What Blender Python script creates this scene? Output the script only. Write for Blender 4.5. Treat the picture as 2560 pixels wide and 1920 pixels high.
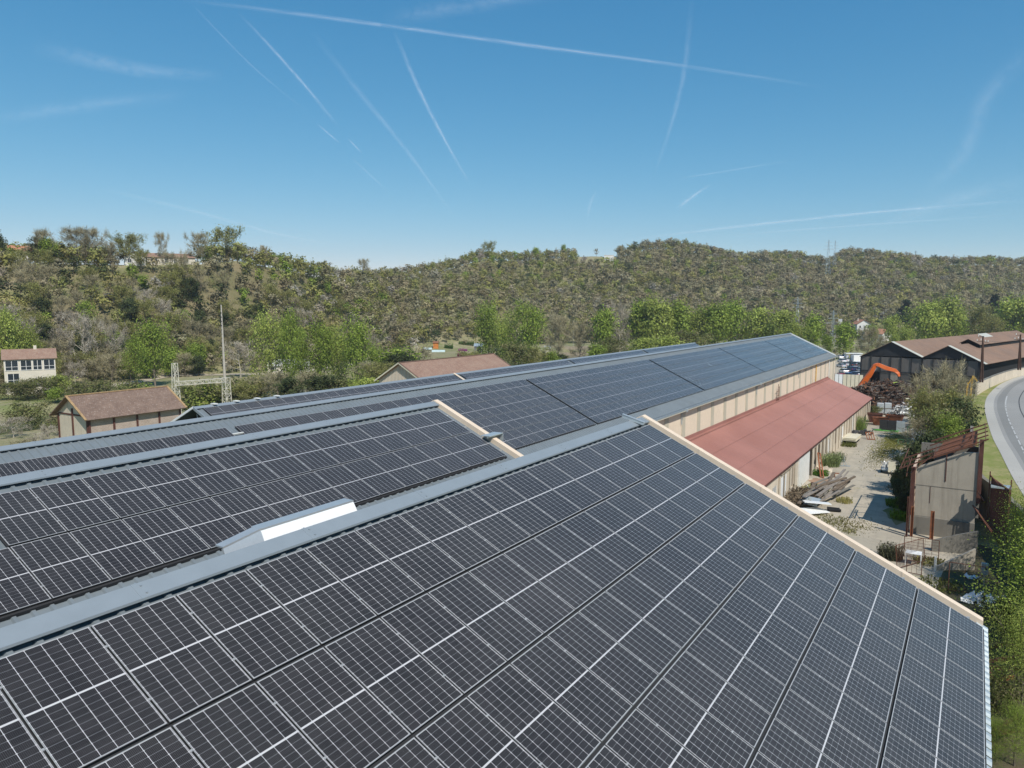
import bpy, math, random
import numpy as np
from mathutils import Vector, Matrix, noise
R = math.radians
rng = np.random.default_rng(7); random.seed(7)
scn = bpy.context.scene
COL = scn.collection
for o in list(bpy.data.objects): bpy.data.objects.remove(o)

# ------------------------------------------------------------------ camera
CAMZ = 20.3                                   # drone height above the yard
YAW, PITCH, ROLL, FPX = 0.5634, 0.1038, -0.003, 1835.7
cam_d = bpy.data.cameras.new("Camera"); cam = bpy.data.objects.new("Camera", cam_d); COL.objects.link(cam)
cam_d.sensor_width = 36.0; cam_d.lens = FPX / 2560 * 36.0
cam_d.clip_start = 0.3; cam_d.clip_end = 400000.0
cy, sy, cp, sp = math.cos(YAW), math.sin(YAW), math.cos(PITCH), math.sin(PITCH)
FWD = Vector((-sy*cp, cy*cp, -sp)); RT0 = Vector((cy, sy, 0)); UP0 = RT0.cross(FWD)
RT = math.cos(ROLL)*RT0 + math.sin(ROLL)*UP0; UP = -math.sin(ROLL)*RT0 + math.cos(ROLL)*UP0
m = Matrix((RT, UP, -FWD)).transposed().to_4x4(); m.translation = Vector((0, 0, CAMZ))
cam.matrix_world = m
scn.camera = cam
scn.render.resolution_x, scn.render.resolution_y = 1024, 768

# ------------------------------------------------------------------ sky, sun, exposure
SUN_AZ, SUN_EL = R(-32), R(49)                # azimuth measured from +X towards +Y
sdir = Vector((math.cos(SUN_AZ)*math.cos(SUN_EL), math.sin(SUN_AZ)*math.cos(SUN_EL), math.sin(SUN_EL)))
w = bpy.data.worlds.new("World"); scn.world = w; w.use_nodes = True
nt = w.node_tree; nt.nodes.clear()
sky = nt.nodes.new('ShaderNodeTexSky'); sky.sky_type = 'NISHITA'; sky.sun_disc = False
sky.sun_elevation = SUN_EL; sky.sun_rotation = R(90) - SUN_AZ
sky.altitude = 1500; sky.air_density = 1.0; sky.dust_density = 0.0; sky.ozone_density = 5.0
bg = nt.nodes.new('ShaderNodeBackground'); bg.inputs[1].default_value = 0.12
wo = nt.nodes.new('ShaderNodeOutputWorld')
# grade the clear-sky colour per channel: a deeper, softer blue as in the photograph
sep = nt.nodes.new('ShaderNodeSeparateColor'); cmb_ = nt.nodes.new('ShaderNodeCombineColor'); nt.links.new(sky.outputs[0], sep.inputs[0])
for ch, (k_, p_) in enumerate(((.47, 1.50), (1.27, .82), (2.03, .57))):
    pw_ = nt.nodes.new('ShaderNodeMath'); pw_.operation = 'POWER'; pw_.inputs[1].default_value = p_
    ml_ = nt.nodes.new('ShaderNodeMath'); ml_.operation = 'MULTIPLY'; ml_.inputs[1].default_value = k_
    nt.links.new(sep.outputs[ch], pw_.inputs[0]); nt.links.new(pw_.outputs[0], ml_.inputs[0]); nt.links.new(ml_.outputs[0], cmb_.inputs[ch])
nt.links.new(cmb_.outputs[0], bg.inputs[0]); nt.links.new(bg.outputs[0], wo.inputs[0])
sl = bpy.data.lights.new("Sun", 'SUN'); sl.energy = 5.0; sl.angle = R(0.53); sl.color = (1.0, 0.955, 0.88)
sun = bpy.data.objects.new("Sun", sl); COL.objects.link(sun)
sun.rotation_euler = sdir.to_track_quat('Z', 'Y').to_euler(); sun.location = (40, -30, 90)
scn.view_settings.view_transform = 'Standard'; scn.view_settings.look = 'None'
scn.view_settings.exposure = 0.0; scn.view_settings.gamma = 1.0
scn.cycles.max_bounces = 6; scn.cycles.transparent_max_bounces = 12

# ------------------------------------------------------------------ helpers
def G(px, py, z=0.0):
    """point at height z seen at photo pixel (2560x1920)"""
    d = RT*((px-1280)/FPX) - UP*((py-960)/FPX) + FWD
    t = (z - CAMZ)/d.z
    return Vector((d.x*t, d.y*t, z))
def DIR(px, py):
    d = RT*((px-1280)/FPX) - UP*((py-960)/FPX) + FWD
    return d
def AT(px, py, dist):
    d = DIR(px, py); h = math.hypot(d.x, d.y)
    return Vector((0, 0, CAMZ)) + d*(dist/h)

def tag(o, label=None, cat=None, group=None, kind=None):
    if label: o['label'] = label
    if cat: o['category'] = cat
    if group: o['group'] = group
    if kind: o['kind'] = kind
    return o
def thing(name, label, cat, loc=(0, 0, 0), rz=0.0, group=None):
    o = bpy.data.objects.new(name, None); COL.objects.link(o)
    o.location = loc; o.rotation_euler = (0, 0, rz); o.empty_display_size = 0.3
    return tag(o, label, cat, group)
def copy_tree(o, parent=None):
    c = o.copy(); COL.objects.link(c)
    if parent: c.parent = parent
    for ch in [k for k in bpy.data.objects if k.parent == o]: copy_tree(ch, c)
    return c

class MB:
    """collects faces of one mesh"""
    def __init__(s): s.v = []; s.f = []; s.uv = {}
    def face(s, pts, uv=None):
        n = len(s.v); s.v += [tuple(p) for p in pts]; s.f.append(tuple(range(n, n+len(pts))))
        if uv: s.uv[len(s.f)-1] = uv
        return s
    def hexa(s, p):          # 8 corners: 0-3 bottom ccw, 4-7 top ccw
        n = len(s.v); s.v += [tuple(q) for q in p]
        for f in ((3,2,1,0),(4,5,6,7),(0,1,5,4),(1,2,6,5),(2,3,7,6),(3,0,4,7)): s.f.append(tuple(n+i for i in f))
        return s
    def box(s, x0, x1, y0, y1, z0, z1):
        return s.hexa([(x0,y0,z0),(x1,y0,z0),(x1,y1,z0),(x0,y1,z0),(x0,y0,z1),(x1,y0,z1),(x1,y1,z1),(x0,y1,z1)])
    def obox(s, c, ax, ay, az):   # centre, half-axes
        c, ax, ay, az = map(Vector, (c, ax, ay, az))
        return s.hexa([c-ax-ay-az, c+ax-ay-az, c+ax+ay-az, c-ax+ay-az, c-ax-ay+az, c+ax-ay+az, c+ax+ay+az, c-ax+ay+az])
    def bar(s, a, b, w, h=None, up=(0,0,1)):   # rectangular bar from a to b
        a, b = Vector(a), Vector(b); d = b-a; h = w if h is None else h
        u = Vector(up); x = d.cross(u)
        if x.length < 1e-5: x = d.cross(Vector((1,0,0)))
        x.normalize(); y = x.cross(d).normalized()
        return s.obox((a+b)/2, x*(w/2), d/2, y*(h/2))
    def tube(s, a, b, r0, r1=None, n=8, cap=True):
        a, b = Vector(a), Vector(b); r1 = r0 if r1 is None else r1; d = (b-a).normalized()
        x = d.orthogonal().normalized(); y = d.cross(x); k = len(s.v)
        for p, r in ((a, r0), (b, r1)):
            for i in range(n):
                t = 2*math.pi*i/n; s.v.append(tuple(p + x*(r*math.cos(t)) + y*(r*math.sin(t))))
        for i in range(n):
            j = (i+1) % n; s.f.append((k+i, k+j, k+n+j, k+n+i))
        if cap: s.f.append(tuple(k+i for i in range(n-1,-1,-1))); s.f.append(tuple(k+n+i for i in range(n)))
        return s
    def prism(s, poly, a, b):     # extrude closed polygon (list of points) by vector b-a
        d = Vector(b)-Vector(a); n = len(poly); k = len(s.v)
        s.v += [tuple(Vector(p)+Vector(a)) for p in poly]; s.v += [tuple(Vector(p)+Vector(b)) for p in poly]
        s.f.append(tuple(k+i for i in range(n-1,-1,-1))); s.f.append(tuple(k+n+i for i in range(n)))
        for i in range(n):
            j = (i+1) % n; s.f.append((k+i, k+j, k+n+j, k+n+i))
        return s
    def build(s, name, mat, parent=None, bevel=0, fix=True):
        me = bpy.data.meshes.new(name); me.from_pydata(s.v, [], s.f); me.update()
        if fix:
            import bmesh
            bm = bmesh.new(); bm.from_mesh(me)
            bmesh.ops.recalc_face_normals(bm, faces=bm.faces); bm.to_mesh(me); bm.free()
        if s.uv:
            l = me.uv_layers.new(name="UVMap")
            for fi, uv in s.uv.items():
                for k, li in enumerate(me.polygons[fi].loop_indices): l.data[li].uv = uv[k]
        me.materials.append(mat)
        o = bpy.data.objects.new(name, me); COL.objects.link(o)
        if parent: o.parent = parent
        if bevel:
            b = o.modifiers.new("bevel", 'BEVEL'); b.width = bevel; b.segments = 2; b.limit_method = 'ANGLE'
        return o

# ------------------------------------------------------------------ materials
class N:
    def __init__(s, name):
        s.m = bpy.data.materials.new(name); s.m.use_nodes = True; s.t = s.m.node_tree; s.t.nodes.clear()
        s.out = s.n('ShaderNodeOutputMaterial')
    def n(s, ty, **kw):
        x = s.t.nodes.new(ty)
        for k, v in kw.items(): setattr(x, k, v)
        return x
    def l(s, a, b): s.t.links.new(a, b)
    def val(s, sock, v):
        if hasattr(v, 'is_linked') or isinstance(v, bpy.types.NodeSocket): s.l(v, sock)
        else: sock.default_value = v
    def math(s, op, a, b=0.0, c=None):
        x = s.n('ShaderNodeMath', operation=op); s.val(x.inputs[0], a); s.val(x.inputs[1], b)
        if c is not None: s.val(x.inputs[2], c)
        return x.outputs[0]
    def mix(s, f, a, b, bt='MIX'):
        x = s.n('ShaderNodeMix', data_type='RGBA', blend_type=bt); s.val(x.inputs[0], f)
        for i, v in ((6, a), (7, b)):
            if isinstance(v, (tuple, list)): x.inputs[i].default_value = (*v[:3], 1)
            else: s.l(v, x.inputs[i])
        return x.outputs[2]
    def noise(s, scale, detail=4, rough=.6, vec=None, dist=0.0):
        x = s.n('ShaderNodeTexNoise'); x.inputs['Scale'].default_value = scale; x.inputs['Detail'].default_value = detail
        x.inputs['Roughness'].default_value = rough; x.inputs['Distortion'].default_value = dist
        if vec is not None: s.l(vec, x.inputs['Vector'])
        return x.outputs[0]
    def ramp(s, f, *stops):
        x = s.n('ShaderNodeValToRGB'); e = x.color_ramp.elements
        while len(e) < len(stops): e.new(0.5)
        for q, (p, c) in zip(e, stops):
            q.position = p; q.color = (*c, 1) if isinstance(c, tuple) else (c, c, c, 1)
        s.l(f, x.inputs[0]); return x.outputs[0]
    def pos(s, obj=True):
        return s.n('ShaderNodeTexCoord').outputs['Object'] if obj else s.n('ShaderNodeNewGeometry').outputs['Position']
    def scale(s, vec, sx, sy_, sz):
        x = s.n('ShaderNodeMapping'); x.inputs['Scale'].default_value = (sx, sy_, sz); s.l(vec, x.inputs[0]); return x.outputs[0]
    def bsdf(s, col, rough=.6, metal=0.0, spec=.5, bump=None, bs=.3, bd=.02):
        b = s.n('ShaderNodeBsdfPrincipled')
        if isinstance(col, (tuple, list)): b.inputs['Base Color'].default_value = (*col[:3], 1)
        else: s.l(col, b.inputs['Base Color'])
        s.val(b.inputs['Roughness'], rough); b.inputs['Metallic'].default_value = metal
        b.inputs['Specular IOR Level'].default_value = spec
        if bump is not None:
            u = s.n('ShaderNodeBump'); u.inputs['Strength'].default_value = bs; u.inputs['Distance'].default_value = bd
            s.l(bump, u.inputs['Height']); s.l(u.outputs[0], b.inputs['Normal'])
        s.l(b.outputs[0], s.out.inputs[0]); return s.m

def simple(name, col, rough=.6, metal=0.0, var=.25, sc=2.0, spec=.4, bs=.15, col2=None, world=True):
    """base colour with two scales of wear"""
    n = N(name); p = n.pos(not world)
    a = n.noise(sc, 6, .65, p); b = n.noise(sc*9, 3, .6, p)
    c2 = col2 or tuple(c*(1-var) for c in col)
    c = n.mix(n.ramp(a, (.35, 0.0), (.68, 1.0)), col, c2)
    c = n.mix(n.math('MULTIPLY', b, .35), c, tuple(x*.6 for x in c2))
    return n.bsdf(c, rough, metal, spec, b, bs, .02)

M = {}
M['flash'] = simple('painted_flashing', (.24, .275, .300), .45, 0, .10, .35, .5, .04)
M['sheet'] = simple('ribbed_sheet', (.18, .208, .225), .55, 0, .16, .5, .35, .05)
M['beige_trim'] = simple('beige_trim', (.76, .61, .46), .5, 0, .08, .6, .4, .03)
M['beige_wall'] = simple('beige_cladding', (.76, .63, .48), .6, 0, .06, .25, .3, .03)
M['grey_strip'] = simple('grey_strip', (.52, .47, .36), .7, 0, .12, .8)
M['alu'] = simple('aluminium', (.62, .62, .60), .35, .55, .08, 3.0, .5, .02)
M['white_sheet'] = simple('white_sheet', (.84, .84, .82), .45, 0, .06, .8, .5, .02)
M['galv'] = simple('galvanised', (.50, .56, .58), .4, .35, .15, 2.0)
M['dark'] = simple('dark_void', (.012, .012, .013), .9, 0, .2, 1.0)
M['rust'] = simple('rusty_steel', (.17, .075, .048), .85, 0, .5, 3.0, .2, .3, col2=(.09, .045, .033))
M['rust_or'] = simple('orange_rust', (.32, .125, .058), .85, 0, .5, 2.5, .2, .3, col2=(.19, .075, .04))
M['oldwood'] = simple('old_wood', (.23, .18, .135), .9, 0, .5, 4.0, .1, .3)
M['greywood'] = simple('grey_planks', (.33, .29, .25), .9, 0, .45, 3.0, .1, .3)
M['white_paint'] = simple('white_paint', (.78, .77, .72), .55, 0, .12, 1.5)
M['cream_sheet'] = simple('cream_board', (.72, .66, .50), .6, 0, .15, 1.0)
M['black_rubber'] = simple('black_rubber', (.02, .02, .022), .6, 0, .2, 3.0)
M['orange'] = simple('orange_paint', (.78, .16, .025), .4, 0, .16, .7, .5, .04)
M['yellow'] = simple('yellow_paint', (.75, .42, .04), .5, 0, .2, 1.0)
M['green_paint'] = simple('green_paint', (.05, .22, .09), .5, 0, .3, 1.0)
M['blue_paint'] = simple('blue_paint', (.06, .17, .38), .45, 0, .2, 1.0)
M['concrete_pole'] = simple('pole_concrete', (.50, .46, .40), .9, 0, .2, 1.5)
M['white_lattice'] = simple('pale_lattice', (.66, .62, .52), .7, 0, .25, 2.0)
M['glass'] = simple('window_glass', (.03, .04, .05), .12, 0, .2, .5, .8, .0)
M['glass_car'] = simple('car_glass', (.02, .025, .03), .06, 0, .2, .5, .8, .0)
M['render'] = simple('pale_render', (.66, .60, .49), .85, 0, .12, .4)
M['render_w'] = simple('white_render', (.78, .76, .72), .8, 0, .08, .4)
M['stone'] = simple('old_stone', (.42, .35, .26), .9, 0, .35, 1.2, .2, .5)
M['plaster_pink'] = simple('pinkish_plaster', (.60, .45, .34), .85, 0, .1, .5)
M['pink_flower'] = simple('pink_flowers', (.55, .12, .38), .8, 0, .4, 3.0)
M['plastic_cover'] = simple('pale_plastic_cover', (.55, .68, .68), .4, 0, .2, .6)
M['orange_wood'] = simple('orange_wood', (.65, .23, .05), .7, 0, .2, 1.0)
M['grey_wood'] = simple('grey_shed_boards', (.20, .20, .20), .85, 0, .35, 1.5)
M['wire'] = simple('dark_wire', (.05, .05, .05), .5, .3, .1, 1)
M['pole_wood'] = simple('creosoted_wood', (.085, .045, .032), .9, 0, .4, 1.5)
M['insul'] = simple('white_insulator', (.75, .75, .72), .3, 0, .1, 1)
M['redlight'] = simple('red_lens', (.5, .02, .02), .25, 0, .1, 1)
M['ruststreak'] = simple('brown_steel', (.13, .058, .045), .8, 0, .4, 1.2, .2, .2)
M['lime'] = simple('lime_plastic', (.45, .62, .08), .5, 0, .15, 1)
M['bark'] = simple('bark', (.14, .115, .085), .95, 0, .4, 2.0, .1, .5)
M['bark_pale'] = simple('pale_bark', (.34, .30, .24), .95, 0, .35, 2.0, .1, .5)

# solar cells: u across 1.134 m, v down 1.722 m
def cells():
    n = N('solar_cells'); uv = n.n('ShaderNodeTexCoord').outputs['UV']
    s = n.n('ShaderNodeSeparateXYZ'); n.l(uv, s.inputs[0]); u, v = s.outputs[0], s.outputs[1]
    W, Hh, e = 1.124, 1.752, .015
    cu = (W-2*e)/6; half = (Hh-2*e-.018)/2; cv = half/9
    # distance to nearest column line
    fu = n.math('PINGPONG', n.math('SUBTRACT', u, e), cu/2)
    fu = n.math('SUBTRACT', fu, 0.0)
    lu = n.math('LESS_THAN', fu, .0034)
    # mirrored v about the middle gap
    vm = n.math('ABSOLUTE', n.math('SUBTRACT', v, Hh/2))
    vm = n.math('SUBTRACT', vm, .009)
    mid = n.math('LESS_THAN', vm, .004)
    fv = n.math('PINGPONG', vm, cv/2)
    lv = n.math('LESS_THAN', fv, .0016)
    # bright diamonds where the bevelled cell corners meet
    dm = n.math('LESS_THAN', n.math('ADD', fu, n.math('MULTIPLY', fv, 1.0)), .011)
    # outer border
    bu = n.math('LESS_THAN', n.math('MINIMUM', u, n.math('SUBTRACT', W, u)), .007)
    bv = n.math('LESS_THAN', n.math('MINIMUM', v, n.math('SUBTRACT', Hh, v)), e+.001)
    line = n.math('MAXIMUM', n.math('MAXIMUM', lu, dm), n.math('MAXIMUM', mid, n.math('MAXIMUM', bu, bv)))
    # cell tint varies slightly from cell to cell and panel to panel
    wn = n.n('ShaderNodeTexWhiteNoise', noise_dimensions='3D')
    cmb = n.n('ShaderNodeCombineXYZ')
    n.l(n.math('FLOOR', n.math('DIVIDE', n.math('SUBTRACT', u, e), cu)), cmb.inputs[0])
    n.l(n.math('FLOOR', n.math('DIVIDE', v, cv)), cmb.inputs[1])
    oi = n.n('ShaderNodeObjectInfo'); n.l(n.math('MULTIPLY', oi.outputs['Random'], 99.0), cmb.inputs[2])
    n.l(cmb.outputs[0], wn.inputs['Vector'])
    base = n.mix(wn.outputs['Value'], (.0115, .0095, .0095), (.020, .017, .0175))
    base = n.mix(n.math('MULTIPLY', oi.outputs['Random'], .5), base, (.013, .012, .012))
    # faint busbars
    bb = n.math('LESS_THAN', n.math('PINGPONG', u, cu/20), .0011)
    base = n.mix(n.math('MULTIPLY', bb, .22), base, (.30, .30, .31))
    # dust film lying on the glass
    g = n.pos(False)
    dust = n.ramp(n.math('ADD', n.math('MULTIPLY', n.noise(.12, 3, .6, g), .6), n.math('MULTIPLY', n.noise(1.3, 5, .7, g), .4)), (.38, 0.0), (.66, 1.0))
    base = n.mix(n.math('MULTIPLY', dust, .055), base, (.36, .335, .30))
    spk = n.ramp(n.noise(38, 2, .5, g), (.70, 0.0), (.78, 1.0))
    base = n.mix(n.math('MULTIPLY', spk, .06), base, (.5, .48, .44))
    base = n.mix(n.math('MULTIPLY', lv, .34), base, (.62, .62, .64))
    base = n.mix(n.math('MULTIPLY', line, .74), base, (.64, .62, .62))
    rough = n.math('ADD', n.math('MULTIPLY', dust, .12), .16)
    n.bsdf(base, rough, 0, .27)
    for q_ in n.t.nodes:
        if q_.type == 'BSDF_PRINCIPLED':      # thin dust bloom on the glass
            q_.inputs['Sheen Weight'].default_value = .30; q_.inputs['Sheen Roughness'].default_value = .45; q_.inputs['Sheen Tint'].default_value = (.85, .82, .78, 1)
    return n.m
M['cells'] = cells()
M['frame'] = simple('panel_frame', (.46, .455, .44), .35, .35, .08, 3.0, .5, .02)
M['edge_gap_shade'] = simple('panel_edge_and_gap_shade', (.03, .03, .032), .7, 0, .2, 2)  # dark panel sides and rails, also the painted shade in the gaps

def red_roof_mat():
    n = N('red_ribbed_roof'); p = n.pos(False)
    a = n.noise(.12, 5, .6, p); b = n.noise(3, 4, .6, p)
    c = n.mix(n.ramp(a, (.35, 0.0), (.7, 1.0)), (.27, .112, .086), (.35, .158, .125))
    sk = n.noise(1.0, 5, .7, n.scale(p, .12, 1.3, .12)); c = n.mix(n.ramp(sk, (.52, 0.0), (.75, .45)), c, (.22, .105, .085))
    c = n.mix(n.math('MULTIPLY', b, .22), c, (.42, .23, .19))
    return n.bsdf(c, .5, 0, .45)
M['red_roof'] = red_roof_mat()
def tile_mat(name, c1, c2, c3, row=.33, colw=.25):
    n = N(name); uv = n.n('ShaderNodeTexCoord').outputs['UV']
    br = n.n('ShaderNodeTexBrick'); n.l(uv, br.inputs['Vector']); br.inputs['Scale'].default_value = 1
    br.inputs['Brick Width'].default_value = colw; br.inputs['Row Height'].default_value = row
    br.inputs['Mortar Size'].default_value = .018; br.inputs['Mortar Smooth'].default_value = .4
    br.inputs['Color1'].default_value = (*c1, 1); br.inputs['Color2'].default_value = (*c2, 1)
    br.inputs['Mortar'].default_value = (*[x*.45 for x in c1], 1)
    a = n.noise(.5, 6, .7, uv); b = n.noise(3.2, 5, .7, uv)
    c = n.mix(n.ramp(a, (.42, 0.0), (.7, .65)), br.outputs[0], c3)
    c = n.mix(n.ramp(b, (.56, 0.0), (.72, .75)), c, (.46, .40, .34))
    return n.bsdf(c, .9, 0, .2, br.outputs['Fac'], -.6, .03)
M['tile_brown'] = tile_mat('brown_tiles', (.205, .138, .105), (.165, .112, .088), (.27, .19, .145))
M['tile_pink'] = tile_mat('faded_red_tiles', (.30, .185, .135), (.25, .155, .115), (.33, .23, .17))
M['tile_orange'] = tile_mat('orange_tiles', (.50, .22, .12), (.44, .19, .11), (.42, .25, .17))
M['tile_edge'] = simple('lichen_tiles', (.46, .30, .15), .9, 0, .4, 3)
def fibro(name, c1, c2):
    n = N(name); p = n.pos(False)
    a = n.noise(.09, 6, .65, p); b = n.noise(.9, 5, .7, p)
    c = n.mix(n.ramp(a, (.38, 0.0), (.66, 1.0)), c1, c2)
    c = n.mix(n.ramp(b, (.45, 0.0), (.75, .5)), c, tuple(x*.6 for x in c1))
    st = n.noise(.5, 4, .6, n.scale(p, .3, 3, .3)); c = n.mix(n.ramp(st, (.5, 0.0), (.8, .35)), c, (.34, .27, .22))
    return n.bsdf(c, .9, 0, .2)
M['fibro'] = fibro('weathered_brown_roof', (.245, .155, .108), (.19, .128, .095))
M['fibro_pale'] = simple('pale_new_sheets', (.50, .50, .44), .8, 0, .15, .5)
M['darkclad'] = simple('dark_cladding', (.030, .031, .034), .8, 0, .35, .6)
def conc_panel(name, base, st):
    n = N(name); p = n.pos(False)
    a = n.noise(.35, 6, .7, p); b = n.noise(2.5, 5, .7, p)
    streak = n.noise(1.4, 5, .7, n.scale(p, 1.6, 1.6, .12))
    c = n.mix(n.ramp(a, (.35, 0.0), (.7, 1.0)), base, tuple(x*.8 for x in base))
    c = n.mix(n.ramp(streak, (.5, 0.0), (.78, .7)), c, st)
    c = n.mix(n.math('MULTIPLY', b, .3), c, tuple(x*.6 for x in base))
    return n.bsdf(c, .9, 0, .2, b, .25, .03)
M['conc'] = conc_panel('grey_concrete_panels', (.42, .375, .305), (.22, .19, .15))
M['conc_dark'] = conc_panel('stained_concrete', (.22, .205, .175), (.09, .082, .07))
M['conc_pale'] = conc_panel('pale_yard_wall', (.64, .55, .43), (.40, .33, .25))
M['shedpanel'] = conc_panel('sooty_panels', (.165, .15, .135), (.085, .075, .065))
def brick_mat(name, c1, c2, mort):
    n = N(name); uv = n.n('ShaderNodeTexCoord').outputs['UV']
    br = n.n('ShaderNodeTexBrick'); n.l(uv, br.inputs['Vector']); br.inputs['Scale'].default_value = 1
    br.inputs['Brick Width'].default_value = .42; br.inputs['Row Height'].default_value = .21
    br.inputs['Mortar Size'].default_value = .018
    br.inputs['Color1'].default_value = (*c1, 1); br.inputs['Color2'].default_value = (*c2, 1); br.inputs['Mortar'].default_value = (*mort, 1)
    a = n.noise(.6, 6, .7, uv); c = n.mix(n.ramp(a, (.4, 0.0), (.75, .6)), br.outputs[0], tuple(x*.62 for x in c1))
    return n.bsdf(c, .9, 0, .2, br.outputs['Fac'], -.5, .02)
M['block'] = brick_mat('pale_blockwork', (.42, .33, .27), (.36, .28, .23), (.50, .44, .38))

# foliage: colour carried per leaf in the mesh, shaded by one material
def leaf_mat(name, tint=(1, 1, 1), trans=.35, rnd=.3):
    n = N(name); at = n.n('ShaderNodeAttribute', attribute_name='Col')
    oi = n.n('ShaderNodeObjectInfo')
    c = n.mix(1.0, at.outputs['Color'], tint, 'MULTIPLY')
    f = n.math('ADD', n.math('MULTIPLY', oi.outputs['Random'], rnd), 1-rnd/2)
    hs = n.n('ShaderNodeHueSaturation'); n.l(c, hs.inputs['Color']); n.l(f, hs.inputs['Value'])
    d = n.n('ShaderNodeBsdfDiffuse'); n.l(hs.outputs[0], d.inputs[0])
    t = n.n('ShaderNodeBsdfTranslucent'); n.l(hs.outputs[0], t.inputs[0])
    mx = n.n('ShaderNodeMixShader'); mx.inputs[0].default_value = trans
    n.l(d.outputs[0], mx.inputs[1]); n.l(t.outputs[0], mx.inputs[2]); n.l(mx.outputs[0], n.out.inputs[0])
    return n.m
M['leaf'] = leaf_mat('foliage')
M['twig'] = leaf_mat('twigs', trans=.0)

def ground_mat():
    n = N('valley_ground'); p = n.pos(False)
    a = n.noise(.016, 6, .65, p); b = n.noise(.11, 6, .7, p); c3 = n.noise(1.1, 5, .7, p); f = n.noise(7, 3, .6, p)
    c = n.mix(n.ramp(a, (.42, 0.0), (.60, 1.0)), (.29, .26, .15), (.20, .235, .075))
    c = n.mix(n.ramp(b, (.44, 0.0), (.62, 1.0)), c, (.38, .32, .21))
    c = n.mix(n.ramp(c3, (.5, 0.0), (.72, .8)), c, (.095, .14, .032))
    c = n.mix(n.math('MULTIPLY', f, .35), c, (.07, .07, .035))
    # brown leaf litter on steep ground
    g = n.n('ShaderNodeNewGeometry'); s = n.n('ShaderNodeSeparateXYZ'); n.l(g.outputs['Normal'], s.inputs[0])
    steep = n.ramp(s.outputs[2], (.84, 1.0), (.96, 0.0))
    litter = n.mix(n.ramp(n.noise(.06, 5, .7, p), (.4, 0.0), (.6, 1.0)), (.20, .165, .095), (.135, .13, .06))
    c = n.mix(steep, c, litter)
    return n.bsdf(c, .95, 0, .1, c3, .4, .3)
M['ground'] = ground_mat()
def grass_mat(name, c1, c2, c3):
    n = N(name); p = n.pos(False)
    a = n.noise(.35, 6, .7, p); b = n.noise(2.5, 5, .7, p); f = n.noise(14, 3, .6, p)
    c = n.mix(n.ramp(a, (.42, 0.0), (.6, 1.0)), c1, c2)
    c = n.mix(n.ramp(b, (.5, 0.0), (.68, .8)), c, c3)
    c = n.mix(n.math('MULTIPLY', f, .4), c, tuple(x*.5 for x in c1))
    return n.bsdf(c, .95, 0, .1, f, .6, .06)
M['verge'] = grass_mat('verge_grass', (.22, .24, .07), (.36, .31, .15), (.15, .21, .045))
M['weeds'] = grass_mat('yard_weeds', (.20, .20, .075), (.30, .27, .14), (.14, .19, .04))
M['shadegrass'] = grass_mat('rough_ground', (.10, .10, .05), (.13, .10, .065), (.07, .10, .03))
def yard_mat():
    n = N('yard_concrete'); p = n.pos(False)
    a = n.noise(.10, 6, .65, p); b = n.noise(.7, 6, .7, p); f = n.noise(9, 3, .6, p)
    c = n.mix(n.ramp(a, (.38, 0.0), (.62, 1.0)), (.49, .42, .315), (.34, .30, .235))
    c = n.mix(n.ramp(b, (.47, 0.0), (.70, .8)), c, (.27, .235, .185))
    tr_ = n.noise(1.0, 5, .7, n.scale(p, 1.5, .07, 1)); c = n.mix(n.ramp(tr_, (.52, 0.0), (.66, .55)), c, (.27, .245, .20))
    c = n.mix(n.ramp(n.noise(.22, 5, .7, p), (.60, 0.0), (.70, .7)), c, (.20, .19, .075))
    vo = n.n('ShaderNodeTexVoronoi', feature='DISTANCE_TO_EDGE'); vo.inputs['Scale'].default_value = .22
    n.l(n.scale(p, 1, .7, 1), vo.inputs['Vector'])
    c = n.mix(n.math('MULTIPLY', n.ramp(vo.outputs['Distance'], (.0, .8), (.010, 0.0)), n.ramp(a, (.4, 0.0), (.6, .6))), c, (.16, .15, .10))
    c = n.mix(n.math('MULTIPLY', f, .2), c, (.5, .45, .36))
    return n.bsdf(c, .9, 0, .15, b, .2, .03)
M['yard'] = yard_mat()
def road_mat(name, base):
    n = N(name); p = n.pos(False)
    a = n.noise(.05, 5, .6, p); b = n.noise(.5, 5, .7, p); f = n.noise(30, 2, .6, p)
    c = n.mix(n.ramp(a, (.4, 0.0), (.62, 1.0)), base, tuple(x*.88 for x in base))
    c = n.mix(n.ramp(b, (.5, 0.0), (.8, .35)), c, tuple(x*.7 for x in base))
    c = n.mix(n.math('MULTIPLY', f, .25), c, tuple(x*1.3 for x in base))
    return n.bsdf(c, .85, 0, .25)
M['road'] = road_mat('road_asphalt', (.285, .275, .255))
M['shoulder'] = road_mat('pale_shoulder', (.40, .38, .34))
M['tar'] = road_mat('tar_seam', (.07, .07, .07))
M['gravel'] = road_mat('pale_gravel', (.42, .36, .27))
def water_mat():
    n = N('river_water'); p = n.pos(False)
    a = n.noise(1.2, 4, .6, p); c = n.mix(n.noise(.05, 3, .5, p), (.035, .050, .022), (.06, .075, .035))
    return n.bsdf(c, .12, 0, .5, a, .15, .05)
M['water'] = water_mat()

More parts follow.
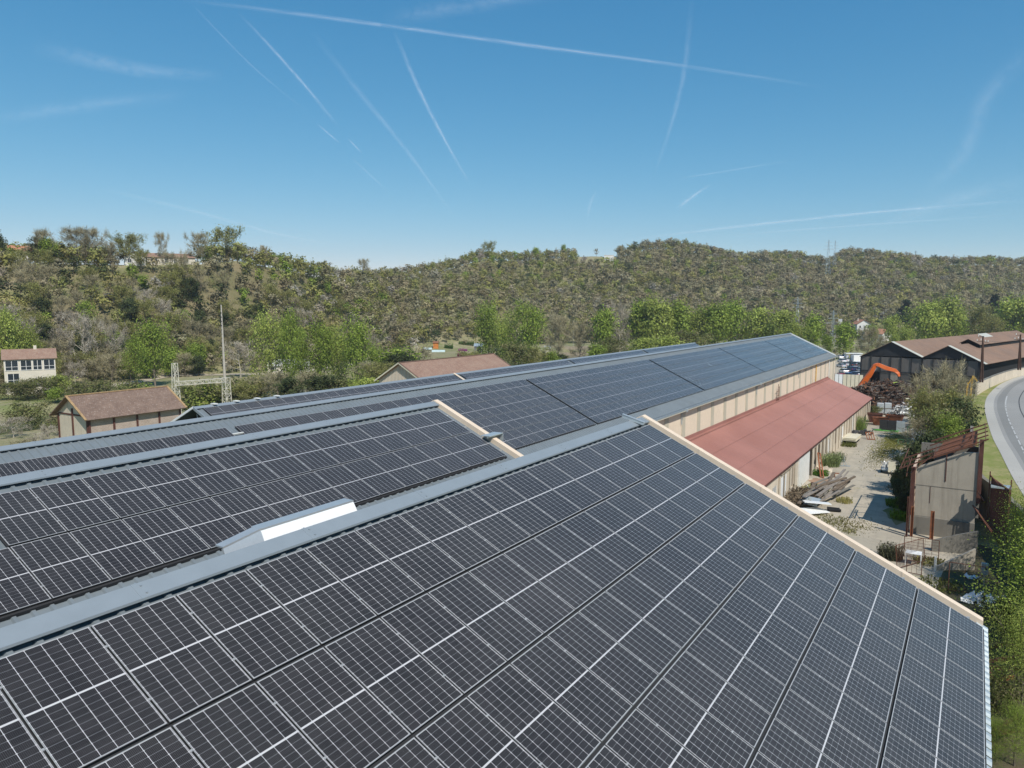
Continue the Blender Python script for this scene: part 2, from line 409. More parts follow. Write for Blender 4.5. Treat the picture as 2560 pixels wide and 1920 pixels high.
# ------------------------------------------------------------------ terrain
PXS = [-900, 0, 300, 500, 600, 700, 800, 900, 1000, 1100, 1200, 1300, 1440, 1520, 1560, 1620, 1700, 1800, 1850, 1950, 2060, 2100, 2200, 2300, 2420, 2560, 3400]
YCR = [655, 650, 657, 657, 648, 668, 690, 702, 698, 678, 648, 650, 640, 640, 640, 622, 624, 644, 652, 645, 664, 642, 650, 662, 664, 666, 672]
DCR = [318, 318, 318, 324, 335, 350, 380, 425, 490, 540, 575, 610, 640, 650, 660, 690, 720, 750, 765, 790, 800, 820, 850, 880, 900, 940, 1000]
DFT = [238, 242, 254, 264, 272, 275, 295, 325, 365, 385, 405, 430, 455, 470, 478, 490, 500, 515, 520, 530, 540, 540, 545, 560, 590, 640, 720]
def terr(x, y):
    """ground height (numpy arrays)"""
    x = np.asarray(x, float); y = np.asarray(y, float)
    d = np.hypot(x, y) + 1e-6
    ang = np.arctan2(x*cy + y*sy, -x*sy + y*cy)           # 0 = along the view, + to the right
    px = 1280 + FPX*np.tan(np.clip(ang, -1.15, 1.0))
    yc = np.interp(px, PXS, YCR); dc = np.interp(px, PXS, DCR); df = np.interp(px, PXS, DFT)
    elev = (765.3 - yc)/FPX*np.cos(np.clip(ang, -.8, .8))
    hc = CAMZ + dc*elev
    t = np.clip((d-df)/(dc-df), 0, 1)
    prof = (t**1.25)*(1-.35*t) + .35*t**2
    n1 = np.sin(x*.031+1.3)*np.cos(y*.027-.4) + .6*np.sin(x*.071+y*.052) + .35*np.sin(x*.17-y*.13)
    z = -1.6 + (hc+1.6)*prof + n1*3.0*np.sin(np.pi*t)
    z = z - np.clip(d-dc, 0, 600)*.03*(d > dc)
    z = np.where(np.abs(ang) > 1.0, -1.6 + (z+1.6)*np.clip((1.35-np.abs(ang))/.35, 0, 1), z)
    # river channel west of the halls
    rx = -163 + 3*np.sin(y*.02)
    u = np.abs(x-rx)
    ch = np.clip((23-u)/9, 0, 1); z = np.where(t <= 0, z*(1-ch) - 6.5*ch, z)
    # works platform
    pl = np.clip((x+142)/8, 0, 1)*np.clip((330-y)/12, 0, 1)
    z = np.where(t <= 0, z*(1-pl) - .06*pl, z)
    return z
def H(x, y): return float(terr(x, y))
def HIT(px, py, d0=60):
    """first point of the terrain seen at a photo pixel"""
    d = DIR(px, py); h = math.hypot(d.x, d.y); ux, uy, uz = d.x/h, d.y/h, d.z/h
    r = np.arange(d0, 1200, .5)
    zz = terr(ux*r, uy*r); k = np.nonzero(CAMZ+uz*r <= zz)[0]
    q = r[k[0]] if len(k) else 900.0
    return Vector((ux*q, uy*q, H(ux*q, uy*q)))

def build_terrain():
    angs = np.concatenate([np.arange(-180, -46, 4), np.arange(-46, 44, .45), np.arange(44, 180, 4)])
    rs = np.concatenate([np.arange(2, 120, 6), np.arange(120, 520, 4), np.arange(520, 1000, 9), [1100, 1300, 1500]])
    A, Rr = np.meshgrid(np.radians(angs), rs)
    X = Rr*(np.sin(A)*cy - np.cos(A)*sy); Y = Rr*(np.sin(A)*sy + np.cos(A)*cy)
    Z = terr(X, Y)
    na, nr = len(angs), len(rs)
    v = np.stack([X.ravel(), Y.ravel(), Z.ravel()], 1)
    f = []
    for i in range(nr-1):
        for j in range(na):
            k = (j+1) % na
            f.append((i*na+j, (i+1)*na+j, (i+1)*na+k, i*na+k))
    v = np.vstack([v, [0, 0, -.06]]); c = len(v)-1
    for j in range(na): f.append((j, (j+1) % na, c))
    me = bpy.data.meshes.new('ground'); me.from_pydata(v.tolist(), [], f); me.update()
    for p in me.polygons: p.use_smooth = True
    me.materials.append(M['ground'])
    import bmesh
    bm = bmesh.new(); bm.from_mesh(me); bmesh.ops.recalc_face_normals(bm, faces=bm.faces)
    if sum(1 for q in bm.faces if q.normal.z < 0) > len(bm.faces)/2: bmesh.ops.reverse_faces(bm, faces=bm.faces)
    bm.to_mesh(me); bm.free()
    o = bpy.data.objects.new('ground', me); COL.objects.link(o); tag(o, kind='structure')
build_terrain()

def sheet(name, pts, mat, kind='structure', thick=None):
    b = MB(); b.face([tuple(p) for p in pts]); o = b.build(name, mat, fix=False)
    if o.data.polygons[0].normal.z < 0: o.data.flip_normals()
    return tag(o, kind=kind)
def ribbon(name, left, right, mat, kind='structure'):
    b = MB()
    for i in range(len(left)-1): b.face([left[i], right[i], right[i+1], left[i+1]])
    o = b.build(name, mat, fix=False)
    for p in o.data.polygons:
        if p.normal.z < 0: p.flip()
    return tag(o, kind=kind)
def smooth_line(pts, n=8):
    """catmull-rom through points"""
    P = [Vector(p) for p in pts]; P = [2*P[0]-P[1]] + P + [2*P[-1]-P[-2]]; out = []
    for i in range(1, len(P)-2):
        for k in range(n):
            t = k/n
            out.append(.5*((2*P[i]) + (P[i+1]-P[i-1])*t + (2*P[i-1]-5*P[i]+4*P[i+1]-P[i+2])*t*t + (3*P[i]-P[i-1]-3*P[i+1]+P[i+2])*t**3))
    out.append(P[-2]); return out
def offset(line, d, dz=0.0):
    out = []
    for i, p in enumerate(line):
        t = (line[min(i+1, len(line)-1)]-line[max(i-1, 0)]); t.z = 0; t.normalize()
        out.append(Vector((p.x + t.y*d, p.y - t.x*d, p.z+dz)))
    return out
# river
sheet('river', [(-200, -150, -4), (-128, -150, -4), (-128, 620, -4), (-200, 620, -4)], M['water'])
# yard slab between the red-roofed range and the road bank
yard_edge = [(-23.4, 24), (9.0, 24), (7.0, 44), (2.2, 60), (1.0, 66), (.6, 80), (0, 100), (-1, 130), (-1.5, 160), (-3, 190), (-6, 215), (-26, 225), (-70, 330), (-130, 330), (-100, 250), (-23.4, 165)]
sheet('yard', [(x, y, 0.0) for x, y in yard_edge], M['yard'])

# road on its bank
ZR = {0: 3.8}
le = [G(2700, 1480, 3.8), G(2625, 1350, 3.8), G(2560, 1240, 3.8), G(2530, 1190, 3.8), G(2500, 1130, 3.8), G(2480, 1090, 3.8), G(2465, 1040, 3.8), G(2462, 1012, 3.8), G(2472, 986, 4.0), G(2505, 958, 4.5), G(2560, 938, 4.9), G(2640, 922, 5.2), G(2740, 912, 5.4)]
LE = smooth_line(le, 6)
bank = [Vector((14, 30, 3.76)), Vector((9, 48, 3.76)), Vector((5.6, 62, 3.76)), Vector((4.0, 71.4, 3.76)), Vector((2.7, 78, 3.76)), Vector((1.3, 83.6, 3.76)), Vector((.9, 90, 3.76)), Vector((.4, 110, 3.76)), Vector((.2, 135, 3.76)), Vector((.3, 158, 3.76)), Vector((3.4, 180, 4.3)), Vector((7.4, 199, 4.85)), Vector((17, 223, 5.15)), Vector((30, 245, 5.4))]
BK = smooth_line(bank, 6)
# resample both lines to the same count and skin the verge between them
def resample(line, n):
    L = [0.0]
    for a, b in zip(line, line[1:]): L.append(L[-1]+(b-a).length)
    out = []
    for k in range(n):
        s = L[-1]*k/(n-1); i = min(np.searchsorted(L, s, side='right')-1, len(line)-2)
        t = (s-L[i])/max(L[i+1]-L[i], 1e-6); out.append(line[i].lerp(line[i+1], min(t, 1)))
    return out
vr = resample(offset(LE, 0, -.03), 60); vb = resample(BK, 60)
ribbon('grass_verge', vb, vr, M['verge'])
# asphalt: pale shoulder, carriageway, far side
ribbon('road_shoulder', LE, offset(LE, 1.25), M['shoulder'])
ribbon('road', offset(LE, 1.25), offset(LE, 8.4), M['road'])
ribbon('road_far_verge', offset(LE, 8.4, -.02), offset(LE, 34, -.3), M['verge'])
cl = smooth_line([G(2600, 1218, 3.81), G(2560, 1130, 3.81), G(2534, 1076, 3.81), G(2520, 1044, 3.81), G(2514, 1012, 3.81), G(2519, 988, 4.0), G(2533, 972, 4.25), G(2560, 957, 4.55), G(2620, 940, 4.9)], 14)
mk = MB(); acc = 0
for i in range(len(cl)-1):
    a, b = cl[i], cl[i+1]; seg = (b-a).length; acc += seg
    far = cl[i].y > 150
    if far or (acc % 4.2) < 2.8:
        t = (b-a).normalized(); s = Vector((t.y, -t.x, 0))*.075
        mk.face([a-s+Vector((0,0,.008)), a+s+Vector((0,0,.008)), b+s+Vector((0,0,.008)), b-s+Vector((0,0,.008))])
o = mk.build('road_marking', simple('worn_road_paint', (.58, .57, .54), .7, 0, .35, 4), fix=False); tag(o, kind='structure')
for p in o.data.polygons:
    if p.normal.z < 0: p.flip()
sm = offset(LE, 4.75, .006); ribbon('tar_seam', sm[20:52], offset(LE, 4.9, .006)[20:52], M['tar'])

ribbon('resurfaced_lane', offset(LE, 1.7, .004), offset(LE, 2.75, .004), road_mat('older_asphalt', (.22, .215, .20)))
# retaining wall holding the road bank: a thing
rw = MB()
for a, b in zip(BK[:44], BK[1:45]):
    n = Vector((-(b-a).y, (b-a).x, 0)).normalized()
    if n.x > 0: n = -n
    zt = 3.95; n2 = n*.35
    a0, b0 = Vector((a.x, a.y, -.2)), Vector((b.x, b.y, -.2)); a1, b1 = Vector((a.x, a.y, zt)), Vector((b.x, b.y, zt))
    rw.hexa([a0+n2, b0+n2, b0-n2*.1, a0-n2*.1, a1+n2, b1+n2, b1-n2*.1, a1-n2*.1])
o = rw.build('retaining_wall', M['conc_dark']); tag(o, 'stained grey concrete retaining wall holding up the grassy road bank', 'retaining wall')
# pale wall along the outside of the bend
pw = thing('roadside_wall', 'pale rendered wall with concrete coping curving along the road verge', 'wall', (0, 0, 0))
b1 = MB(); b2 = MB()
wl = smooth_line([G(2440, 989, 3.78), G(2466, 974, 4.0), G(2492, 961, 4.35), G(2525, 948, 4.65), G(2560, 938.5, 4.8), G(2640, 922.5, 5.1)], 5)
wh = lambda i: 2.35 - .55*min(i/20, 1)
for i in range(len(wl)-1):
    a, b = wl[i], wl[i+1]; n = Vector(((b-a).y, -(b-a).x, 0)).normalized()*.14; ha, hb = Vector((0,0,wh(i))), Vector((0,0,wh(i+1)))
    dn = Vector((0,0,-4.5))
    b1.hexa([a+n+dn, b+n+dn, b-n+dn, a-n+dn, a+n+ha, b+n+hb, b-n+hb, a-n+ha])
    n3 = n*1.5; cz = Vector((0,0,.1))
    b2.hexa([a+n3+ha, b+n3+hb, b-n3+hb, a-n3+ha, a+n3+ha+cz, b+n3+hb+cz, b-n3+hb+cz, a-n3+ha+cz])
b1.build('wall_face', M['conc_pale'], pw); b2.build('coping', M['conc_dark'], pw)
# track and bare earth across the river
def drape(name, line, wdt, mat, dz=.12):
    L = offset(line, -wdt/2); Rr_ = offset(line, wdt/2)
    for q in L+Rr_: q.z = H(q.x, q.y)+dz
    ribbon(name, L, Rr_, mat)
drape('gravel_track', smooth_line([HIT(-60, 985), HIT(60, 978), HIT(170, 972), HIT(300, 962), HIT(420, 942), HIT(560, 937), HIT(700, 934), HIT(860, 915), HIT(980, 898)], 10), 5.5, M['gravel'])
# ------------------------------------------------------------------ ribbed-roof halls
def Zs(x, ap, s):            # roof plane height at x for a roof falling both ways from its ridge
    return ap[1] - abs(x-ap[0])*math.tan(s)
def ribbed(bm, xa, za, xb, zb, y0, y1, t=.02, pitch=.333, rw=.06, rh=.045):
    """sheet from ridge (xa,za) to edge (xb,zb); ribs run down the slope"""
    d = Vector((xb-xa, 0, zb-za)); L = d.length; d.normalize(); n = Vector((0, 1, 0)).cross(d)
    if n.z < 0: n = -n
    A, B = Vector((xa, y0, za)), Vector((xb, y0, zb)); yy = Vector((0, y1-y0, 0))
    bm.hexa([A-n*t, B-n*t, B-n*t+yy, A-n*t+yy, A, B, B+yy, A+yy])
    k = y0 + .12
    while k < y1-.06:
        a, b = Vector((xa, k, za)), Vector((xb, k, zb)); w1, w2 = Vector((0, rw, 0)), Vector((0, rw*.55, 0)); h = n*rh
        bm.hexa([a-w1, b-w1, b+w1, a+w1, a-w2+h, b-w2+h, b+w2+h, a+w2+h]); k += pitch
OFF = .135     # sheet lies this far under the plane of the panel faces

def hall(name, label, ap, s, y0, y1, xn, xf, wall_x=None, wall_xf=None, trim='beige_trim', near_end=False, gable_mat='beige_trim', walls=True, far_mat='darkclad'):
    """ap=(x,z) ridge on panel plane; xn/xf = x of right and left edges"""
    t = thing(name, label, 'warehouse', ((xn+xf)/2, (y0+y1)/2, 0)); L = t.location
    o_ = lambda b, nm, mt: b.build(nm, mt, t)
    def shift(b): b.v = [(x-L.x, y-L.y, z-L.z) for x, y, z in b.v]; return b
    az = ap[1]-OFF/math.cos(s)
    b = MB(); ribbed(b, ap[0], az, xn, az-(xn-ap[0])*math.tan(s), y0, y1); o_(shift(b), 'roof_sheet', M['sheet'])
    b = MB(); ribbed(b, ap[0], az, xf, az-(ap[0]-xf)*math.tan(s), y0, y1); o_(shift(b), 'roof_sheet', M['sheet'])
    b = MB()
    for sg in (1, -1):
        w_ = .27; zt = ap[1]; xe = ap[0]+sg*w_; ze = zt-w_*math.tan(s)
        up = Vector((0, 0, .012))
        pa, pb = Vector((ap[0], y0-.02, zt)), Vector((xe, y0-.02, ze)); yy = Vector((0, y1-y0+.04, 0))
        b.hexa([pa-up, pb-up, pb+yy-up, pa+yy-up, pa, pb, pb+yy, pa+yy])
        b.bar((xe, y0-.02, ze-.012), (xe, y1+.02, ze-.012), .012, .035)
        k = y0+1.4
        while k < y1:      # lap joints with a screw at each side
            e_ = Vector((0, .035, 0)); u2 = Vector((0, 0, .004)); pk, qk = Vector((ap[0], k, zt)), Vector((xe, k, ze))
            b.hexa([pk-e_, qk-e_, qk+e_, pk+e_, pk-e_+u2, qk-e_+u2, qk+e_+u2, pk+e_+u2])
            for f_ in (.25, .75):
                c_ = pk.lerp(qk, f_); b.box(c_.x-.012, c_.x+.012, k+.06, k+.085, c_.z-.005, c_.z+.014)
            k += 3.0
    o_(shift(b), 'ridge_cap', M['flash'])
    return t, shift, o_
def rake(t, shift, ap, s, x_to, y, sg, mat, name='rake_trim', wdt=.26, up=.05, down=.42):
    """boxed verge running down the slope at gable y; sg=+1 towards +Y"""
    b = MB(); a = Vector((ap[0], 0, ap[1])); e = Vector((x_to, 0, ap[1]-abs(x_to-ap[0])*math.tan(s)))
    u = Vector((0, 0, up)); dn = Vector((0, 0, -down)); y0, y1 = (y, y+wdt*sg)
    y0, y1 = min(y0, y1), max(y0, y1)
    Y0, Y1 = Vector((0, y0, 0)), Vector((0, y1, 0))
    b.hexa([a+dn+Y0, e+dn+Y0, e+dn+Y1, a+dn+Y1, a+u+Y0, e+u+Y0, e+u+Y1, a+u+Y1])
    if wdt > .1:
        n_ = int((e-a).length/2.0)
        for i in range(1, n_): c_ = a.lerp(e, i/n_); d_ = (e-a).normalized(); b.obox(c_+Vector((0, (y0+y1)/2, (up-down)/2)), d_*.03, (0, wdt/2+.006, 0), (0, 0, (up+down)/2+.006))
    return shift(b).build(name, M[mat], t, bevel=.006)
cz = CAMZ
apA, sA = (-9.52, cz-3.73), .4569
apB, sB = (-18.55, cz-3.79), .4304
apC, sC = (-32.02, cz-5.33), .4477
apD, sD = (-46.92, cz-6.96), .448
yE = 23.42                              # shared gable line of the two nearest halls
# hall A: nearest slope fills the bottom of the picture
tA, shA, oA_ = hall('factory_hall', 'nearest warehouse, its grey roof with six rows of solar panels filling the foreground', apA, sA, -14, yE, .55, -13.94)
rake(tA, shA, apA, sA, .58, yE-.02, 1, 'beige_trim')
rake(tA, shA, apA, sA, -13.9, yE-.02, 1, 'beige_trim')
b = MB(); b.face([(-13.9, yE+.02, 0), (.4, yE+.02, 0), (.4, yE+.02, Zs(.4, apA, sA)-.35), (apA[0], yE+.02, apA[1]-.35), (-13.9, yE+.02, Zs(-13.9, apA, sA)-.35)])
oA_(shA(b), 'gable_wall', M['beige_wall'])
b = MB(); b.face([(.36, -14, 0), (.36, yE, 0), (.36, yE, Zs(.36, apA, sA)-.2), (.36, -14, Zs(.36, apA, sA)-.2)]); oA_(shA(b), 'side_wall', M['beige_wall'])
# eave: ends of the corrugated sheets stand proud of the last panel row
b = MB(); k = -14
e0 = Vector((.42, 0, Zs(.42, apA, sA)-OFF)); e1 = Vector((.70, 0, Zs(.70, apA, sA)-OFF))
while k < yE:
    b.hexa([e0+Vector((0,k,-.02)), e1+Vector((0,k,-.02)), e1+Vector((0,k+.2,-.02)), e0+Vector((0,k+.2,-.02)), e0+Vector((0,k+.04,.05)), e1+Vector((0,k+.04,.05)), e1+Vector((0,k+.16,.05)), e0+Vector((0,k+.16,.05))]); k += .333
oA_(shA(b), 'eave_corrugation', M['galv'])
# hall B
tB, shB, oB_ = hall('factory_hall', 'second warehouse behind the nearest, grey roof with two rows of panels', apB, sB, -14, yE, -13.96, -27.07)
rake(tB, shB, apB, sB, -14.2, yE-.02, 1, 'beige_trim')
rake(tB, shB, apB, sB, -26.8, yE-.02, 1, 'beige_trim')
b = MB(); b.face([(-27, yE+.03, 0), (-14, yE+.03, 0), (-14, yE+.03, Zs(-14, apB, sB)-.35), (apB[0], yE+.03, apB[1]-.35), (-27, yE+.03, Zs(-27, apB, sB)-.35)])
oB_(shB(b), 'gable_wall', M['beige_wall'])
# hall C: the long one
yC0, yC1 = -14, 156.6; xCe = -23.30
tC, shC, oC_ = hall('factory_hall', 'longest warehouse, its beige striped side wall standing above the red roof', apC, sC, yC0, yC1, xCe, -41.17)
rake(tC, shC, apC, sC, xCe, yC1, 1, 'white_sheet', wdt=.2, up=.04, down=.25)
rake(tC, shC, apC, sC, -41.1, yC1, 1, 'white_sheet', wdt=.2, up=.04, down=.25)
zE = Zs(xCe, apC, sC)-OFF
b = MB(); b.box(-23.85, -23.62, yE+.05, 158.6, 0, zE-.22); oC_(shC(b), 'side_wall', M['beige_wall'])
for k in range(-9, 22):
    yy = 63.9 + 4.63*k
    if yE+.5 < yy < 157.5: b = MB(); b.box(-23.62, -23.575, yy-.48, yy+.48, .2, zE-.24); oC_(shC(b), 'wall_strip', M['grey_strip'])
b = MB(); b.box(-23.61, -23.02, yE+.05, 158.2, zE-.24, zE-.21); oC_(shC(b), 'eave_soffit', M['grey_strip'])
b = MB(); b.box(-23.28, -23.10, yE+.05, 158.2, zE-.20, zE-.03); oC_(shC(b), 'gutter', M['flash'])
b = MB(); b.face([(-41, 158.4, 0), (-23.8, 158.4, 0), (-23.8, 158.4, zE-.2), (apC[0], 158.4, apC[1]-.3), (-41, 158.4, zE-.2)]); oC_(shC(b), 'gable_wall', M['beige_wall'])
for yy, zt in ((67.7, .0), (96.2, .0), (122.6, .0)):
    b = MB(); b.box(-23.12, -22.92, yy-.09, yy+.09, zE-.32, zE+.02); b.bar((-23.05, yy, zE-.3), (-23.5, yy+.15, zE-.55), .06); b.box(-23.56, -23.48, yy+.02, yy+.12, zE-1.6, zE-.5)
    oC_(shC(b), 'downpipe_head', M['galv'])
b = MB(); b.tube((-23.45, 150.5, zE-.2), (-23.45, 150.5, 6.9), .08); oC_(shC(b), 'downpipe', M['white_paint'])
b = MB(); b.tube((-23.45, 137.2, 10.2), (-23.45, 137.2, 7.2), .07); b.tube((-23.45, 137.2, 10.2), (-23.45, 136.0, 10.45), .07); oC_(shC(b), 'gas_pipe', M['yellow'])
b = MB(); b.tube((-23.5, 134.6, 10.3), (-23.5, 134.6, 7.2), .05); oC_(shC(b), 'drain_pipe', M['beige_trim'])
# ladder fixed on the wall: its own thing
ld = thing('wall_ladder', 'rusty ladder frame standing on the red roof against the beige wall', 'ladder', (-23.35, 108, 6.9))
b = MB()
for dy in (-.25, .35): b.tube((0, dy, 0), (0, dy, 2.5 if dy < 0 else 2.1), .035)
b.tube((.0, -1.1, .1), (.0, -1.1, 1.6), .03)
b.build('rail', M['rust'], ld)
b = MB()
for z in (.25, .9, 1.5): b.tube((0, -1.1, z), (0, .35, z), .028)
for z in (.2, .5, .8, 1.1, 1.4, 1.7, 2.0): b.tube((0, -.25, z), (0, .35, z), .022)
b.build('rung', M['rust'], ld)
# hall D: lowest and furthest of the four
tD, shD, oD_ = hall('factory_hall', 'far low warehouse behind the long ridge, with an open dark gable at its near end', apD, sD, 31.75, 141.9, -41.17, -53.4)
rake(tD, shD, apD, sD, -41.3, 31.75, -1, 'flash', wdt=.05, up=.01, down=.22)
rake(tD, shD, apD, sD, -53.5, 31.75, -1, 'white_sheet', wdt=.06, up=.03, down=.14)
b = MB(); zl = Zs(-53, apD, sD)-.4
b.face([(-53, 32.8, 0), (-41.3, 32.8, 0), (-41.3, 32.8, zl), (apD[0], 32.8, apD[1]-.4), (-53, 32.8, zl)]); oD_(shD(b), 'gable_wall', M['darkclad'])
b = MB(); b.face([(-53, 32.8, 0), (-53, 141.5, 0), (-53, 141.5, zl), (-53, 32.8, zl)]); oD_(shD(b), 'side_wall', M['beige_wall'])
b = MB(); b.face([(-53, 141.5, 0), (-41.3, 141.5, 0), (-41.3, 141.5, zl), (apD[0], 141.5, apD[1]-.4), (-53, 141.5, zl)]); oD_(shD(b), 'gable_wall', M['beige_wall'])
b = MB()
for dx, dz in ((.15, -.55), (-1.75, -1.35)):
    x, z = apD[0]+dx, apD[1]+dz; b.bar((x, 31.9, z), (x+.1, 31.9, z-.4), .05); b.bar((x+.1, 31.9, z-.4), (x+.4, 31.9, z-.36), .05)
oD_(shD(b), 'bracket', M['galv'])
b = MB()
for k in range(4):
    yy = 33.2+k*1.9; b.box(apD[0]-.1, apD[0]+.35, yy, yy+.3, apD[1]+.0, apD[1]+.07)
oD_(shD(b), 'ridge_clip', M['white_paint'])
b = MB(); a = Vector((apD[0]+.1, 62.55, apD[1]+.02)); e = Vector((-43.6, 62.55, Zs(-43.6, apD, sD)+.05)); b.bar(a, e, .28, .06); oD_(shD(b), 'joint_cover', M['beige_trim'])

# ------------------------------------------------------------------ solar panels
PW, PL, PT = 1.124, 1.752, .035
def panel_meshes():
    b = MB(); b.box(.005, PW-.005, .012, PL-.012, -.008, -.002)
    for fi in range(6): b.uv[fi] = None
    b.uv = {}
    top = 1
    vs = [b.v[i] for i in b.f[top]]; b.uv[top] = [(p[0], p[1]) for p in vs]
    g = b.build('cell_sheet', M['cells'], fix=False)
    f = MB(); w = .013
    f.box(0, PW, 0, w, -.008, 0); f.box(0, PW, PL-w, PL, -.008, 0); f.box(0, .005, w, PL-w, -.008, 0); f.box(PW-.005, PW, w, PL-w, -.008, 0)
    # two clamps gripping the frame on the long sides
    for yy in (.38, 1.34): f.box(-.024, .0, yy, yy+.03, -.02, .004)
    fr = f.build('frame', M['frame'])
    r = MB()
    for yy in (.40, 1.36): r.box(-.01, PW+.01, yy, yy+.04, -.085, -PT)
    r.box(.0005, PW-.0005, .0005, PL-.0005, -PT, -.0085)  # dark skirt: black frame sides with their shade put into the colour
    r.box(PW+.001, PW+.028, 0, PL, -.06, -.034)  # black strip painting the shade in the column gap, not a rail
    rl2 = r.build('rail_and_gap_shade', M['edge_gap_shade'])
    r.box(-.02, PW+.02, PL+.004, PL+.055, -.12, -.05)  # black strip painting the shade in the row gap, not a rail
    rl = r.build('rail_and_gap_shade', M['edge_gap_shade'])
    return g, fr, rl, rl2
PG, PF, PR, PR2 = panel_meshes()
DV = 1.811
ORD = ['first', 'second', 'third', 'fourth', 'fifth', 'sixth', 'seventh', 'eighth', 'ninth', 'tenth', 'eleventh', 'twelfth', 'thirteenth', 'fourteenth', 'fifteenth', 'sixteenth', 'seventeenth', 'eighteenth', 'nineteenth', 'twentieth', 'twenty-first', 'twenty-second', 'twenty-third', 'twenty-fourth', 'twenty-fifth', 'twenty-sixth', 'twenty-seventh', 'twenty-eighth', 'twenty-ninth', 'thirtieth']
def nth(i): return ORD[i] if i < 30 else '%dth' % (i+1)
slots = []   # (visible size, matrix, label)
def slot(o, s, j, y_hi, label, group):
    """panel whose top edge is row j below the array edge, its +Y side at y_hi"""
    u = Vector((0, -1, 0)); v = Vector((math.cos(s), 0, -math.sin(s))); n = v.cross(u)
    if n.z < 0: n = -n
    # local x -> -Y, local y -> down slope ; keep right-handed: x cross y = n must be up
    x = Vector((0, 1, 0)) if Vector((0, 1, 0)).cross(v).z > 0 else Vector((0, -1, 0))
    og = Vector((o[0], y_hi, o[2]+CAMZ)) + v*(j*DV)
    if x.y > 0: og = og + Vector((0, -PW, 0))
    m = Matrix((x, v, x.cross(v))).transposed().to_4x4(); m.translation = og
    c = og + v*PL/2 + x*PW/2
    q = c-Vector((0, 0, CAMZ)); dz = q.dot(FWD)
    if dz < .3: return
    px = 1280+FPX*q.dot(RT)/dz; py = 960-FPX*q.dot(UP)/dz
    mar = 1600/dz
    if px < -mar or px > 2560+mar or py < 0 or py > 1920+mar: return
    size = abs(n.dot(q.normalized()))/q.length_squared
    slots.append((size, m, label, group))
oA = (-9.124, 23.0545, -3.9208); oB = (-17.9815, 22.921, -4.0409); oC = (-30.985, 23.2143, -5.8278); oDd = (-46.59, 32.30, -7.10)
for j in range(6):
    for i in range(26):
        slot(oA, sA, j, oA[1]-i*1.154, 'solar panel, nearest roof, %s row down from the ridge, %s back from the gable edge' % (ORD[j], nth(i)), 'solar panels of the nearest roof')
for j in range(2):
    for i in range(18):
        if j == 1 and False: continue
        slot(oB, sB, j, oB[1]-i*1.154, 'solar panel, second roof, %s row, %s back from that roof\'s gable edge' % (('upper', 'lower')[j], nth(i)), 'solar panels of the second roof')
for i in range(12):
    slot(oC, sC, 0, 22.64-i*1.154, 'solar panel, long roof, %s to the left of the gap with the white bracket' % nth(i), 'solar panels of the long roof')
nmod = [24, 23, 23, 23, 21]; st = [23.21, 51.27, 77.9, 104.4, 131.0]; pit = [1.154, 1.1385, 1.1385, 1.1385, 1.1385]
for bk in range(5):
    for j in range(4):
        for i in range(nmod[bk]):
            slot(oC, sC, j, st[bk]+(i+1)*pit[bk]-.02, 'solar panel, long roof, %s block right of the bracket gap, %s row down, %s along' % (ORD[bk], ORD[j], nth(i)), 'solar panels of the long roof')
dst = [(32.3, 26), (63.3, 21), (88.3, 22), (114.6, 23)]
for bk, (y0, n_) in enumerate(dst):
    for j in range(2):
        for i in range(n_):
            slot(oDd, sD, j, y0+(i+1)*1.150, 'solar panel, far low roof, %s block from the left, %s row, %s along' % (ORD[bk], ORD[j], nth(i)), 'solar panels of the far low roof')
slots.sort(key=lambda t: -t[0])
def put_panel(m, label, group):
    r = bpy.data.objects.new('solar_panel', None); COL.objects.link(r); r.matrix_world = m; r.empty_display_size = .2
    tag(r, label, 'solar panel', group)
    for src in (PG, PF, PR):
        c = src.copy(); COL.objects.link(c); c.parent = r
NP = 296
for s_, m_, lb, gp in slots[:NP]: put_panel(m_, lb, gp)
# the remaining far panels: one object
def merge_panels(rest):
    vs, fs, uvs, mi = [], [], [], []
    tv = [(0,0,0),(PW,0,0),(PW,PL,0),(0,PL,0),(.009,.014,0),(PW-.009,.014,0),(PW-.009,PL-.014,0),(.009,PL-.014,0),(0,0,-PT),(PW,0,-PT),(PW,PL,-PT),(0,PL,-PT)]
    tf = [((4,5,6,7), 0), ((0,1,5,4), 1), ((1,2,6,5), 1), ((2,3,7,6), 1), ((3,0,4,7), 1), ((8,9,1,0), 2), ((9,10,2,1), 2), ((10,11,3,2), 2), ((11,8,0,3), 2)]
    for _, m, _l, _g in rest:
        k = len(vs); vs += [tuple(m @ Vector(p)) for p in tv]
        for f, mm in tf: fs.append(tuple(k+i for i in f)); mi.append(mm); uvs += [(tv[i][0], tv[i][1]) for i in f]
    me = bpy.data.meshes.new('solar_panels'); me.from_pydata(vs, [], fs); me.update()
    l = me.uv_layers.new(name='UVMap'); l.data.foreach_set('uv', np.array(uvs, np.float32).ravel())
    me.materials.append(M['cells']); me.materials.append(M['frame']); me.materials.append(M['edge_gap_shade']); me.polygons.foreach_set('material_index', mi)
    o = bpy.data.objects.new('solar_panels', me); COL.objects.link(o)
    tag(o, 'distant solar panels covering the far part of the long roof and the low roof', 'solar panels', kind='stuff')
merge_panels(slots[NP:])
for o in (PG, PF, PR, PR2): bpy.data.objects.remove(o)

# ------------------------------------------------------------------ small roof fittings
def on(o, s, x_down, y, up=0.0):
    return Vector((o[0]+x_down*math.cos(s)+up*math.sin(s), y, o[2]+CAMZ-x_down*math.sin(s)+up*math.cos(s)))
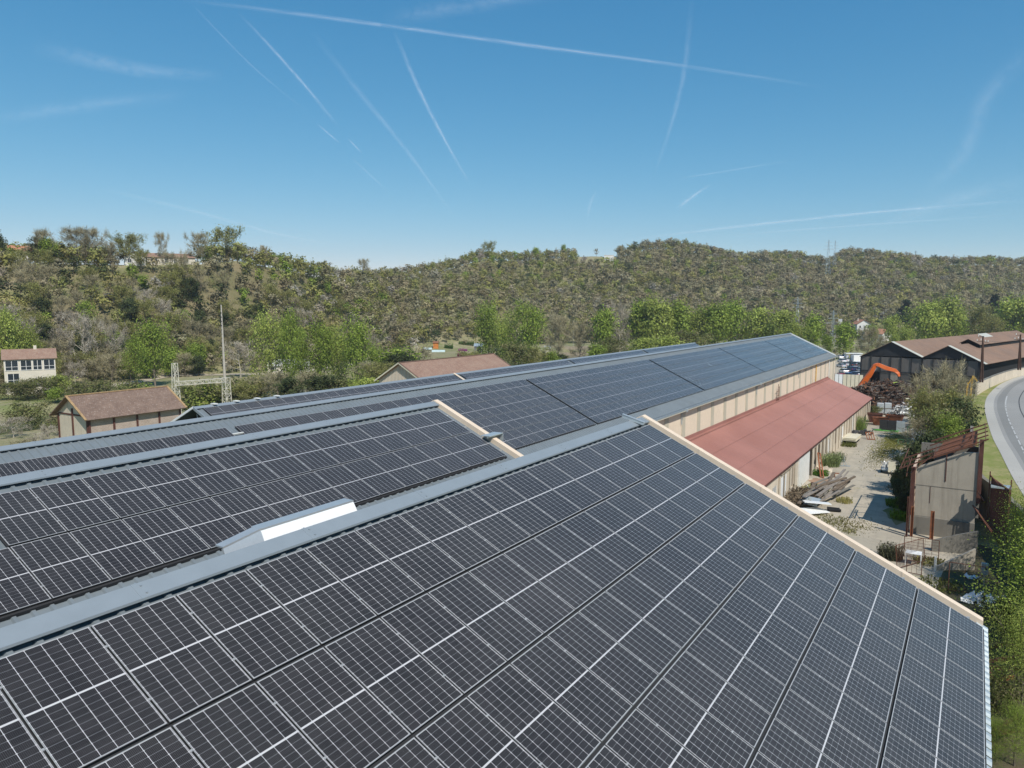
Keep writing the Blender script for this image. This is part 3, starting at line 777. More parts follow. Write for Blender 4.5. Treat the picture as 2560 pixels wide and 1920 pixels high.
# white sheet-metal duct cover running behind the nearest ridge
wd = thing('cable_duct_cover', 'bright white bent metal cover lying behind the nearest ridge', 'duct cover', (-10.3, 8, 0))
def onx(px, py, X):
    d = DIR(px, py); t = X/d.x; return Vector((X, d.y*t, CAMZ+d.z*t))
q = lambda v: v-wd.location
a0, a1 = onx(556, 1372, -10.15), onx(650, 1326, -10.15); b1_ = onx(881, 1254, -10.15)
a0d, a1d, b1d = [p+Vector((.30, 0, -.62)) for p in (a0, a1, b1_)]
b = MB(); th = Vector((.02, 0, .01)); P_ = [q(p) for p in (a1, b1_, b1d+Vector((0,.06,0)), a1d)]; b.hexa([p-th for p in P_]+[p+th for p in P_]); b.build('cover_sheet', M['white_sheet'], wd)
b = MB(); P_ = [q(p) for p in (a0, a1, a1d, a0d)]; b.hexa([p-th*1.2 for p in P_]+[p+th*.8 for p in P_]); b.build('ramp_sheet', M['alu'], wd)
b = MB(); b.bar(q(a0)+Vector((-.08,0,.02)), q(a1)+Vector((-.08,0,.02)), .2, .03); b.bar(q(a1)+Vector((-.1,0,.02)), q(b1_)+Vector((-.1,0,.02)), .26, .03); b.build('lip', M['alu'], wd)
# cable channel on the nearest ridge
cc = thing('cable_channel', 'pale grey metal channel lying across the nearest ridge beside the gable', 'cable channel', (0, 0, 0))
b = MB(); a = on(oA, sA, -.55, 22.35, .10)+Vector((-.25, .1, .0)); e = on(oA, sA, -.02, 22.55, .10); b.bar(a, e, .14, .10); b.build('channel', M['galv'], cc)
b = MB(); b.bar(a+Vector((0,0,.055)), e+Vector((0,0,.055)), .17, .012); b.build('lid', M['alu'], cc)
# bracket over the second roof's gable trim
cb = thing('bridging_bracket', 'pale metal bracket straddling the beige trim of the second roof', 'bracket', (0, 0, 0))
b = MB(); c0 = on(oB, sB, 2.35, yE-.35, .10); c1 = c0+Vector((0, .95, 0)); b.bar(c0, c1, .42, .03); b.bar(c1, c1+Vector((0,0,-.3)), .42, .02, up=(0,1,0)); b.build('top_plate', M['galv'], cb)
b = MB(); b.bar(c0+Vector((.1,0,-.05)), c1+Vector((.1,0,-.05)), .05, .06); b.build('support', M['alu'], cb)
# short rail ends sticking out of the arrays along the gables
for nm, o3, s3, rows in (('nearest', oA, sA, 6), ('second', oB, sB, 2)):
    for j in range(rows):
        for k, f_ in enumerate((.42, 1.38)):
            r = MB(); p = on(o3, s3, j*DV+f_, o3[1], -.06); r.bar(p+Vector((0,-.02,0)), p+Vector((0,.17,0)), .055, .04)
            if k: r.bar(p+Vector((0,.10,.02)), p+Vector((0,.17,.02)), .09, .05)
            oo = r.build('rail_end', M['alu']); tag(oo, 'rail end at the %s roof gable trim, %s one of the %s panel row' % (nm, ('upper', 'lower')[k], ORD[j]), 'rail end', 'rail ends along the gables')
cg = thing('bridging_bracket', 'white metal strap joining two panel blocks near the left end of the long roof', 'bracket', (0, 0, 0))
b = MB(); p = on(oC, sC, .62, 22.62, .0); b.bar(p, p+Vector((0, .62, 0)), .12, .03); b.build('top_plate', M['white_paint'], cg)
b = MB(); b.bar(p+Vector((.02,-.05,-.05)), p+Vector((.02,.66,-.05)), .05, .05); b.build('support', M['alu'], cg)

# ------------------------------------------------------------------ red-roofed range
def zr0(y): return CAMZ-12.99-.0078*(y-69.5)      # roof line against the long wall
def zr1(y): return CAMZ-16.37-.0075*(y-68.19)     # eave
yr0, yr1, xr0, xr1 = 30.0, 150.65, -23.57, -15.72
tr = thing('workshop_range', 'long low workshop with faded red metal roof below the beige wall', 'workshop', (-19.6, 90, 0))
s_ = lambda b: (setattr(b, 'v', [(x+19.6, y-90, z) for x, y, z in b.v]), b)[1]
b = MB(); n_ = Vector((.4, 0, .9)).normalized()
b.hexa([(xr0,yr0,zr0(yr0)-.05),(xr1,yr0,zr1(yr0)-.05),(xr1,yr1,zr1(yr1)-.05),(xr0,yr1,zr0(yr1)-.05),(xr0,yr0,zr0(yr0)),(xr1,yr0,zr1(yr0)),(xr1,yr1,zr1(yr1)),(xr0,yr1,zr0(yr1))])
k = yr0+.1
while k < yr1-.1:
    w1 = .05; h = .048
    b.hexa([(xr0,k-w1,zr0(k)),(xr1,k-w1,zr1(k)),(xr1,k+w1,zr1(k)),(xr0,k+w1,zr0(k)),(xr0,k-w1*.5,zr0(k)+h),(xr1,k-w1*.5,zr1(k)+h),(xr1,k+w1*.5,zr1(k)+h),(xr0,k+w1*.5,zr0(k)+h)]); k += .25
s_(b).build('roof', M['red_roof'], tr)
b = MB()
for f_ in (.34, .67):
    xx = xr0+(xr1-xr0)*f_; b.bar((xx, yr0, zr0(yr0)+(zr1(yr0)-zr0(yr0))*f_+.05), (xx, yr1, zr0(yr1)+(zr1(yr1)-zr0(yr1))*f_+.05), .05, .012)
s_(b).build('sheet_lap', M['red_roof'], tr)
b = MB(); b.bar((xr0+.05, yr0, zr0(yr0)+.18), (xr0+.05, yr1, zr0(yr1)+.18), .03, .34); b.bar((xr0+.2, yr0, zr0(yr0)-.03), (xr0+.2, yr1, zr0(yr1)-.03), .36, .12); s_(b).build('flashing', M['red_roof'], tr)
b = MB(); b.bar((xr1+.03, yr0, zr1(yr0)-.06), (xr1+.03, yr1, zr1(yr1)-.06), .05, .16); s_(b).build('gutter', M['ruststreak'], tr)
# front wall with real openings
xw = -15.98
opens = [  # y0, y1, z0, z1, kind
 (72.8, 74.6, 1.1, 2.7, 'window'), (76.4, 79.2, 0, 3.0, 'pale_door'), (81.6, 82.5, .9, 3.3, 'slit'), (86.0, 90.9, 0, 3.6, 'white_door'), (90.95, 93.0, 0, 3.55, 'open'),
 (94.4, 95.4, 1.0, 3.1, 'slit'), (96.9, 98.0, 1.0, 3.1, 'slit'), (99.5, 100.9, 1.0, 3.1, 'slit'), (102.3, 103.6, 1.0, 3.1, 'slit'), (104.4, 106.7, 0, 2.6, 'pale_door'),
 (110.0, 111.4, 1.0, 3.1, 'slit'), (113.0, 114.2, 1.0, 3.1, 'slit'), (115.6, 118.0, 0, 2.7, 'pale_door'), (120.5, 121.7, .6, 3.0, 'slit'), (123.6, 124.8, .6, 3.0, 'slit'), (127, 129.5, 0, 3.0, 'white_panel'), (131.5, 132.4, .7, 3.0, 'slit'), (134.0, 135, .7, 3.0, 'slit'), (136.8, 137.7, .7, 3.0, 'slit'), (139.5, 140.4, .7, 3.0, 'slit'), (142.2, 143.1, .7, 3.0, 'slit'), (145, 145.9, .7, 3.0, 'slit'), (147.6, 148.5, .7, 3.0, 'slit')]
b = MB(); y = yr0
def wbox(ya, yb, za, zb): b.box(xw-.25, xw, ya, yb, za, zb)
for (ya, yb, za, zb, kd) in opens:
    if ya > y: wbox(y, ya, -.1, zr1(ya)-.12)
    if za > 0: wbox(ya, yb, -.1, za)
    if zb < zr1(yb)-.14: wbox(ya, yb, zb, zr1(yb)-.12)
    y = yb
wbox(y, yr1-.3, -.1, zr1(yr1)-.12)
s_(b).build('front_wall', M['conc_pale'], tr)
b = MB(); b.face([(xr0, yr1-.3, 0), (xw, yr1-.3, 0), (xw, yr1-.3, zr1(yr1)-.1), (xr0, yr1-.3, zr0(yr1)-.1)]); s_(b).build('end_wall', M['conc_pale'], tr)
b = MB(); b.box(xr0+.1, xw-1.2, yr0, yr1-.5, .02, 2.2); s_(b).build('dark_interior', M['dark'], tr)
for k in range(30):
    yy = 75.3+k*2.52
    if yy > 149: break
    b = MB(); b.box(xw, xw+.07, yy-.11, yy+.11, 0, zr1(yy)-.14); s_(b).build('pilaster', M['stone'], tr)
for (ya, yb, za, zb, kd) in opens:
    b = MB()
    if kd == 'white_door': b.box(xw+.03, xw+.10, ya-.1, yb+.05, .05, zb+.12); s_(b).build('sliding_door', M['white_paint'], tr)
    elif kd == 'white_panel': b.box(xw-.1, xw-.04, ya, yb, .0, zb); s_(b).build('door', M['white_paint'], tr)
    elif kd == 'pale_door': b.box(xw-.14, xw-.06, ya, yb, .0, zb); s_(b).build('door', M['white_sheet'] if ya < 80 else M['render_w'], tr)
    elif kd == 'window':
        b.box(xw-.16, xw-.12, ya, yb, za, zb); f_ = s_(b).build('window', M['glass'], tr)
        b = MB()
        for yy in (ya+.04, (ya+yb)/2, yb-.04): b.box(xw-.12, xw-.04, yy-.04, yy+.04, za, zb)
        for zz in (za+.03, zb-.04): b.box(xw-.119, xw-.041, ya+.08, yb-.08, zz-.03, zz+.03)
        o = s_(b).build('frame', M['render_w'], f_)
    elif kd == 'slit': b.box(xw-.2, xw-.13, ya, yb, za, zb); s_(b).build('shutter', M['oldwood'], tr)
b = MB(); b.box(xw+.005, xw+.16, 84.6, 85.8, 0, 3.5); s_(b).build('door_track_post', M['white_paint'], tr)
b = MB(); b.bar((xw+.14, 75.2, 3.75), (xw+.14, 80.6, 3.7), .1, .12); b.bar((xw+.12, 76.0, 3.45), (xw+.12, 80.9, 3.35), .14, .10); s_(b).build('lintel_beam', M['stone'], tr)
# ------------------------------------------------------------------ trees
def rnd(a=0, b=1): return rng.uniform(a, b)
def tquads(a, b, r0, r1, n=3):
    d = b-a; L = np.linalg.norm(d)+1e-9; d = d/L
    x = np.cross(d, [0.3, .2, .9]); x /= np.linalg.norm(x)+1e-9; y = np.cross(d, x); q = []
    for i in range(n):
        t0, t1 = 2*np.pi*i/n, 2*np.pi*(i+1)/n
        c0, c1 = x*np.cos(t0)+y*np.sin(t0), x*np.cos(t1)+y*np.sin(t1)
        q.append([a+c0*r0, a+c1*r0, b+c1*r1, b+c0*r1])
    return q
def unit(v): return v/(np.linalg.norm(v)+1e-9)
def leafq(c, s, up=.35, out=None):
    n = unit(rng.normal(size=3)+[0, 0, up]) if out is None else unit(out+rng.normal(size=3)*.32); u = unit(np.cross(n, rng.normal(size=3))); v = np.cross(n, u)
    return [c-u*s-v*s*.6, c+u*s-v*s*.6, c+u*s*.8+v*s*.7, c-u*s*.8+v*s*.7]
def twigq(c, d, L, wd):
    d = unit(d); s = unit(np.cross(d, rng.normal(size=3)))*wd*.5
    return [c-s, c+s, c+d*L+s*.25, c+d*L-s*.25]
def make_tree(kind, hi, seed):
    """10 m tree: returns trunk quads/colours and crown quads/colours. hi = detail 0..2"""
    global rng
    keep = rng; rng = np.random.default_rng(seed)
    P = dict(bare=dict(th=.22, n=9, sp=.42, up=.75, cr=.40), bud=dict(th=.2, n=9, sp=.44, up=.7, cr=.42), green=dict(th=.22, n=9, sp=.33, up=1.0, cr=.33),
             willow=dict(th=.16, n=10, sp=.42, up=.75, cr=.42), dark=dict(th=.1, n=9, sp=.36, up=.7, cr=.36), cyp=dict(th=.05, n=8, sp=.10, up=2.5, cr=.11),
             pale=dict(th=.18, n=9, sp=.45, up=.7, cr=.42), shrub=dict(th=.03, n=10, sp=.6, up=.8, cr=.6), cedar=dict(th=.12, n=14, sp=.36, up=.15, cr=.4))[kind]
    tr, cr, tips = [], [], []
    top = np.array([rnd(-.4, .4), rnd(-.4, .4), 7.6 if kind not in ('cyp', 'cedar') else 9.6])
    pts = [np.zeros(3), np.array([rnd(-.15, .15), rnd(-.15, .15), 10*P['th']]), top*.55+[rnd(-.3, .3), rnd(-.3, .3), 0], top]
    rad = [.20, .15, .09, .03]
    if kind == 'shrub': rad = [.08, .06, .05, .03]
    for i in range(3): tr += tquads(pts[i], pts[i+1], rad[i], rad[i+1], 5 if hi else 3)
    tips.append((pts[3], np.array([0, 0, 1.])))
    nl = P['n'] + (4 if hi else 0)
    for i in range(nl):
        f = (i+.5)/nl; z = 10*(P['th']*.8 + (.80-P['th'])*f)
        base = np.array([np.interp(z, [p[2] for p in pts], [p[k] for p in pts]) for k in range(3)])
        a = i*2.4 + rnd(-.4, .4)
        reach = 10*P['sp']*(np.sin(np.pi*np.clip(.22+.68*f, 0, 1))**.7)*rnd(.72, 1.12)
        if kind == 'cedar': reach = 10*P['sp']*(1.05-f)*rnd(.7, 1.1)
        d = np.array([np.cos(a), np.sin(a), P['up']*(.5+.9*f)]); d[2] *= rnd(.7, 1.2)
        mid = base + unit(d)*reach*.5 + rng.normal(size=3)*.15; end = mid + unit(d+np.array([0, 0, .35 if kind != 'cedar' else -.05]))*reach*.55
        end[2] = min(end[2], 9.9)
        tr += tquads(base, mid, .085, .05); tr += tquads(mid, end, .05, .02)
        tips.append((end, end-mid))
        for j in range(4 if hi else 2):
            s0 = base + (mid-base)*rnd(.35, 1) if j % 2 else mid+(end-mid)*rnd(.1, .9)
            dd = unit(unit(end-base) + rng.normal(size=3)*.6 + [0, 0, .2]); L = reach*rnd(.25, .5)
            e2 = s0+dd*L; e2[2] = min(e2[2], 10.1); tr += tquads(s0, e2, .035, .012); tips.append((e2, dd))
            if hi:
                for k in range(3):
                    d3 = unit(dd+rng.normal(size=3)*.7); e3 = s0+dd*L*rnd(.3, 1)+d3*reach*rnd(.14, .3); e3[2] = min(e3[2], 10.2)
                    tips.append((e3, d3)); cr += [twigq(e3-d3*reach*.2, d3, reach*.2, .05)]
    cols = dict(bare=[(.305, .27, .165), (.255, .225, .135), (.345, .305, .19)], bud=[(.30, .295, .10), (.26, .265, .085), (.32, .295, .13)],
                green=[(.25, .325, .06), (.30, .375, .08), (.20, .265, .05)], willow=[(.37, .42, .11), (.31, .365, .085), (.25, .30, .065)],
                dark=[(.085, .105, .045), (.068, .085, .04), (.10, .12, .05)], cyp=[(.03, .045, .022)], pale=[(.36, .32, .25), (.29, .25, .19), (.42, .38, .31)],
                shrub=[(.18, .19, .07), (.15, .17, .055), (.22, .20, .10)], cedar=[(.035, .05, .032), (.05, .065, .04)])[kind]
    crc = []; CC = np.mean([q_[0] for q_ in tips], axis=0)-[0, 0, 1.2]
    big = .42 if hi == 3 else 1.0 if hi == 2 else (1.25 if hi == 1 else 2.0)
    nper = {3: 52, 2: 15, 1: 9, 0: 3}[hi]
    for tp, d in tips:
        clump = rnd(.72, 1.2) if hi else rnd(.85, 1.12); c0 = np.array(cols[rng.integers(len(cols))])*clump
        if hi == 0:
            # far trees: crown built of coarse sprays, dense enough to read as a solid wood
            for k in range(8):
                off = rng.normal(size=3)*[.7, .7, .55]; c_ = tp+off-unit(d)*.3; cr.append(leafq(c_, rnd(.30, .55), out=unit((c_-CC)*[1, 1, 1.3])))
            for k in range(2):
                dd = unit(unit(d)+rng.normal(size=3)*.6+[0, 0, .4]); cr.append(twigq(tp+rng.normal(size=3)*.3, dd, rnd(.8, 1.5), .13))
        elif kind in ('bare', 'pale'):
            for k in range(int(nper*.9)+1):
                dd = unit(unit(d)+rng.normal(size=3)*.75+[0, 0, .3]); c = tp - unit(d)*rnd(0, .9) + rng.normal(size=3)*.25
                cr.append(twigq(c, dd, rnd(.6, 1.3)*(1 if hi else 1.3), .055*big)); 
        elif kind == 'bud':
            for k in range(nper):
                dd = unit(unit(d)+rng.normal(size=3)*.7+[0, 0, .3]); cr.append(twigq(tp-unit(d)*rnd(0, .8)+rng.normal(size=3)*.2, dd, rnd(.6, 1.2), .045*big))
                cr.append(leafq(tp+rng.normal(size=3)*.55, .12*big*rnd(.7, 1.3)))
        else:
            sg = {'green': .70, 'willow': .75, 'dark': .5, 'cyp': .35, 'shrub': .6, 'cedar': .45}[kind]
            for k in range(int((1.05 if hi == 2 else .9)*nper*(1.8 if kind in ('dark', 'cyp', 'cedar', 'willow') else 1.5))):
                off = rng.normal(size=3)*sg; off[2] *= (.35 if kind == 'cedar' else 1.0)
                cr.append(leafq(tp+off, (.105 if hi >= 2 else .15)*big*rnd(.6, 1.35), .5, None if k % 5 == 0 else unit((tp+off-CC)*[1, 1, 1.3])*.55))
        while len(crc) < len(cr):
            crc.append(np.clip(c0*(rnd(.8, 1.2) if hi else rnd(.93, 1.07)), 0, 1))
    tcol = {'pale': (.40, .36, .29), 'dark': (.07, .055, .04), 'shrub': (.12, .10, .07)}.get(kind, (.155, .13, .10))
    trc = [np.array(tcol)*rnd(.8, 1.2) for _ in tr]
    rng = keep
    return np.array(tr), np.array(trc), np.array(cr), np.array(crc)
def quad_mesh(name, q, c, mat):
    q = np.asarray(q, np.float32).reshape(-1, 3); n = len(q); nf = n//4
    me = bpy.data.meshes.new(name); me.vertices.add(n); me.vertices.foreach_set('co', q.ravel())
    me.loops.add(n); me.loops.foreach_set('vertex_index', np.arange(n, dtype=np.int32))
    me.polygons.add(nf); me.polygons.foreach_set('loop_start', np.arange(0, n, 4, dtype=np.int32))
    at = me.color_attributes.new('Col', 'FLOAT_COLOR', 'POINT')
    cc = np.repeat(np.c_[np.asarray(c, np.float32), np.ones(nf, np.float32)], 4, axis=0); at.data.foreach_set('color', cc.ravel())
    me.update(calc_edges=True); me.materials.append(mat); return me
KN = ['bare', 'bud', 'green', 'willow', 'dark', 'pale', 'cyp', 'cedar', 'shrub']
PH = {}
for ki, k in enumerate(KN):
    PH[k] = []
    for v in range(2 if k in ('cyp', 'cedar') else 4):
        a = make_tree(k, 1, 100*ki+v); PH[k].append((quad_mesh('trunk', a[0], a[1], M['twig']), quad_mesh('crown', a[2], a[3], M['twig'] if k in ('bare', 'pale') else M['leaf'])))
PHI = {k: [make_tree(k, 2, 900+17*i+j) for j in range(2)] for i, k in enumerate(('green', 'bare', 'bud', 'willow'))}
PHI = {k: [(quad_mesh('trunk', a[0], a[1], M['twig']), quad_mesh('crown', a[2], a[3], M['twig'] if k == 'bare' else M['leaf'])) for a in v] for k, v in PHI.items()}
PH3 = [(quad_mesh('trunk', a[0], a[1], M['twig']), quad_mesh('crown', a[2], a[3], M['leaf'])) for a in [make_tree(k, 3, 77+j) for j, k in enumerate(('green', 'willow', 'green'))]]
PLO = {k: [make_tree(k, 0, 500+13*i+v) for v in range(4)] for i, k in enumerate(KN)}
KW = dict(bare='bare grey tree', bud='olive tree just coming into bud', green='fresh green poplar', willow='bright yellow green tree', dark='dark evergreen tree', pale='pale leafless tree', cyp='narrow dark cypress', cedar='dark spreading cedar', shrub='bushy green shrub')
def plant(kind, x, y, z, h, wd=1.0, label=None, cat='tree', group=None, hi=False, name=None, rz=None, near=False):
    nm = name or dict(bare='bare_tree', bud='budding_tree', green='poplar_tree', willow='willow_tree', dark='evergreen_tree', pale='pale_bare_tree', cyp='cypress_tree', cedar='cedar_tree', shrub='shrub')[kind]
    src = PH3 if near else PHI[kind] if hi and kind in PHI else PH[kind]
    tk, cw = src[rng.integers(len(src))]; s = h/10
    r = bpy.data.objects.new(nm, None); COL.objects.link(r); r.location = (x, y, z-.15); r.rotation_euler = (0, 0, rnd(0, 6.28) if rz is None else rz); r.scale = (s*wd, s*wd, s); r.empty_display_size = .5
    for mm in (tk, cw):
        o = bpy.data.objects.new(mm.name.split('.')[0], mm); COL.objects.link(o); o.parent = r
    tag(r, label, cat, group)
    return r
def xy_at(px, d):
    q_ = DIR(px, 900); h = math.hypot(q_.x, q_.y); return q_.x/h*d, q_.y/h*d
def ztop(px, py, d):
    q_ = DIR(px, py); h = math.hypot(q_.x, q_.y); return CAMZ + q_.z/h*d
# trees one can pick out: kind, px, py of the top, distance, width factor, label
BELT = [
 ('willow', 25, 775, 204, 1.25, 'bright green tree at the left edge over the glazed house'),
 ('willow', 78, 815, 208, .8, 'slender green tree behind the glazed house roof'),
 ('green', 385, 795, 205, 1.5, 'broad fresh green tree left of the lattice gantry'),
 ('green', 340, 835, 212, 1.1, 'smaller green tree beside the broad one left of the gantry'),
 ('pale', 214, 785, 222, 1.2, 'pale leafless tree right of the glazed house, taller one'),
 ('pale', 286, 800, 228, 1.1, 'pale leafless tree left of the broad green tree'),
 ('pale', 600, 848, 232, 1.8, 'whitish spreading bare tree right of the concrete pole'),
 ('willow', 676, 795, 216, 1.1, 'yellow green tree in front of the white bungalow'),
 ('green', 730, 770, 208, .75, 'tall narrow green tree in front of the white bungalow'),
 ('green', 800, 802, 214, 1.15, 'green tree just right of the white bungalow'),
 ('green', 752, 838, 216, .9, 'low green tree behind the white bungalow roof'),
 ('green', 893, 792, 212, 1.15, 'green tree with ivy trunk left of the tiled barn'),
 ('willow', 845, 826, 222, .9, 'pale green tree between two greener ones left of the barn'),
 ('green', 935, 858, 218, .9, 'small green tree right above the tiled barn gable'),
 ('green', 1222, 752, 300, .95, 'tall green tree just right of the grey garden shed'),
 ('willow', 1256, 790, 294, .8, 'thin green tree next to the white pole'),
 ('green', 1318, 758, 288, 1.25, 'large bushy green tree alone above the low roof'),
 ('bare', 1395, 785, 328, 1.1, 'grey bare tree right of the large bushy green tree'),
 ('bare', 1450, 800, 338, 1.0, 'brown bare tree before the terraced meadow'),
 ('green', 1508, 770, 330, 1.2, 'first green tree of the long riverside belt'),
 ('pale', 1549, 758, 338, .9, 'pale half leafed tree in the riverside belt'),
 ('green', 1592, 752, 343, 1.15, 'second green tree of the riverside belt'),
 ('willow', 1640, 750, 338, 1.3, 'third tree of the riverside belt, rounder and darker'),
 ('green', 1694, 754, 342, 1.2, 'fourth tree of the riverside belt, above the ridge end step'),
 ('willow', 1742, 775, 350, 1.1, 'fifth tree of the riverside belt, lower and paler'),
 ('green', 1786, 757, 348, 1.2, 'sixth tree of the riverside belt'),
 ('green', 1826, 750, 356, 1.1, 'seventh tree of the riverside belt, tallest'),
 ('willow', 1888, 772, 350, 1.3, 'eighth tree of the riverside belt, yellow green'),
 ('willow', 1949, 778, 340, 1.3, 'ninth tree of the belt, above the peak of the long roof'),
 ('willow', 1985, 806, 325, 1.2, 'low yellow green tree directly above the peak of the long roof'),
 ('green', 2030, 782, 338, 1.15, 'dark trunked green tree right of the long roof peak'),
 ('green', 2108, 806, 320, 1.3, 'green tree above the parked cars'),
 ('green', 2068, 835, 305, 1.0, 'lower green tree between roof end and parked cars'),
 ('bare', 2169, 812, 296, 1.15, 'brown bare tree left of the dark shed gable'),
 ('bare', 2205, 835, 302, 1.0, 'grey bare tree behind the dark shed gable'),
 ('willow', 2262, 820, 330, 1.0, 'small yellowish round tree above the dark shed ridge'),
 ('willow', 2235, 836, 325, .9, 'smaller yellowish round tree left of the other above the shed'),
 ('willow', 2311, 757, 372, 1.35, 'broad lime green tree behind the brown roofs'),
 ('willow', 2354, 746, 380, 1.2, 'tallest lime green tree behind the brown roofs'),
 ('green', 2392, 772, 385, 1.1, 'lime green tree right of the tallest one behind the brown roofs'),
 ('bud', 2442, 768, 390, 1.2, 'dull green tree behind the first wooden pole'),
 ('bud', 2480, 790, 385, 1.1, 'dull green tree between the two wooden poles'),
 ('willow', 2528, 746, 400, 1.4, 'big bright green tree at the right edge above the roofs'),
 ('willow', 2575, 752, 395, 1.3, 'bright green tree cut by the right edge'),
 ('willow', 2225, 790, 420, 1.1, 'green tree below the orange roofed house'),
 ('green', 2180, 812, 400, 1.0, 'green tree below the white house'),
 ('cedar', 2258, 728, 520, 1.0, 'dark spreading cedar right of the white house'),
 ('cyp', 2476, 724, 560, 1.6, 'narrow dark cypress on the right below the hill'),
 ('dark', 2125, 738, 580, 1.2, 'dark rounded evergreen above the white house'),
 ('dark', 15, 578, 292, 1.0, 'dark ivy covered tree at the far left skyline'),
 ('cyp', 173, 603, 280, 1.3, 'narrow dark cypress on the left skyline'),
 ('bare', 128, 568, 302, 1.1, 'bare spreading tree on the left skyline near the white house'),
 ('bare', 212, 560, 296, 1.25, 'largest bare tree on the left skyline'),
 ('bare', 250, 562, 300, 1.2, 'bare tree touching the largest one on the left skyline'),
 ('bud', 330, 586, 306, 1.6, 'low olive tree on the left skyline behind the villa'),
 ('bare', 420, 576, 300, .95, 'bare tree right behind the long villa'),
 ('bare', 466, 580, 296, 1.0, 'bare tree standing before the right end of the villa'),
 ('bare', 506, 576, 298, 1.05, 'bare tree just right of the villa on the skyline'),
 ('bud', 578, 567, 300, 1.35, 'large budding tree at the right end of the left skyline'),
 ('bare', 670, 610, 335, .8, 'thin bare tree standing up from the sloping skyline'),
 ('bare', 915, 640, 420, 1.0, 'bare tree at the dip in the skyline'),
 ('bud', 1225, 604, 575, 1.2, 'bare topped tree crowning the middle skyline'),
 ('green', 1408, 611, 640, 1.1, 'green round tree at the right end of the middle wood'),
 ('green', 1340, 618, 630, 1.2, 'green tree in the middle skyline wood'),
 ('bare', 1489, 620, 645, .9, 'lone small bare tree on the meadow skyline'),
]
plants = []
for k, px, py, d, wd, lb in BELT:
    if 'skyline' in lb or 'villa' in lb: d = float(np.interp(px, PXS, DCR))+(2 if 'standing before' not in lb else -14)
    if not ('skyline' in lb or 'villa' in lb): d *= math.hypot(1, (px-1280)/FPX)
    x, y = xy_at(px, d); z = H(x, y); h = ztop(px, py, d)-z
    if 'skyline' in lb or 'villa' in lb: h = min(max(h, 6), 14.5)
    plant(k, x, y, z, max(h, 2), wd*(.8 if 'skyline' in lb else .55 if px < 1000 else .7), lb, hi=(d < 330), group=None)
# shrubs near the river and round the sheds
SHR = [(60, 1010, 150, 'shrub'), (20, 1040, 140, 'pale'), (110, 1060, 132, 'pale'), (150, 1050, 138, 'shrub'), (75, 1085, 125, 'pale'), (35, 1095, 122, 'bare'), (190, 960, 175, 'shrub'), (112, 946, 180, 'shrub'), (146, 938, 184, 'willow'), (46, 954, 178, 'bud'), (80, 948, 181, 'shrub'), (15, 958, 177, 'shrub'), (240, 955, 178, 'shrub'), (300, 965, 172, 'shrub'), (350, 958, 180, 'green'),
 (130, 968, 172, 'green'), (60, 955, 175, 'shrub'), (610, 940, 172, 'bare'), (650, 935, 176, 'bud'), (690, 925, 170, 'bare'), (725, 940, 165, 'dark'), (765, 925, 168, 'bare'), (800, 935, 160, 'dark'), (840, 940, 158, 'dark'), (870, 950, 155, 'shrub'), (905, 945, 150, 'willow'), (925, 900, 190, 'bare'), (960, 905, 185, 'bud'),
 (590, 955, 165, 'bud'), (560, 960, 168, 'shrub'), (520, 962, 170, 'willow'), (475, 965, 172, 'shrub'), (1000, 880, 215, 'dark'), (1037, 862, 245, 'bare'), (992, 868, 225, 'green'),
 (1290, 862, 235, 'shrub'), (1340, 868, 238, 'bud'), (1380, 878, 240, 'green'), (1405, 882, 252, 'dark'), (1180, 878, 230, 'bud'), (1490, 860, 262, 'green'), (1530, 850, 270, 'shrub'), (1600, 845, 275, 'willow'), (1660, 840, 280, 'willow'), (1720, 832, 285, 'shrub')]
for n_, (px, py, d, k) in enumerate(SHR):
    d0_ = d; d = d if px < 200 and d < 160 else d*math.hypot(1, (px-1280)/FPX)
    x, y = xy_at(px, d); z = H(x, y); h = max(ztop(px, py, d)-z, 1.5)
    plant(k, x, y, z, h, 1.5 if k == 'shrub' else 1.6, '%s by the river, %s riverside bush from the left' % (dict(bare='brown leafless bush', bud='budding bush', green='green bush', willow='pale green bush', dark='dark bush', pale='pale twiggy bush', shrub='leafy bush')[k], nth(sorted(SHR).index((px, py, d0_, k)))), 'bush', 'bushes along the river', name='river_bush')

# hillside wood
def hillside():
    pts = []
    def ok(px, t, x, y):
        if 300 < px < 515 and .74 < t: return rnd() < .12 and t < .9
        if 20 < px < 110 and .9 < t: return rnd() < .35
        if 500 < px < 650 and .62 < t < 1.0: return rnd() < .25
        if 1435 < px < 1545 and t > .86: return False
        if 1035 < px < 1215 and t < .10: return False
        if 975 < px < 1090 and .22 < t < .42: return rnd() < .25
        if 2140 < px < 2240 and t < .16: return rnd() < .2
        if 2090 < px < 2200 and .02 < t < .18: return rnd() < .2
        return True
    for i in range(34000):
        px = rnd(-350, 2950); a = math.atan((px-1280)/FPX)
        df = np.interp(px, PXS, DFT); dc = np.interp(px, PXS, DCR)
        d = math.sqrt(rnd((df-6)**2, (dc+26)**2)); t = (d-df)/(dc-df)
        x, y = d*(math.sin(a)*cy-math.cos(a)*sy), d*(math.sin(a)*sy+math.cos(a)*cy)
        if not ok(px, t, x, y): continue
        pts.append((x, y, d, t, px))
    # thin to a minimum spacing
    out = []; grid = {}
    for p in pts:
        sp_ = 3.5 + p[2]*.0022
        g = (int(p[0]/6), int(p[1]/6)); good = True
        for i in (-1, 0, 1):
            for j in (-1, 0, 1):
                for q_ in grid.get((g[0]+i, g[1]+j), ()):
                    if (q_[0]-p[0])**2+(q_[1]-p[1])**2 < sp_*sp_: good = False; break
        if good: grid.setdefault(g, []).append(p); out.append(p)
    return out
HP = hillside()
trees = []
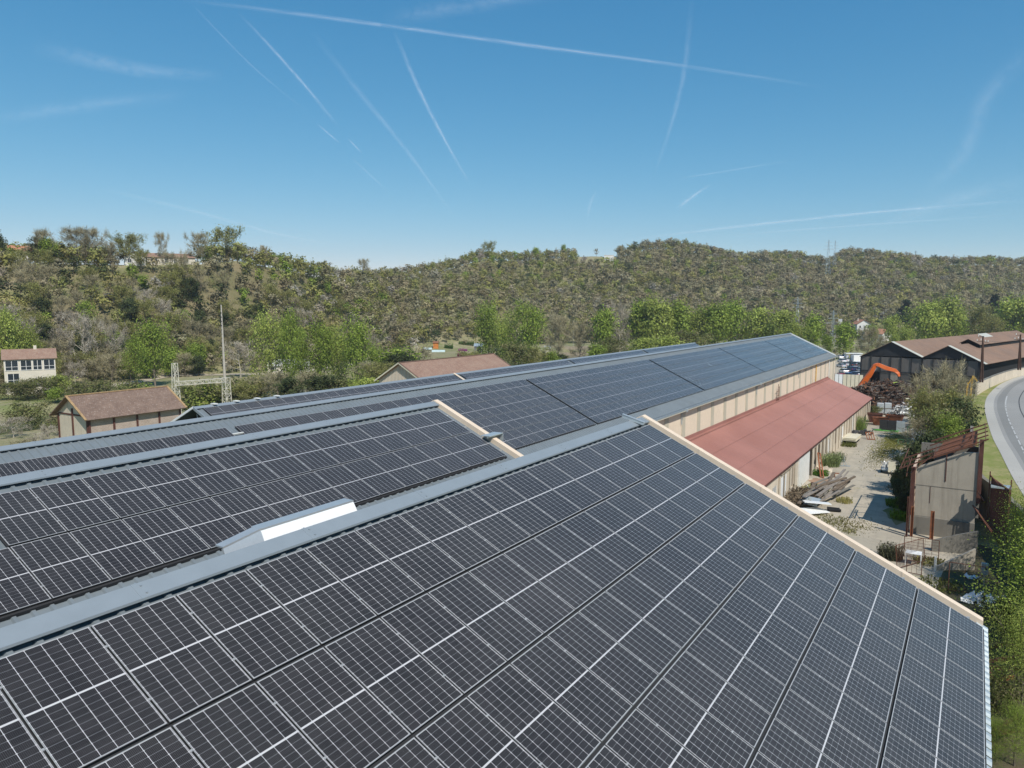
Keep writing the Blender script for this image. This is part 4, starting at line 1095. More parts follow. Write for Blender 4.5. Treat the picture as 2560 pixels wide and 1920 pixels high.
for x, y, d, t, px in HP:
    n1 = noise.noise(Vector((x*.018, y*.018, 0))); n2 = noise.noise(Vector((x*.05, y*.05, 5)))
    r = rnd()
    if px < 900:
        pb = dict(bare=.42, bud=.30, dark=.10, green=.08, pale=.05, shrub=.05)
        if 250 < px < 640 and .3 < t < .75: pb['dark'] = .24; pb['bare'] = .30
        if n1 > .15: pb['green'] += .16; pb['bud'] += .1
    elif px < 1500: pb = dict(bare=.50, bud=.36, dark=.06, green=.03, pale=.05)
    else: pb = dict(bare=.62, bud=.26, dark=.06, green=.025, pale=.035)
    if px > 1000 and t > .55 and px < 1450: pb['bud'] += .35; pb['green'] += .03
    if t < .06: pb['shrub'] = pb.get('shrub', 0)+.15; pb['green'] += .1
    ks = list(pb); ws = np.array([pb[k] for k in ks]); k = ks[rng.choice(len(ks), p=ws/ws.sum())]
    h = rnd(6.2, 10.2) if k != 'shrub' else rnd(3, 5)
    if px > 1500: h = rnd(7, 12)
    trees.append((h/d, k, x, y, d, t, px, h))
trees.sort(key=lambda q_: -q_[0])
NIND = 190
ind = trees[:NIND]; rest = trees[NIND:]
zone = lambda t: 'skyline' if t > .9 else ('upper slope' if t > .6 else ('middle slope' if t > .3 else 'lower slope'))
cnt = {}
for s_, k, x, y, d, t, px, h in sorted(ind, key=lambda q_: q_[6]):
    key = (k, zone(t)); cnt[key] = cnt.get(key, -1)+1
    lb = '%s, left hill %s, %s from the left' % (KW[k], zone(t), nth(cnt[key]))
    plant(k, x, y, H(x, y), h, rnd(.85, 1.15), lb, 'tree', 'trees of the left hill')
# everything further off reads as one wood
def merge_lo(lst, name, label):
    Q, C = [], []
    for s_, k, x, y, d, t, px, h in lst:
        tr, trc, cr, crc = PLO[k][rng.integers(4)]
        a = rnd(0, 6.28); s = h/10; wd = s*rnd(.85, 1.2); ca, sa = math.cos(a)*wd, math.sin(a)*wd
        q_ = np.concatenate([tr, cr]); c = np.concatenate([trc, crc])
        X = q_[..., 0]*ca-q_[..., 1]*sa+x; Y = q_[..., 0]*sa+q_[..., 1]*ca+y; Z = q_[..., 2]*s+H(x, y)-.3
        tint = rnd(.82, 1.18); hue = np.array([rnd(.94, 1.06), 1, rnd(.92, 1.05)])
        Q.append(np.stack([X, Y, Z], -1)); C.append(np.clip(c*tint*hue, 0, 1))
    me = quad_mesh(name, np.concatenate(Q), np.concatenate(C), M['leaf'])
    o = bpy.data.objects.new(name, me); COL.objects.link(o); tag(o, label, 'wood', kind='stuff')
merge_lo(rest, 'hillside_wood', 'mixed bare and budding woodland covering the hills along the valley')
# low scrub on the valley floor
scr = []
for i in range(1500):
    px = rnd(-300, 2500)
    if px < 1000 and rnd() < (.62 if px > 600 else .78): continue
    df = np.interp(px, PXS, DFT); d = math.sqrt(rnd(150**2, (df+10)**2)); x, y = xy_at(px, d)
    if x > -186 and y < 340: 
        if not (-148 < x < -132 and rnd() < .8): continue
    if noise.noise(Vector((x*.035, y*.035, 9))) < -.02 and x < -186: continue
    if 590 < px < 820 and d > 222: continue
    if px < 190 and d > 196: continue
    if 1000 < px < 1235 and 232 < d < 395: continue
    if 1340 < px < 1500 and 290 < d: continue
    if 290 < px < 600 and 205 < d < 262: continue
    k = ['shrub', 'bare', 'bud', 'willow', 'pale'][rng.choice(5, p=[.30, .26, .22, .14, .08])]
    scr.append((0, k, x, y, d, 0, px, rnd(1.2, 3.8) if k != 'bare' else rnd(2, 5)))
merge_lo(scr, 'riverside_scrub', 'tangled low scrub and saplings on the river banks and valley floor')
# ------------------------------------------------------------------ buildings around the works
def loc_shift(b, L): b.v = [(x-L[0], y-L[1], z-L[2]) for x, y, z in b.v]; return b
def PL_(px, py, p0, n):
    d = DIR(px, py); c = Vector((0, 0, CAMZ)); t = (Vector(p0)-c).dot(n)/d.dot(n); return c+d*t
def uvface(b, pts, o, ux, uy):
    ux, uy = Vector(ux).normalized(), Vector(uy).normalized(); b.face(pts, [((Vector(p)-Vector(o)).dot(ux), (Vector(p)-Vector(o)).dot(uy)) for p in pts])
def slab(b, pts, n, t, o, ux, uy):
    """thick plate with brick/tile uv on all faces"""
    n = Vector(n).normalized()*t; lo = [Vector(p)-n for p in pts]; pts = [Vector(p) for p in pts]
    uvface(b, pts, o, ux, uy); uvface(b, lo[::-1], o, ux, uy)
    for i in range(len(pts)):
        j = (i+1) % len(pts); uvface(b, [pts[i], lo[i], lo[j], pts[j]], o, ux, uy)
def tiled_gable(name, label, cat, x0, x1, y0, y1, ze, zr, wall, roof, edge=None, over=.5, rz=0, loc=(0, 0, 0), group=None, windows=(), xr=None, chimney=None, base=-.5, doors=(), zel=None):
    """gable building, ridge along local Y, roof thick; windows: (face, a0, a1, z0, z1)"""
    t = thing(name, label, cat, loc, rz, group); xr = (x0+x1)/2 if xr is None else xr; zel = ze if zel is None else zel
    b = MB(); f = lambda pts: uvface(b, pts, (x0, y0, 0), (Vector(pts[1])-Vector(pts[0])), (0, 0, 1))
    f([(x0,y0,base),(x1,y0,base),(x1,y0,ze),(xr,y0,zr-.12),(x0,y0,zel)]); f([(x1,y1,base),(x0,y1,base),(x0,y1,zel),(xr,y1,zr-.12),(x1,y1,ze)])
    f([(x1,y0,base),(x1,y1,base),(x1,y1,ze),(x1,y0,ze)]); f([(x0,y1,base),(x0,y0,base),(x0,y0,zel),(x0,y1,zel)])
    b.build('wall', wall, t)
    b = MB(); sr = (zr-ze)/(x1-xr); s_l = (zr-zel)/(xr-x0)
    A, B_ = (xr, y0-over, zr+.05), (xr, y1+over, zr+.05)
    C_, D_ = (x1+over, y1+over, ze-over*sr+.05), (x1+over, y0-over, ze-over*sr+.05)
    slab(b, [A, D_, C_, B_], (sr, 0, 1), .12, A, (0, 1, 0), (1, 0, -sr))
    rf = b.build('roof', roof, t)
    b = MB(); E_, F_ = (x0-over, y1+over, zel-over*s_l+.05), (x0-over, y0-over, zel-over*s_l+.05)
    slab(b, [A, B_, E_, F_], (-s_l, 0, 1), .12, A, (0, 1, 0), (-1, 0, -s_l)); b.build('roof', roof, t)
    if edge:
        b = MB()
        b.bar(Vector(A)+Vector((0,.1,.03)), Vector(D_)+Vector((0,.1,.03)), .3, .1); b.bar(Vector(B_)+Vector((0,-.1,.03)), Vector(C_)+Vector((0,-.1,.03)), .3, .1); b.bar(Vector(A)+Vector((0,0,.03)), Vector(B_)+Vector((0,0,.03)), .34, .12)
        b.build('ridge_tiles', edge, rf)
    for (fc, a0, a1, z0, z1) in windows:
        for nm, mt, dd, g in (('window', M['glass'], .03, 0), ('frame', M['render_w'], .06, 1)):
            b = MB()
            def bx(u0, u1, w0, w1, e):
                if fc == 'S': b.box(u0, u1, y0-e, y0+.02, w0, w1)
                elif fc == 'E': b.box(x1-.02, x1+e, u0, u1, w0, w1)
                elif fc == 'W': b.box(x0-e, x0+.02, u0, u1, w0, w1)
            if not g: bx(a0, a1, z0, z1, dd); wn = b.build(nm, mt, t)
            else:
                for u in (a0, (a0+a1)/2-.03, a1-.06): bx(u, u+.06, z0, z1, dd)
                bx(a0+.07, a1-.07, z1-.07, z1, dd-.004); bx(a0-.05, a1+.05, z0-.06, z0, dd+.06); b.build(nm, mt, wn)
    for (fc, a0, a1, z1, mt) in doors:
        b = MB()
        if fc == 'S': b.box(a0, a1, y0-.05, y0+.02, 0, z1)
        else: b.box(x1-.02, x1+.05, a0, a1, 0, z1)
        b.build('door', mt, t)
    if chimney:
        cx, cy_, hh = chimney; b = MB(); b.box(cx-.3, cx+.3, cy_-.3, cy_+.3, zr-1.2, zr+hh); b.box(cx-.38, cx+.38, cy_-.38, cy_+.38, zr+hh, zr+hh+.12); b.build('chimney', roof if False else M['render'], rf)
    return t
# brick barn on the left, between the halls and the river
t = tiled_gable('brick_barn', 'small barn with brown tiled roof, dark steel posts and pale blockwork walls', 'barn', -4.1, 3.7, 0, 13.2, 6.2, 8.65, M['block'], M['tile_brown'], M['tile_edge'], .75, 0, (-102.25, 51.2, 0))
b = MB(); b.face([(-3.66,-.03,0),(3.66,-.03,0),(3.66,-.03,6.2),(0,-.03,8.5),(-3.66,-.03,6.2)]); b.build('gable_render', M['conc_pale'], t)
for x, y in [(3.72, k*3.28+.1) for k in range(5)]+[(-3.66, -.08), (3.6, -.08), (0, -.08)]:
    b = MB(); b.box(x-.12, x+.12, y-.1, y+.14, 0, 6.1 if x else 7.0); b.build('steel_post', M['ruststreak'], t)
b = MB(); b.box(-3.6, 3.6, -.10, -.04, 6.05, 6.25); b.box(-3.6, 3.6, -.10, -.04, 2.2, 2.35); b.build('cross_beam', M['ruststreak'], t)
b = MB(); b.box(4.05, 4.2, -.7, 13.9, 5.68, 5.82); b.build('gutter', M['galv'], t)
# second tiled barn, corrugated gable
t = tiled_gable('tiled_barn', 'long barn with faded red tiled roof and pale corrugated gable beyond the low hall', 'barn', -5.0, 5.2, 0, 28, 8.0, 10.9, M['plaster_pink'], M['tile_pink'], M['tile_pink'], .6, 0, (-83.4, 96.2, 0))
b = MB(); k = -4.95
while k < 5.1:
    zt = 10.6-abs(k)*(2.9/5.1); b.box(k, k+.16, -.07, 0, 0, zt); k += .32
b.build('corrugated_gable', M['render'], t)
b = MB(); b.bar((0, -.62, 10.9), (5.8, -.62, 7.55), .06, .22); b.bar((0, -.62, 10.9), (-5.6, -.62, 7.55), .06, .22); b.build('verge_board', M['cream_sheet'], t)

# twin-gabled dark sheds on the right
Lc = G(2156, 964, 0); ang = R(-14.5); fd = Vector((math.cos(ang), math.sin(ang), 0)); rd = Vector((-math.sin(ang), math.cos(ang), 0))
pf = lambda px, py: PL_(px, py, Lc, rd)
eL, ap1, vM, ap2, eR = pf(2153.8, 888.9), pf(2229.6, 854.2), pf(2306.3, 893.3), pf(2371.4, 864.3), pf(2448, 902)
LEN = 120
tS = thing('dark_shed', 'blackened twin gabled shed with rusty brown roofs behind the scrap heap', 'shed', Lc)
sh = lambda b: loc_shift(b, Lc)
def plate(b, p, q_, s0, s1, t=.1, lift=0):
    u = Vector((0, 0, lift)); a, c = p+rd*s0+u, q_+rd*s0+u; b.hexa([a-Vector((0,0,t)), c-Vector((0,0,t)), c+rd*(s1-s0)-Vector((0,0,t)), a+rd*(s1-s0)-Vector((0,0,t)), a, c, c+rd*(s1-s0), a+rd*(s1-s0)])
exR = eR + (eR-ap2).normalized()*1.6; exL = eL + (eL-ap1).normalized()*.4
for p, q_ in ((ap1, exL), (ap1, vM), (ap2, vM), (ap2, exR)):
    b = MB(); plate(b, p, q_, -.4, LEN); sh(b).build('roof', M['fibro'], tS)
for p, q_ in ((ap1, vM), (ap2, exR)):
    b = MB(); plate(b, p, q_, -.45, 1.5, .04, .05); sh(b).build('verge_sheet', M['fibro_pale'], tS)
g0 = lambda v: Vector((v.x, v.y, -.2))
b = MB(); b.face([eL, vM, ap1]); b.face([vM, eR, ap2]); sh(b).build('upper_cladding', M['darkclad'], tS)
# lower facade as separate panels with a dark doorway
n1, n2 = 6, 6; tops = []
def fac(a, bb, n, hole):
    for i in range(n):
        p = a.lerp(bb, i/n); q_ = a.lerp(bb, (i+1)/n); p = p+fd*.10; q_ = q_-fd*.10; zt = min(a.z, bb.z)
        b = MB(); P0, Q0 = Vector((p.x, p.y, 4.1)), Vector((q_.x, q_.y, 4.1)); P1, Q1 = Vector((p.x, p.y, zt-.15)), Vector((q_.x, q_.y, zt-.15))
        b.hexa([P0, Q0, Q0+rd*.12, P0+rd*.12, P1, Q1, Q1+rd*.12, P1+rd*.12]); sh(b).build('panel', M['shedpanel'], tS)
        if i in hole: continue
        b = MB(); P0, Q0 = Vector((p.x, p.y, -.1)), Vector((q_.x, q_.y, -.1)); P1, Q1 = Vector((p.x, p.y, 3.8)), Vector((q_.x, q_.y, 3.8))
        b.hexa([P0, Q0, Q0+rd*.12, P0+rd*.12, P1, Q1, Q1+rd*.12, P1+rd*.12])
        k = 0
        while k < (Q0-P0).length-.1:
            c = P0+fd*(k+.06)-rd*.02; b.obox((c.x, c.y, 1.85), fd*.05, rd*.03, Vector((0,0,1.9))); k += .22
        sh(b).build('panel', M['shedpanel'] if i != 3 else M['conc'], tS)
fac(eL, vM, 6, (1, 5)); fac(vM, eR, 5, (1,))
b = MB()
for a, bb, n in ((eL, vM, 6), (vM, eR, 5)):
    for i in range(n+1):
        p = a.lerp(bb, i/n); w_ = .16 if i in (0, n) else .07; b.obox((p.x-rd.x*.05, p.y-rd.y*.05, 3.85), fd*w_, rd*.12, Vector((0,0,3.9)))
sh(b).build('steel_frame', M['darkclad'], tS)
b = MB()
for a, bb in ((eL, vM), (vM, eR)): b.bar(Vector((a.x, a.y, 3.95))-rd*.14, Vector((bb.x, bb.y, 3.95))-rd*.14, .06, .3)
sh(b).build('cross_beam', M['darkclad'], tS)
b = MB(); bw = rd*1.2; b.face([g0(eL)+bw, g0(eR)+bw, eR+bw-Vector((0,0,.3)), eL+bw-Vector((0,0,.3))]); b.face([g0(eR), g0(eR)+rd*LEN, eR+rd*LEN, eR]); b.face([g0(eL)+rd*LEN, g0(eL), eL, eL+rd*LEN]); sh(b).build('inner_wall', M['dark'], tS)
# raised ridge monitor on the right-hand gable
b = MB(); mz = Vector((0,0,1.15)); w1 = (eR-ap2)*.36; w2 = (vM-ap2)*.32
for ww in (w1, w2): plate(b, ap2+mz, ap2+mz+ww*1.15, 15, LEN, .08)
sh(b).build('ridge_monitor', M['fibro'], tS)
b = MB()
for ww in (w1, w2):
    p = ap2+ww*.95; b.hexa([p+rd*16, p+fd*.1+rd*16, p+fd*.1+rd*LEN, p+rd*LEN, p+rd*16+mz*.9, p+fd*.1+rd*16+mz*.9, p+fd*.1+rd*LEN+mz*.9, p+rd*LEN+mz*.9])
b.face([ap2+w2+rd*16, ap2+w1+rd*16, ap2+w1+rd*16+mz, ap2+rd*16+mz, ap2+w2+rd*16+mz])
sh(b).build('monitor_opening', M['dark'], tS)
b = MB(); q_ = ap1.lerp(ap1+rd*LEN, .93); plate(b, ap1, ap1.lerp(vM, .6), LEN*.60, LEN*.68, .04, .06); sh(b).build('replacement_sheets', M['fibro_pale'], tS)

# ------------------------------------------------------------------ ruin beside the road bank
YR = 73.76
tR = thing('ruined_workshop', 'roofless concrete workshop with rusty bare roof framing beside the road bank', 'ruin', (-1.7, YR, 0))
sr_ = lambda b: loc_shift(b, (-1.7, YR, 0))
def onY(px, py, Y=YR):
    d = DIR(px, py); t = Y/d.y; return Vector((d.x*t, Y, CAMZ+d.z*t))
wl_, wm_, wr_ = onY(2292, 1167), onY(2410, 1131), onY(2446, 1132)
b = MB(); th = Vector((0, .22, 0)); pts = [Vector((wl_.x, YR, 1.55)), Vector((.72, YR, 1.55)), Vector((.72, YR, wr_.z)), wm_, wl_]
b.prism(pts, (0,0,0), th); sr_(b).build('front_wall', M['conc'], tR)
b = MB(); b.box(-4.2, .75, YR-.18, YR+.3, -.1, 1.6); sr_(b).build('plinth_wall', M['conc_dark'], tR)
b = MB(); b.box(-4.32, -4.12, YR+.3, 84, -.1, 5.5); sr_(b).build('left_wall', M['plaster_pink'], tR)
b = MB(); b.box(-4.1, .9, 84, 84.25, -.1, 6.6); sr_(b).build('rear_wall', M['conc_dark'], tR)
b = MB(); b.box(.75, .98, YR+.3, 84, 2.0, 7.4); sr_(b).build('right_wall', M['conc_dark'], tR)
for x, z0, z1, m_ in ((-4.12, -.1, 6.0, 'ruststreak'), (.90, 3.4, 8.95, 'ruststreak')):
    b = MB(); b.box(x-.16, x+.16, YR-.15, YR+.22, z0, z1); sr_(b).build('steel_column', M[m_], tR)
b = MB(); b.box(-1.66, -1.58, YR-.05, YR+.01, 5.0, 7.4); b.box(-2.75, -2.71, YR-.03, YR+.01, 2.9, 4.4); sr_(b).build('wall_rail', M['ruststreak'], tR)
b = MB(); b.box(-4.1, .74, YR-.02, YR+.0, 4.42, 4.47); b.box(-4.1, -2.6, YR-.02, YR, 1.6, 1.66); sr_(b).build('wall_joint', M['conc_dark'], tR)
# purlins and rafters, sagging to the left
za = lambda x: 6.35 + (x+4.2)*.50
for k, yy in enumerate((YR-.55, YR+1.7, YR+4.0, YR+6.4, YR+8.8)):
    b = MB(); x0 = -5.2 if k < 3 else -3.2; b.bar((x0, yy, za(x0)+.05*k), (1.35, yy+.1*k, za(1.35)), .07, .11); sr_(b).build('rafter', M['rust'], tR)
for k, x in enumerate((-5.15, -4.45, -2.6, .2, 1.15)):
    y1_ = (YR+9.4, YR+2.6, YR+5, YR+9.5, YR+9.4)[k]; b = MB(); b.bar((x, YR-.7, za(x)-.06), (x, y1_, za(x)+.1), .06, .09); sr_(b).build('purlin', M['rust'], tR)
b = MB(); b.bar((-4.0, YR-.4, 5.9), (-2.3, YR+1.6, 7.4), .06); b.bar((-1.2, YR+.2, 7.6), (.2, YR+5, 8.5), .14); b.bar((-4.9, YR-.6, 5.95), (-4.9, YR+3, 5.95), .05); b.bar((-4.6, YR-.6, 5.2), (-4.6, YR+2, 6.4), .05); b.bar((-1.6, YR+.1, 7.5), (.9, YR-.2, 8.6), .08); sr_(b).build('loose_bar', M['rust'], tR)
b = MB(); b.hexa([(-2.8,YR+3.4,za(-2.8)-.75),(.6,YR+3.2,za(.6)-.75),(.6,YR+9.6,za(.6)-.5),(-2.2,YR+9.6,za(-2.2)-.5),(-2.8,YR+3.4,za(-2.8)-.70),(.6,YR+3.2,za(.6)-.70),(.6,YR+9.6,za(.6)-.45),(-2.2,YR+9.6,za(-2.2)-.45)]); sr_(b).build('rusty_roof_sheet', M['rust_or'], tR)
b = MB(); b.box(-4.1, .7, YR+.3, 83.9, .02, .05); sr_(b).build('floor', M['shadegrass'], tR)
# steel gantry remnant leaning against the bank
t = thing('rusty_stair_tower', 'leaning rusty steel frame and plate beside the ruin\'s right column', 'steel frame', (2.2, 72.6, 0))
b = MB(); b.hexa([(-.5,0,2.6),(.75,-1.2,1.6),(.85,-1.1,1.6),(-.4,.1,2.6),(-.5,0,6.0),(.75,-1.2,5.3),(.85,-1.1,5.3),(-.4,.1,6.0)]); b.build('side_plate', M['ruststreak'], t)
b = MB()
for a, c in (((-.6,0,1.9),(-.6,0,6.5)), ((.8,-1.2,.9),(.8,-1.2,5.6)), ((.9,-.2,3.9),(.9,-.2,6.0)), ((-.6,0,6.2),(.9,-1.2,4.6)), ((-.6,-.1,2.2),(.8,-1.3,1.2)), ((-1.7,.2,3.4),(.5,-1.4,.5)), ((-1.5,.2,3.2),(.7,-1.3,.4)), ((-.9,.1,3.9),(-1.4,.4,4.6))): b.bar(a, c, .09)
b.build('steel_bar', M['rust'], t)
b = MB(); b.box(-.5, .9, -.9, .3, 5.3, 5.42); b.build('platform', M['galv'], t)
# steel posts and low walls in front of the ruin
for nm, x, y, h, wd_, lb in (('steel_post', -2.40, 72.6, 2.5, .3, 'rusty orange steel post standing before the ruin plinth'), ('steel_post', -3.95, 72.6, 2.7, .22, 'rusty paired steel post at the ruin\'s left corner'), ('steel_post', -4.3, 72.2, 3.6, .14, 'leaning red steel post at the ruin\'s left corner')):
    b = MB(); b.box(-wd_/2, wd_/2, -.03, .03, 0, h); b.box(-wd_/2, -wd_/2+.03, -.12, .12, 0, h); b.box(wd_/2-.03, wd_/2, -.12, .12, 0, h)
    o = b.build(nm, M['rust_or'] if wd_ > .2 else M['rust']); o.location = (x, y, 0); tag(o, lb, 'steel post')
b = MB(); b.prism([(0,0,0),(3.2,.8,0),(3.2,.8,2.0),(1.6,.4,1.5),(0,0,.9)], (0,0,0), (-.05,.22,0)); o = b.build('low_wall', M['conc_dark']); o.location = (-2.2, 68.9, 0); tag(o, 'low stained concrete wall stepping up in front of the ruin', 'wall')
b = MB(); b.prism([(0,0,0),(2.6,1.6,0),(2.6,1.6,1.7),(0,0,.2)], (0,0,0), (-.1,.16,0)); o = b.build('low_wall', M['conc']); o.location = (-1.75, 63.9, 0); tag(o, 'wedge shaped low concrete wall behind the white post', 'wall')

# ------------------------------------------------------------------ left bank: gantry, concrete pole, houses
def lattice(b, a, c, w, n, r=.035, wtop=None):
    """square lattice mast between points a and c"""
    a, c = Vector(a), Vector(c); d = (c-a).normalized(); x = d.cross(Vector((0,0,1)) if abs(d.z) < .9 else Vector((1,0,0))).normalized(); y = d.cross(x); wt = w if wtop is None else wtop
    cor = lambda t: [a.lerp(c, t)+(x*sx+y*sy_)*((w*(1-t)+wt*t)/2) for sx, sy_ in ((-1,-1),(1,-1),(1,1),(-1,1))]
    for i in range(4): b.bar(cor(0)[i], cor(1)[i], r*1.6)
    for k in range(n):
        p, q_ = cor(k/n), cor((k+1)/n)
        for i in range(4):
            j = (i+1) % 4
            b.bar(p[i], q_[j] if k % 2 else q_[i], r) if k % 2 else b.bar(p[j], q_[i], r)
            b.bar(q_[i], q_[j], r)
t = thing('lattice_gantry', 'pale steel lattice portal with two masts and a cross beam behind the barn', 'gantry', (0, 0, 0))
m1, m2 = xy_at(436, 155), xy_at(563, 150)
b = MB(); lattice(b, (*m1, 0), (*m1, ztop(436, 908, 155)), 1.15, 9, .06, .75); b.build('mast', M['white_lattice'], t)
b = MB(); lattice(b, (*m2, 0), (*m2, ztop(563, 944, 150)), 1.3, 7, .06, 1.0); b.build('mast', M['white_lattice'], t)
b = MB(); zb = ztop(500, 956, 139); zb1, zb2 = ztop(440, 959, 155), ztop(563, 950, 150); lattice(b, (*m1, zb1), (*m2, zb2), .75, 14, .06); b.build('beam', M['white_lattice'], t)
px_, py_ = xy_at(560, 234); zb = H(px_, py_)
t = thing('concrete_pole', 'tall pale tapering concrete pole rising over the river bank', 'pole', (px_, py_, zb))
hp = ztop(549, 762, 234)-zb; b = MB(); b.tube((0, 0, 0), (-.25, 0, hp), .42, .17, 8); b.build('shaft', M['concrete_pole'], t)
b = MB()
for k in range(9): b.box(-.30, -.02, -.24, -.14, hp*.45+k*hp*.055, hp*.45+k*hp*.055+.35)
b.tube((-.25, 0, hp-.2), (-.25, 0, hp+.7), .05); b.bar((-.25, 0, hp-2.6), (1.2, 0, hp-2.5), .06); b.bar((-.2, 0, hp-5.4), (1.1, 0, hp-5.3), .06)
b.build('step_and_bracket', M['wire'], t)
def face_house(name, label, px0, px1, d, cat='house', group=None):
    """frame with local x along the facade seen from the camera"""
    x0, y0 = xy_at(px0, d); x1, y1 = xy_at(px1, d); a = math.atan2(y1-y0, x1-x0); return (x0, y0, H((x0+x1)/2, (y0+y1)/2)), a, math.hypot(x1-x0, y1-y0)
def long_house(name, label, px0, px1, d, ze, zr, depth, wall, roof, wins, rz_add=0, chim=None, hip=False, group=None, dz=0, pyb=None):
    """eaves side faces the camera: ridge along local x"""
    (X0, Y0, Z0), a, L = face_house(name, label, px0, px1, d); Z0 = ztop((px0+px1)/2, pyb, d) if pyb else Z0+dz
    t = thing(name, label, 'house', (X0, Y0, Z0), a+rz_add, group)
    b = MB(); f = lambda p: uvface(b, p, (0,0,0), Vector(p[1])-Vector(p[0]), (0,0,1)); D = depth
    f([(0,0,-5),(L,0,-5),(L,0,ze),(0,0,ze)]); f([(L,D,-5),(0,D,-5),(0,D,ze),(L,D,ze)]); f([(L,0,-5),(L,D,-5),(L,D,ze),(L,D/2,zr-.1),(L,0,ze)]); f([(0,D,-5),(0,0,-5),(0,0,ze),(0,D/2,zr-.1),(0,D,ze)])
    b.build('wall', wall, t); s = (zr-ze)/(D/2); o = .45; b = MB(); h_ = 2.2 if hip else 0
    slab(b, [(-o,-o,ze-o*s+.05),(L+o,-o,ze-o*s+.05),(L+o-h_,D/2,zr+.05),(-o+h_,D/2,zr+.05)], (0,-s,1), .12, (0,0,0), (1,0,0), (0,1,s))
    slab(b, [(L+o,D+o,ze-o*s+.05),(-o,D+o,ze-o*s+.05),(-o+h_,D/2,zr+.05),(L+o-h_,D/2,zr+.05)], (0,s,1), .12, (0,0,0), (1,0,0), (0,-1,s))
    if hip:
        slab(b, [(L+o,-o,ze-o*s+.05),(L+o,D+o,ze-o*s+.05),(L+o-h_,D/2,zr+.05)], (1,0,1), .1, (0,0,0), (0,1,0), (-1,0,1)); slab(b, [(-o,D+o,ze-o*s+.05),(-o,-o,ze-o*s+.05),(-o+h_,D/2,zr+.05)], (-1,0,1), .1, (0,0,0), (0,1,0), (1,0,1))
    rf = b.build('roof', roof, t)
    for (u0, u1, w0, w1) in wins:
        b = MB(); b.box(u0*L, u1*L, -.04, .02, w0, w1); wn = b.build('window', M['glass'], t)
        b = MB(); n_ = max(1, round((u1-u0)*L/1.1))
        for i in range(n_+1): x = u0*L+(u1-u0)*L*i/n_; b.box(x-.05, x+.05, -.10, -.03, w0, w1)
        b.box(u0*L-.1, u1*L+.1, -.12, -.02, w0-.12, w0); b.box(u0*L, u1*L, -.09, -.035, w0+(w1-w0)*.35, w0+(w1-w0)*.35+.08); b.build('frame', M['render_w'], wn)
    if chim: b = MB(); b.box(chim*L-.35, chim*L+.35, D/2-.3, D/2+.3, zr-.6, zr+.9); b.build('chimney', M['render'], rf)
    return t
long_house('glazed_house', 'river house with brown tiled roof above a long glazed veranda', 8, 138, 228, 6.6, 8.8, 8, M['render'], M['tile_pink'], [(.03,.27,3.6,6.0),(.32,.53,3.6,6.0),(.56,.73,3.6,6.0),(.77,.98,3.6,6.0),(.06,.28,.1,2.7)], chim=.62, dz=2.6)
long_house('bungalow', 'low white bungalow half hidden by trees right of the concrete pole', 668, 770, 257, 2.9, 4.6, 7, M['render'], M['fibro_pale'], [(.1,.26,1,2.2),(.40,.60,.3,2.3),(.78,.9,1,2.2)], rz_add=R(-4))
b = MB(); b.prism([(0,0,0),(5,0,0),(5,0,2.4),(2.5,0,3.9),(0,0,2.4)], (0,0,0), (0,4,0)); (X0, Y0, Z0), a, L = face_house('', '', 690, 735, 251)
o = b.build('outbuilding', M['render']); o.location = (X0, Y0, Z0); o.rotation_euler = (0,0,a); tag(o, 'small pale gabled outbuilding in front of the bungalow', 'outbuilding')
hill = lambda px: np.interp(px, PXS, DCR)
long_house('villa', 'long low villa with pale gable and tiled roof on the left skyline', 330, 500, 324, 3.0, 4.7, 9, M['render'], M['tile_pink'], [(.02,.07,1,2.2),(.10,.15,1,2.2),(.34,.44,.5,2.3),(.55,.6,1,2.2),(.68,.73,.6,2.3),(.86,.9,1,2.2)], rz_add=R(3), hip=True, dz=.2)
t = tiled_gable('villa_wing', 'cream gabled wing at the left end of the long villa', 'house wing', 0, 7.5, -3, 5, 3.0, 4.9, M['render_w'], M['tile_pink'], None, .5, math.atan2(*(lambda p, q_: (q_[1]-p[1], q_[0]-p[0]))(xy_at(322, 282), xy_at(365, 282))), (*xy_at(324, 322), H(*xy_at(335, 322))+.2), base=-3, windows=[('S', 1.2, 2.6, .8, 2.1), ('S', 4.6, 6.0, .8, 2.1)])
long_house('skyline_house', 'white house among bare trees at the far left skyline', 42, 95, 322, 5.4, 7.2, 8, M['render_w'], M['tile_orange'], [(.1,.25,3.4,4.7),(.5,.65,3.4,4.7),(.1,.3,.5,2.2)], dz=-.5)
long_house('garden_cabin', 'small grey flat cabin among trees below the villa', 274, 294, 292, 2.2, 2.6, 3, M['grey_wood'], M['galv'], [(.2,.5,.8,1.8)], dz=.5)
b = MB(); b.box(0, 8, 0, 6, -2, 3.6); b.box(-.2, 8.2, -.2, 6.2, 3.6, 3.85); xq, yq = xy_at(1508, 640); o = b.build('hilltop_cabin', M['render_w']); o.location = (xq, yq, H(xq, yq)+.3); o.rotation_euler = (0,0,R(25)); tag(o, 'tiny white cabin on the meadow skyline in the middle', 'cabin')
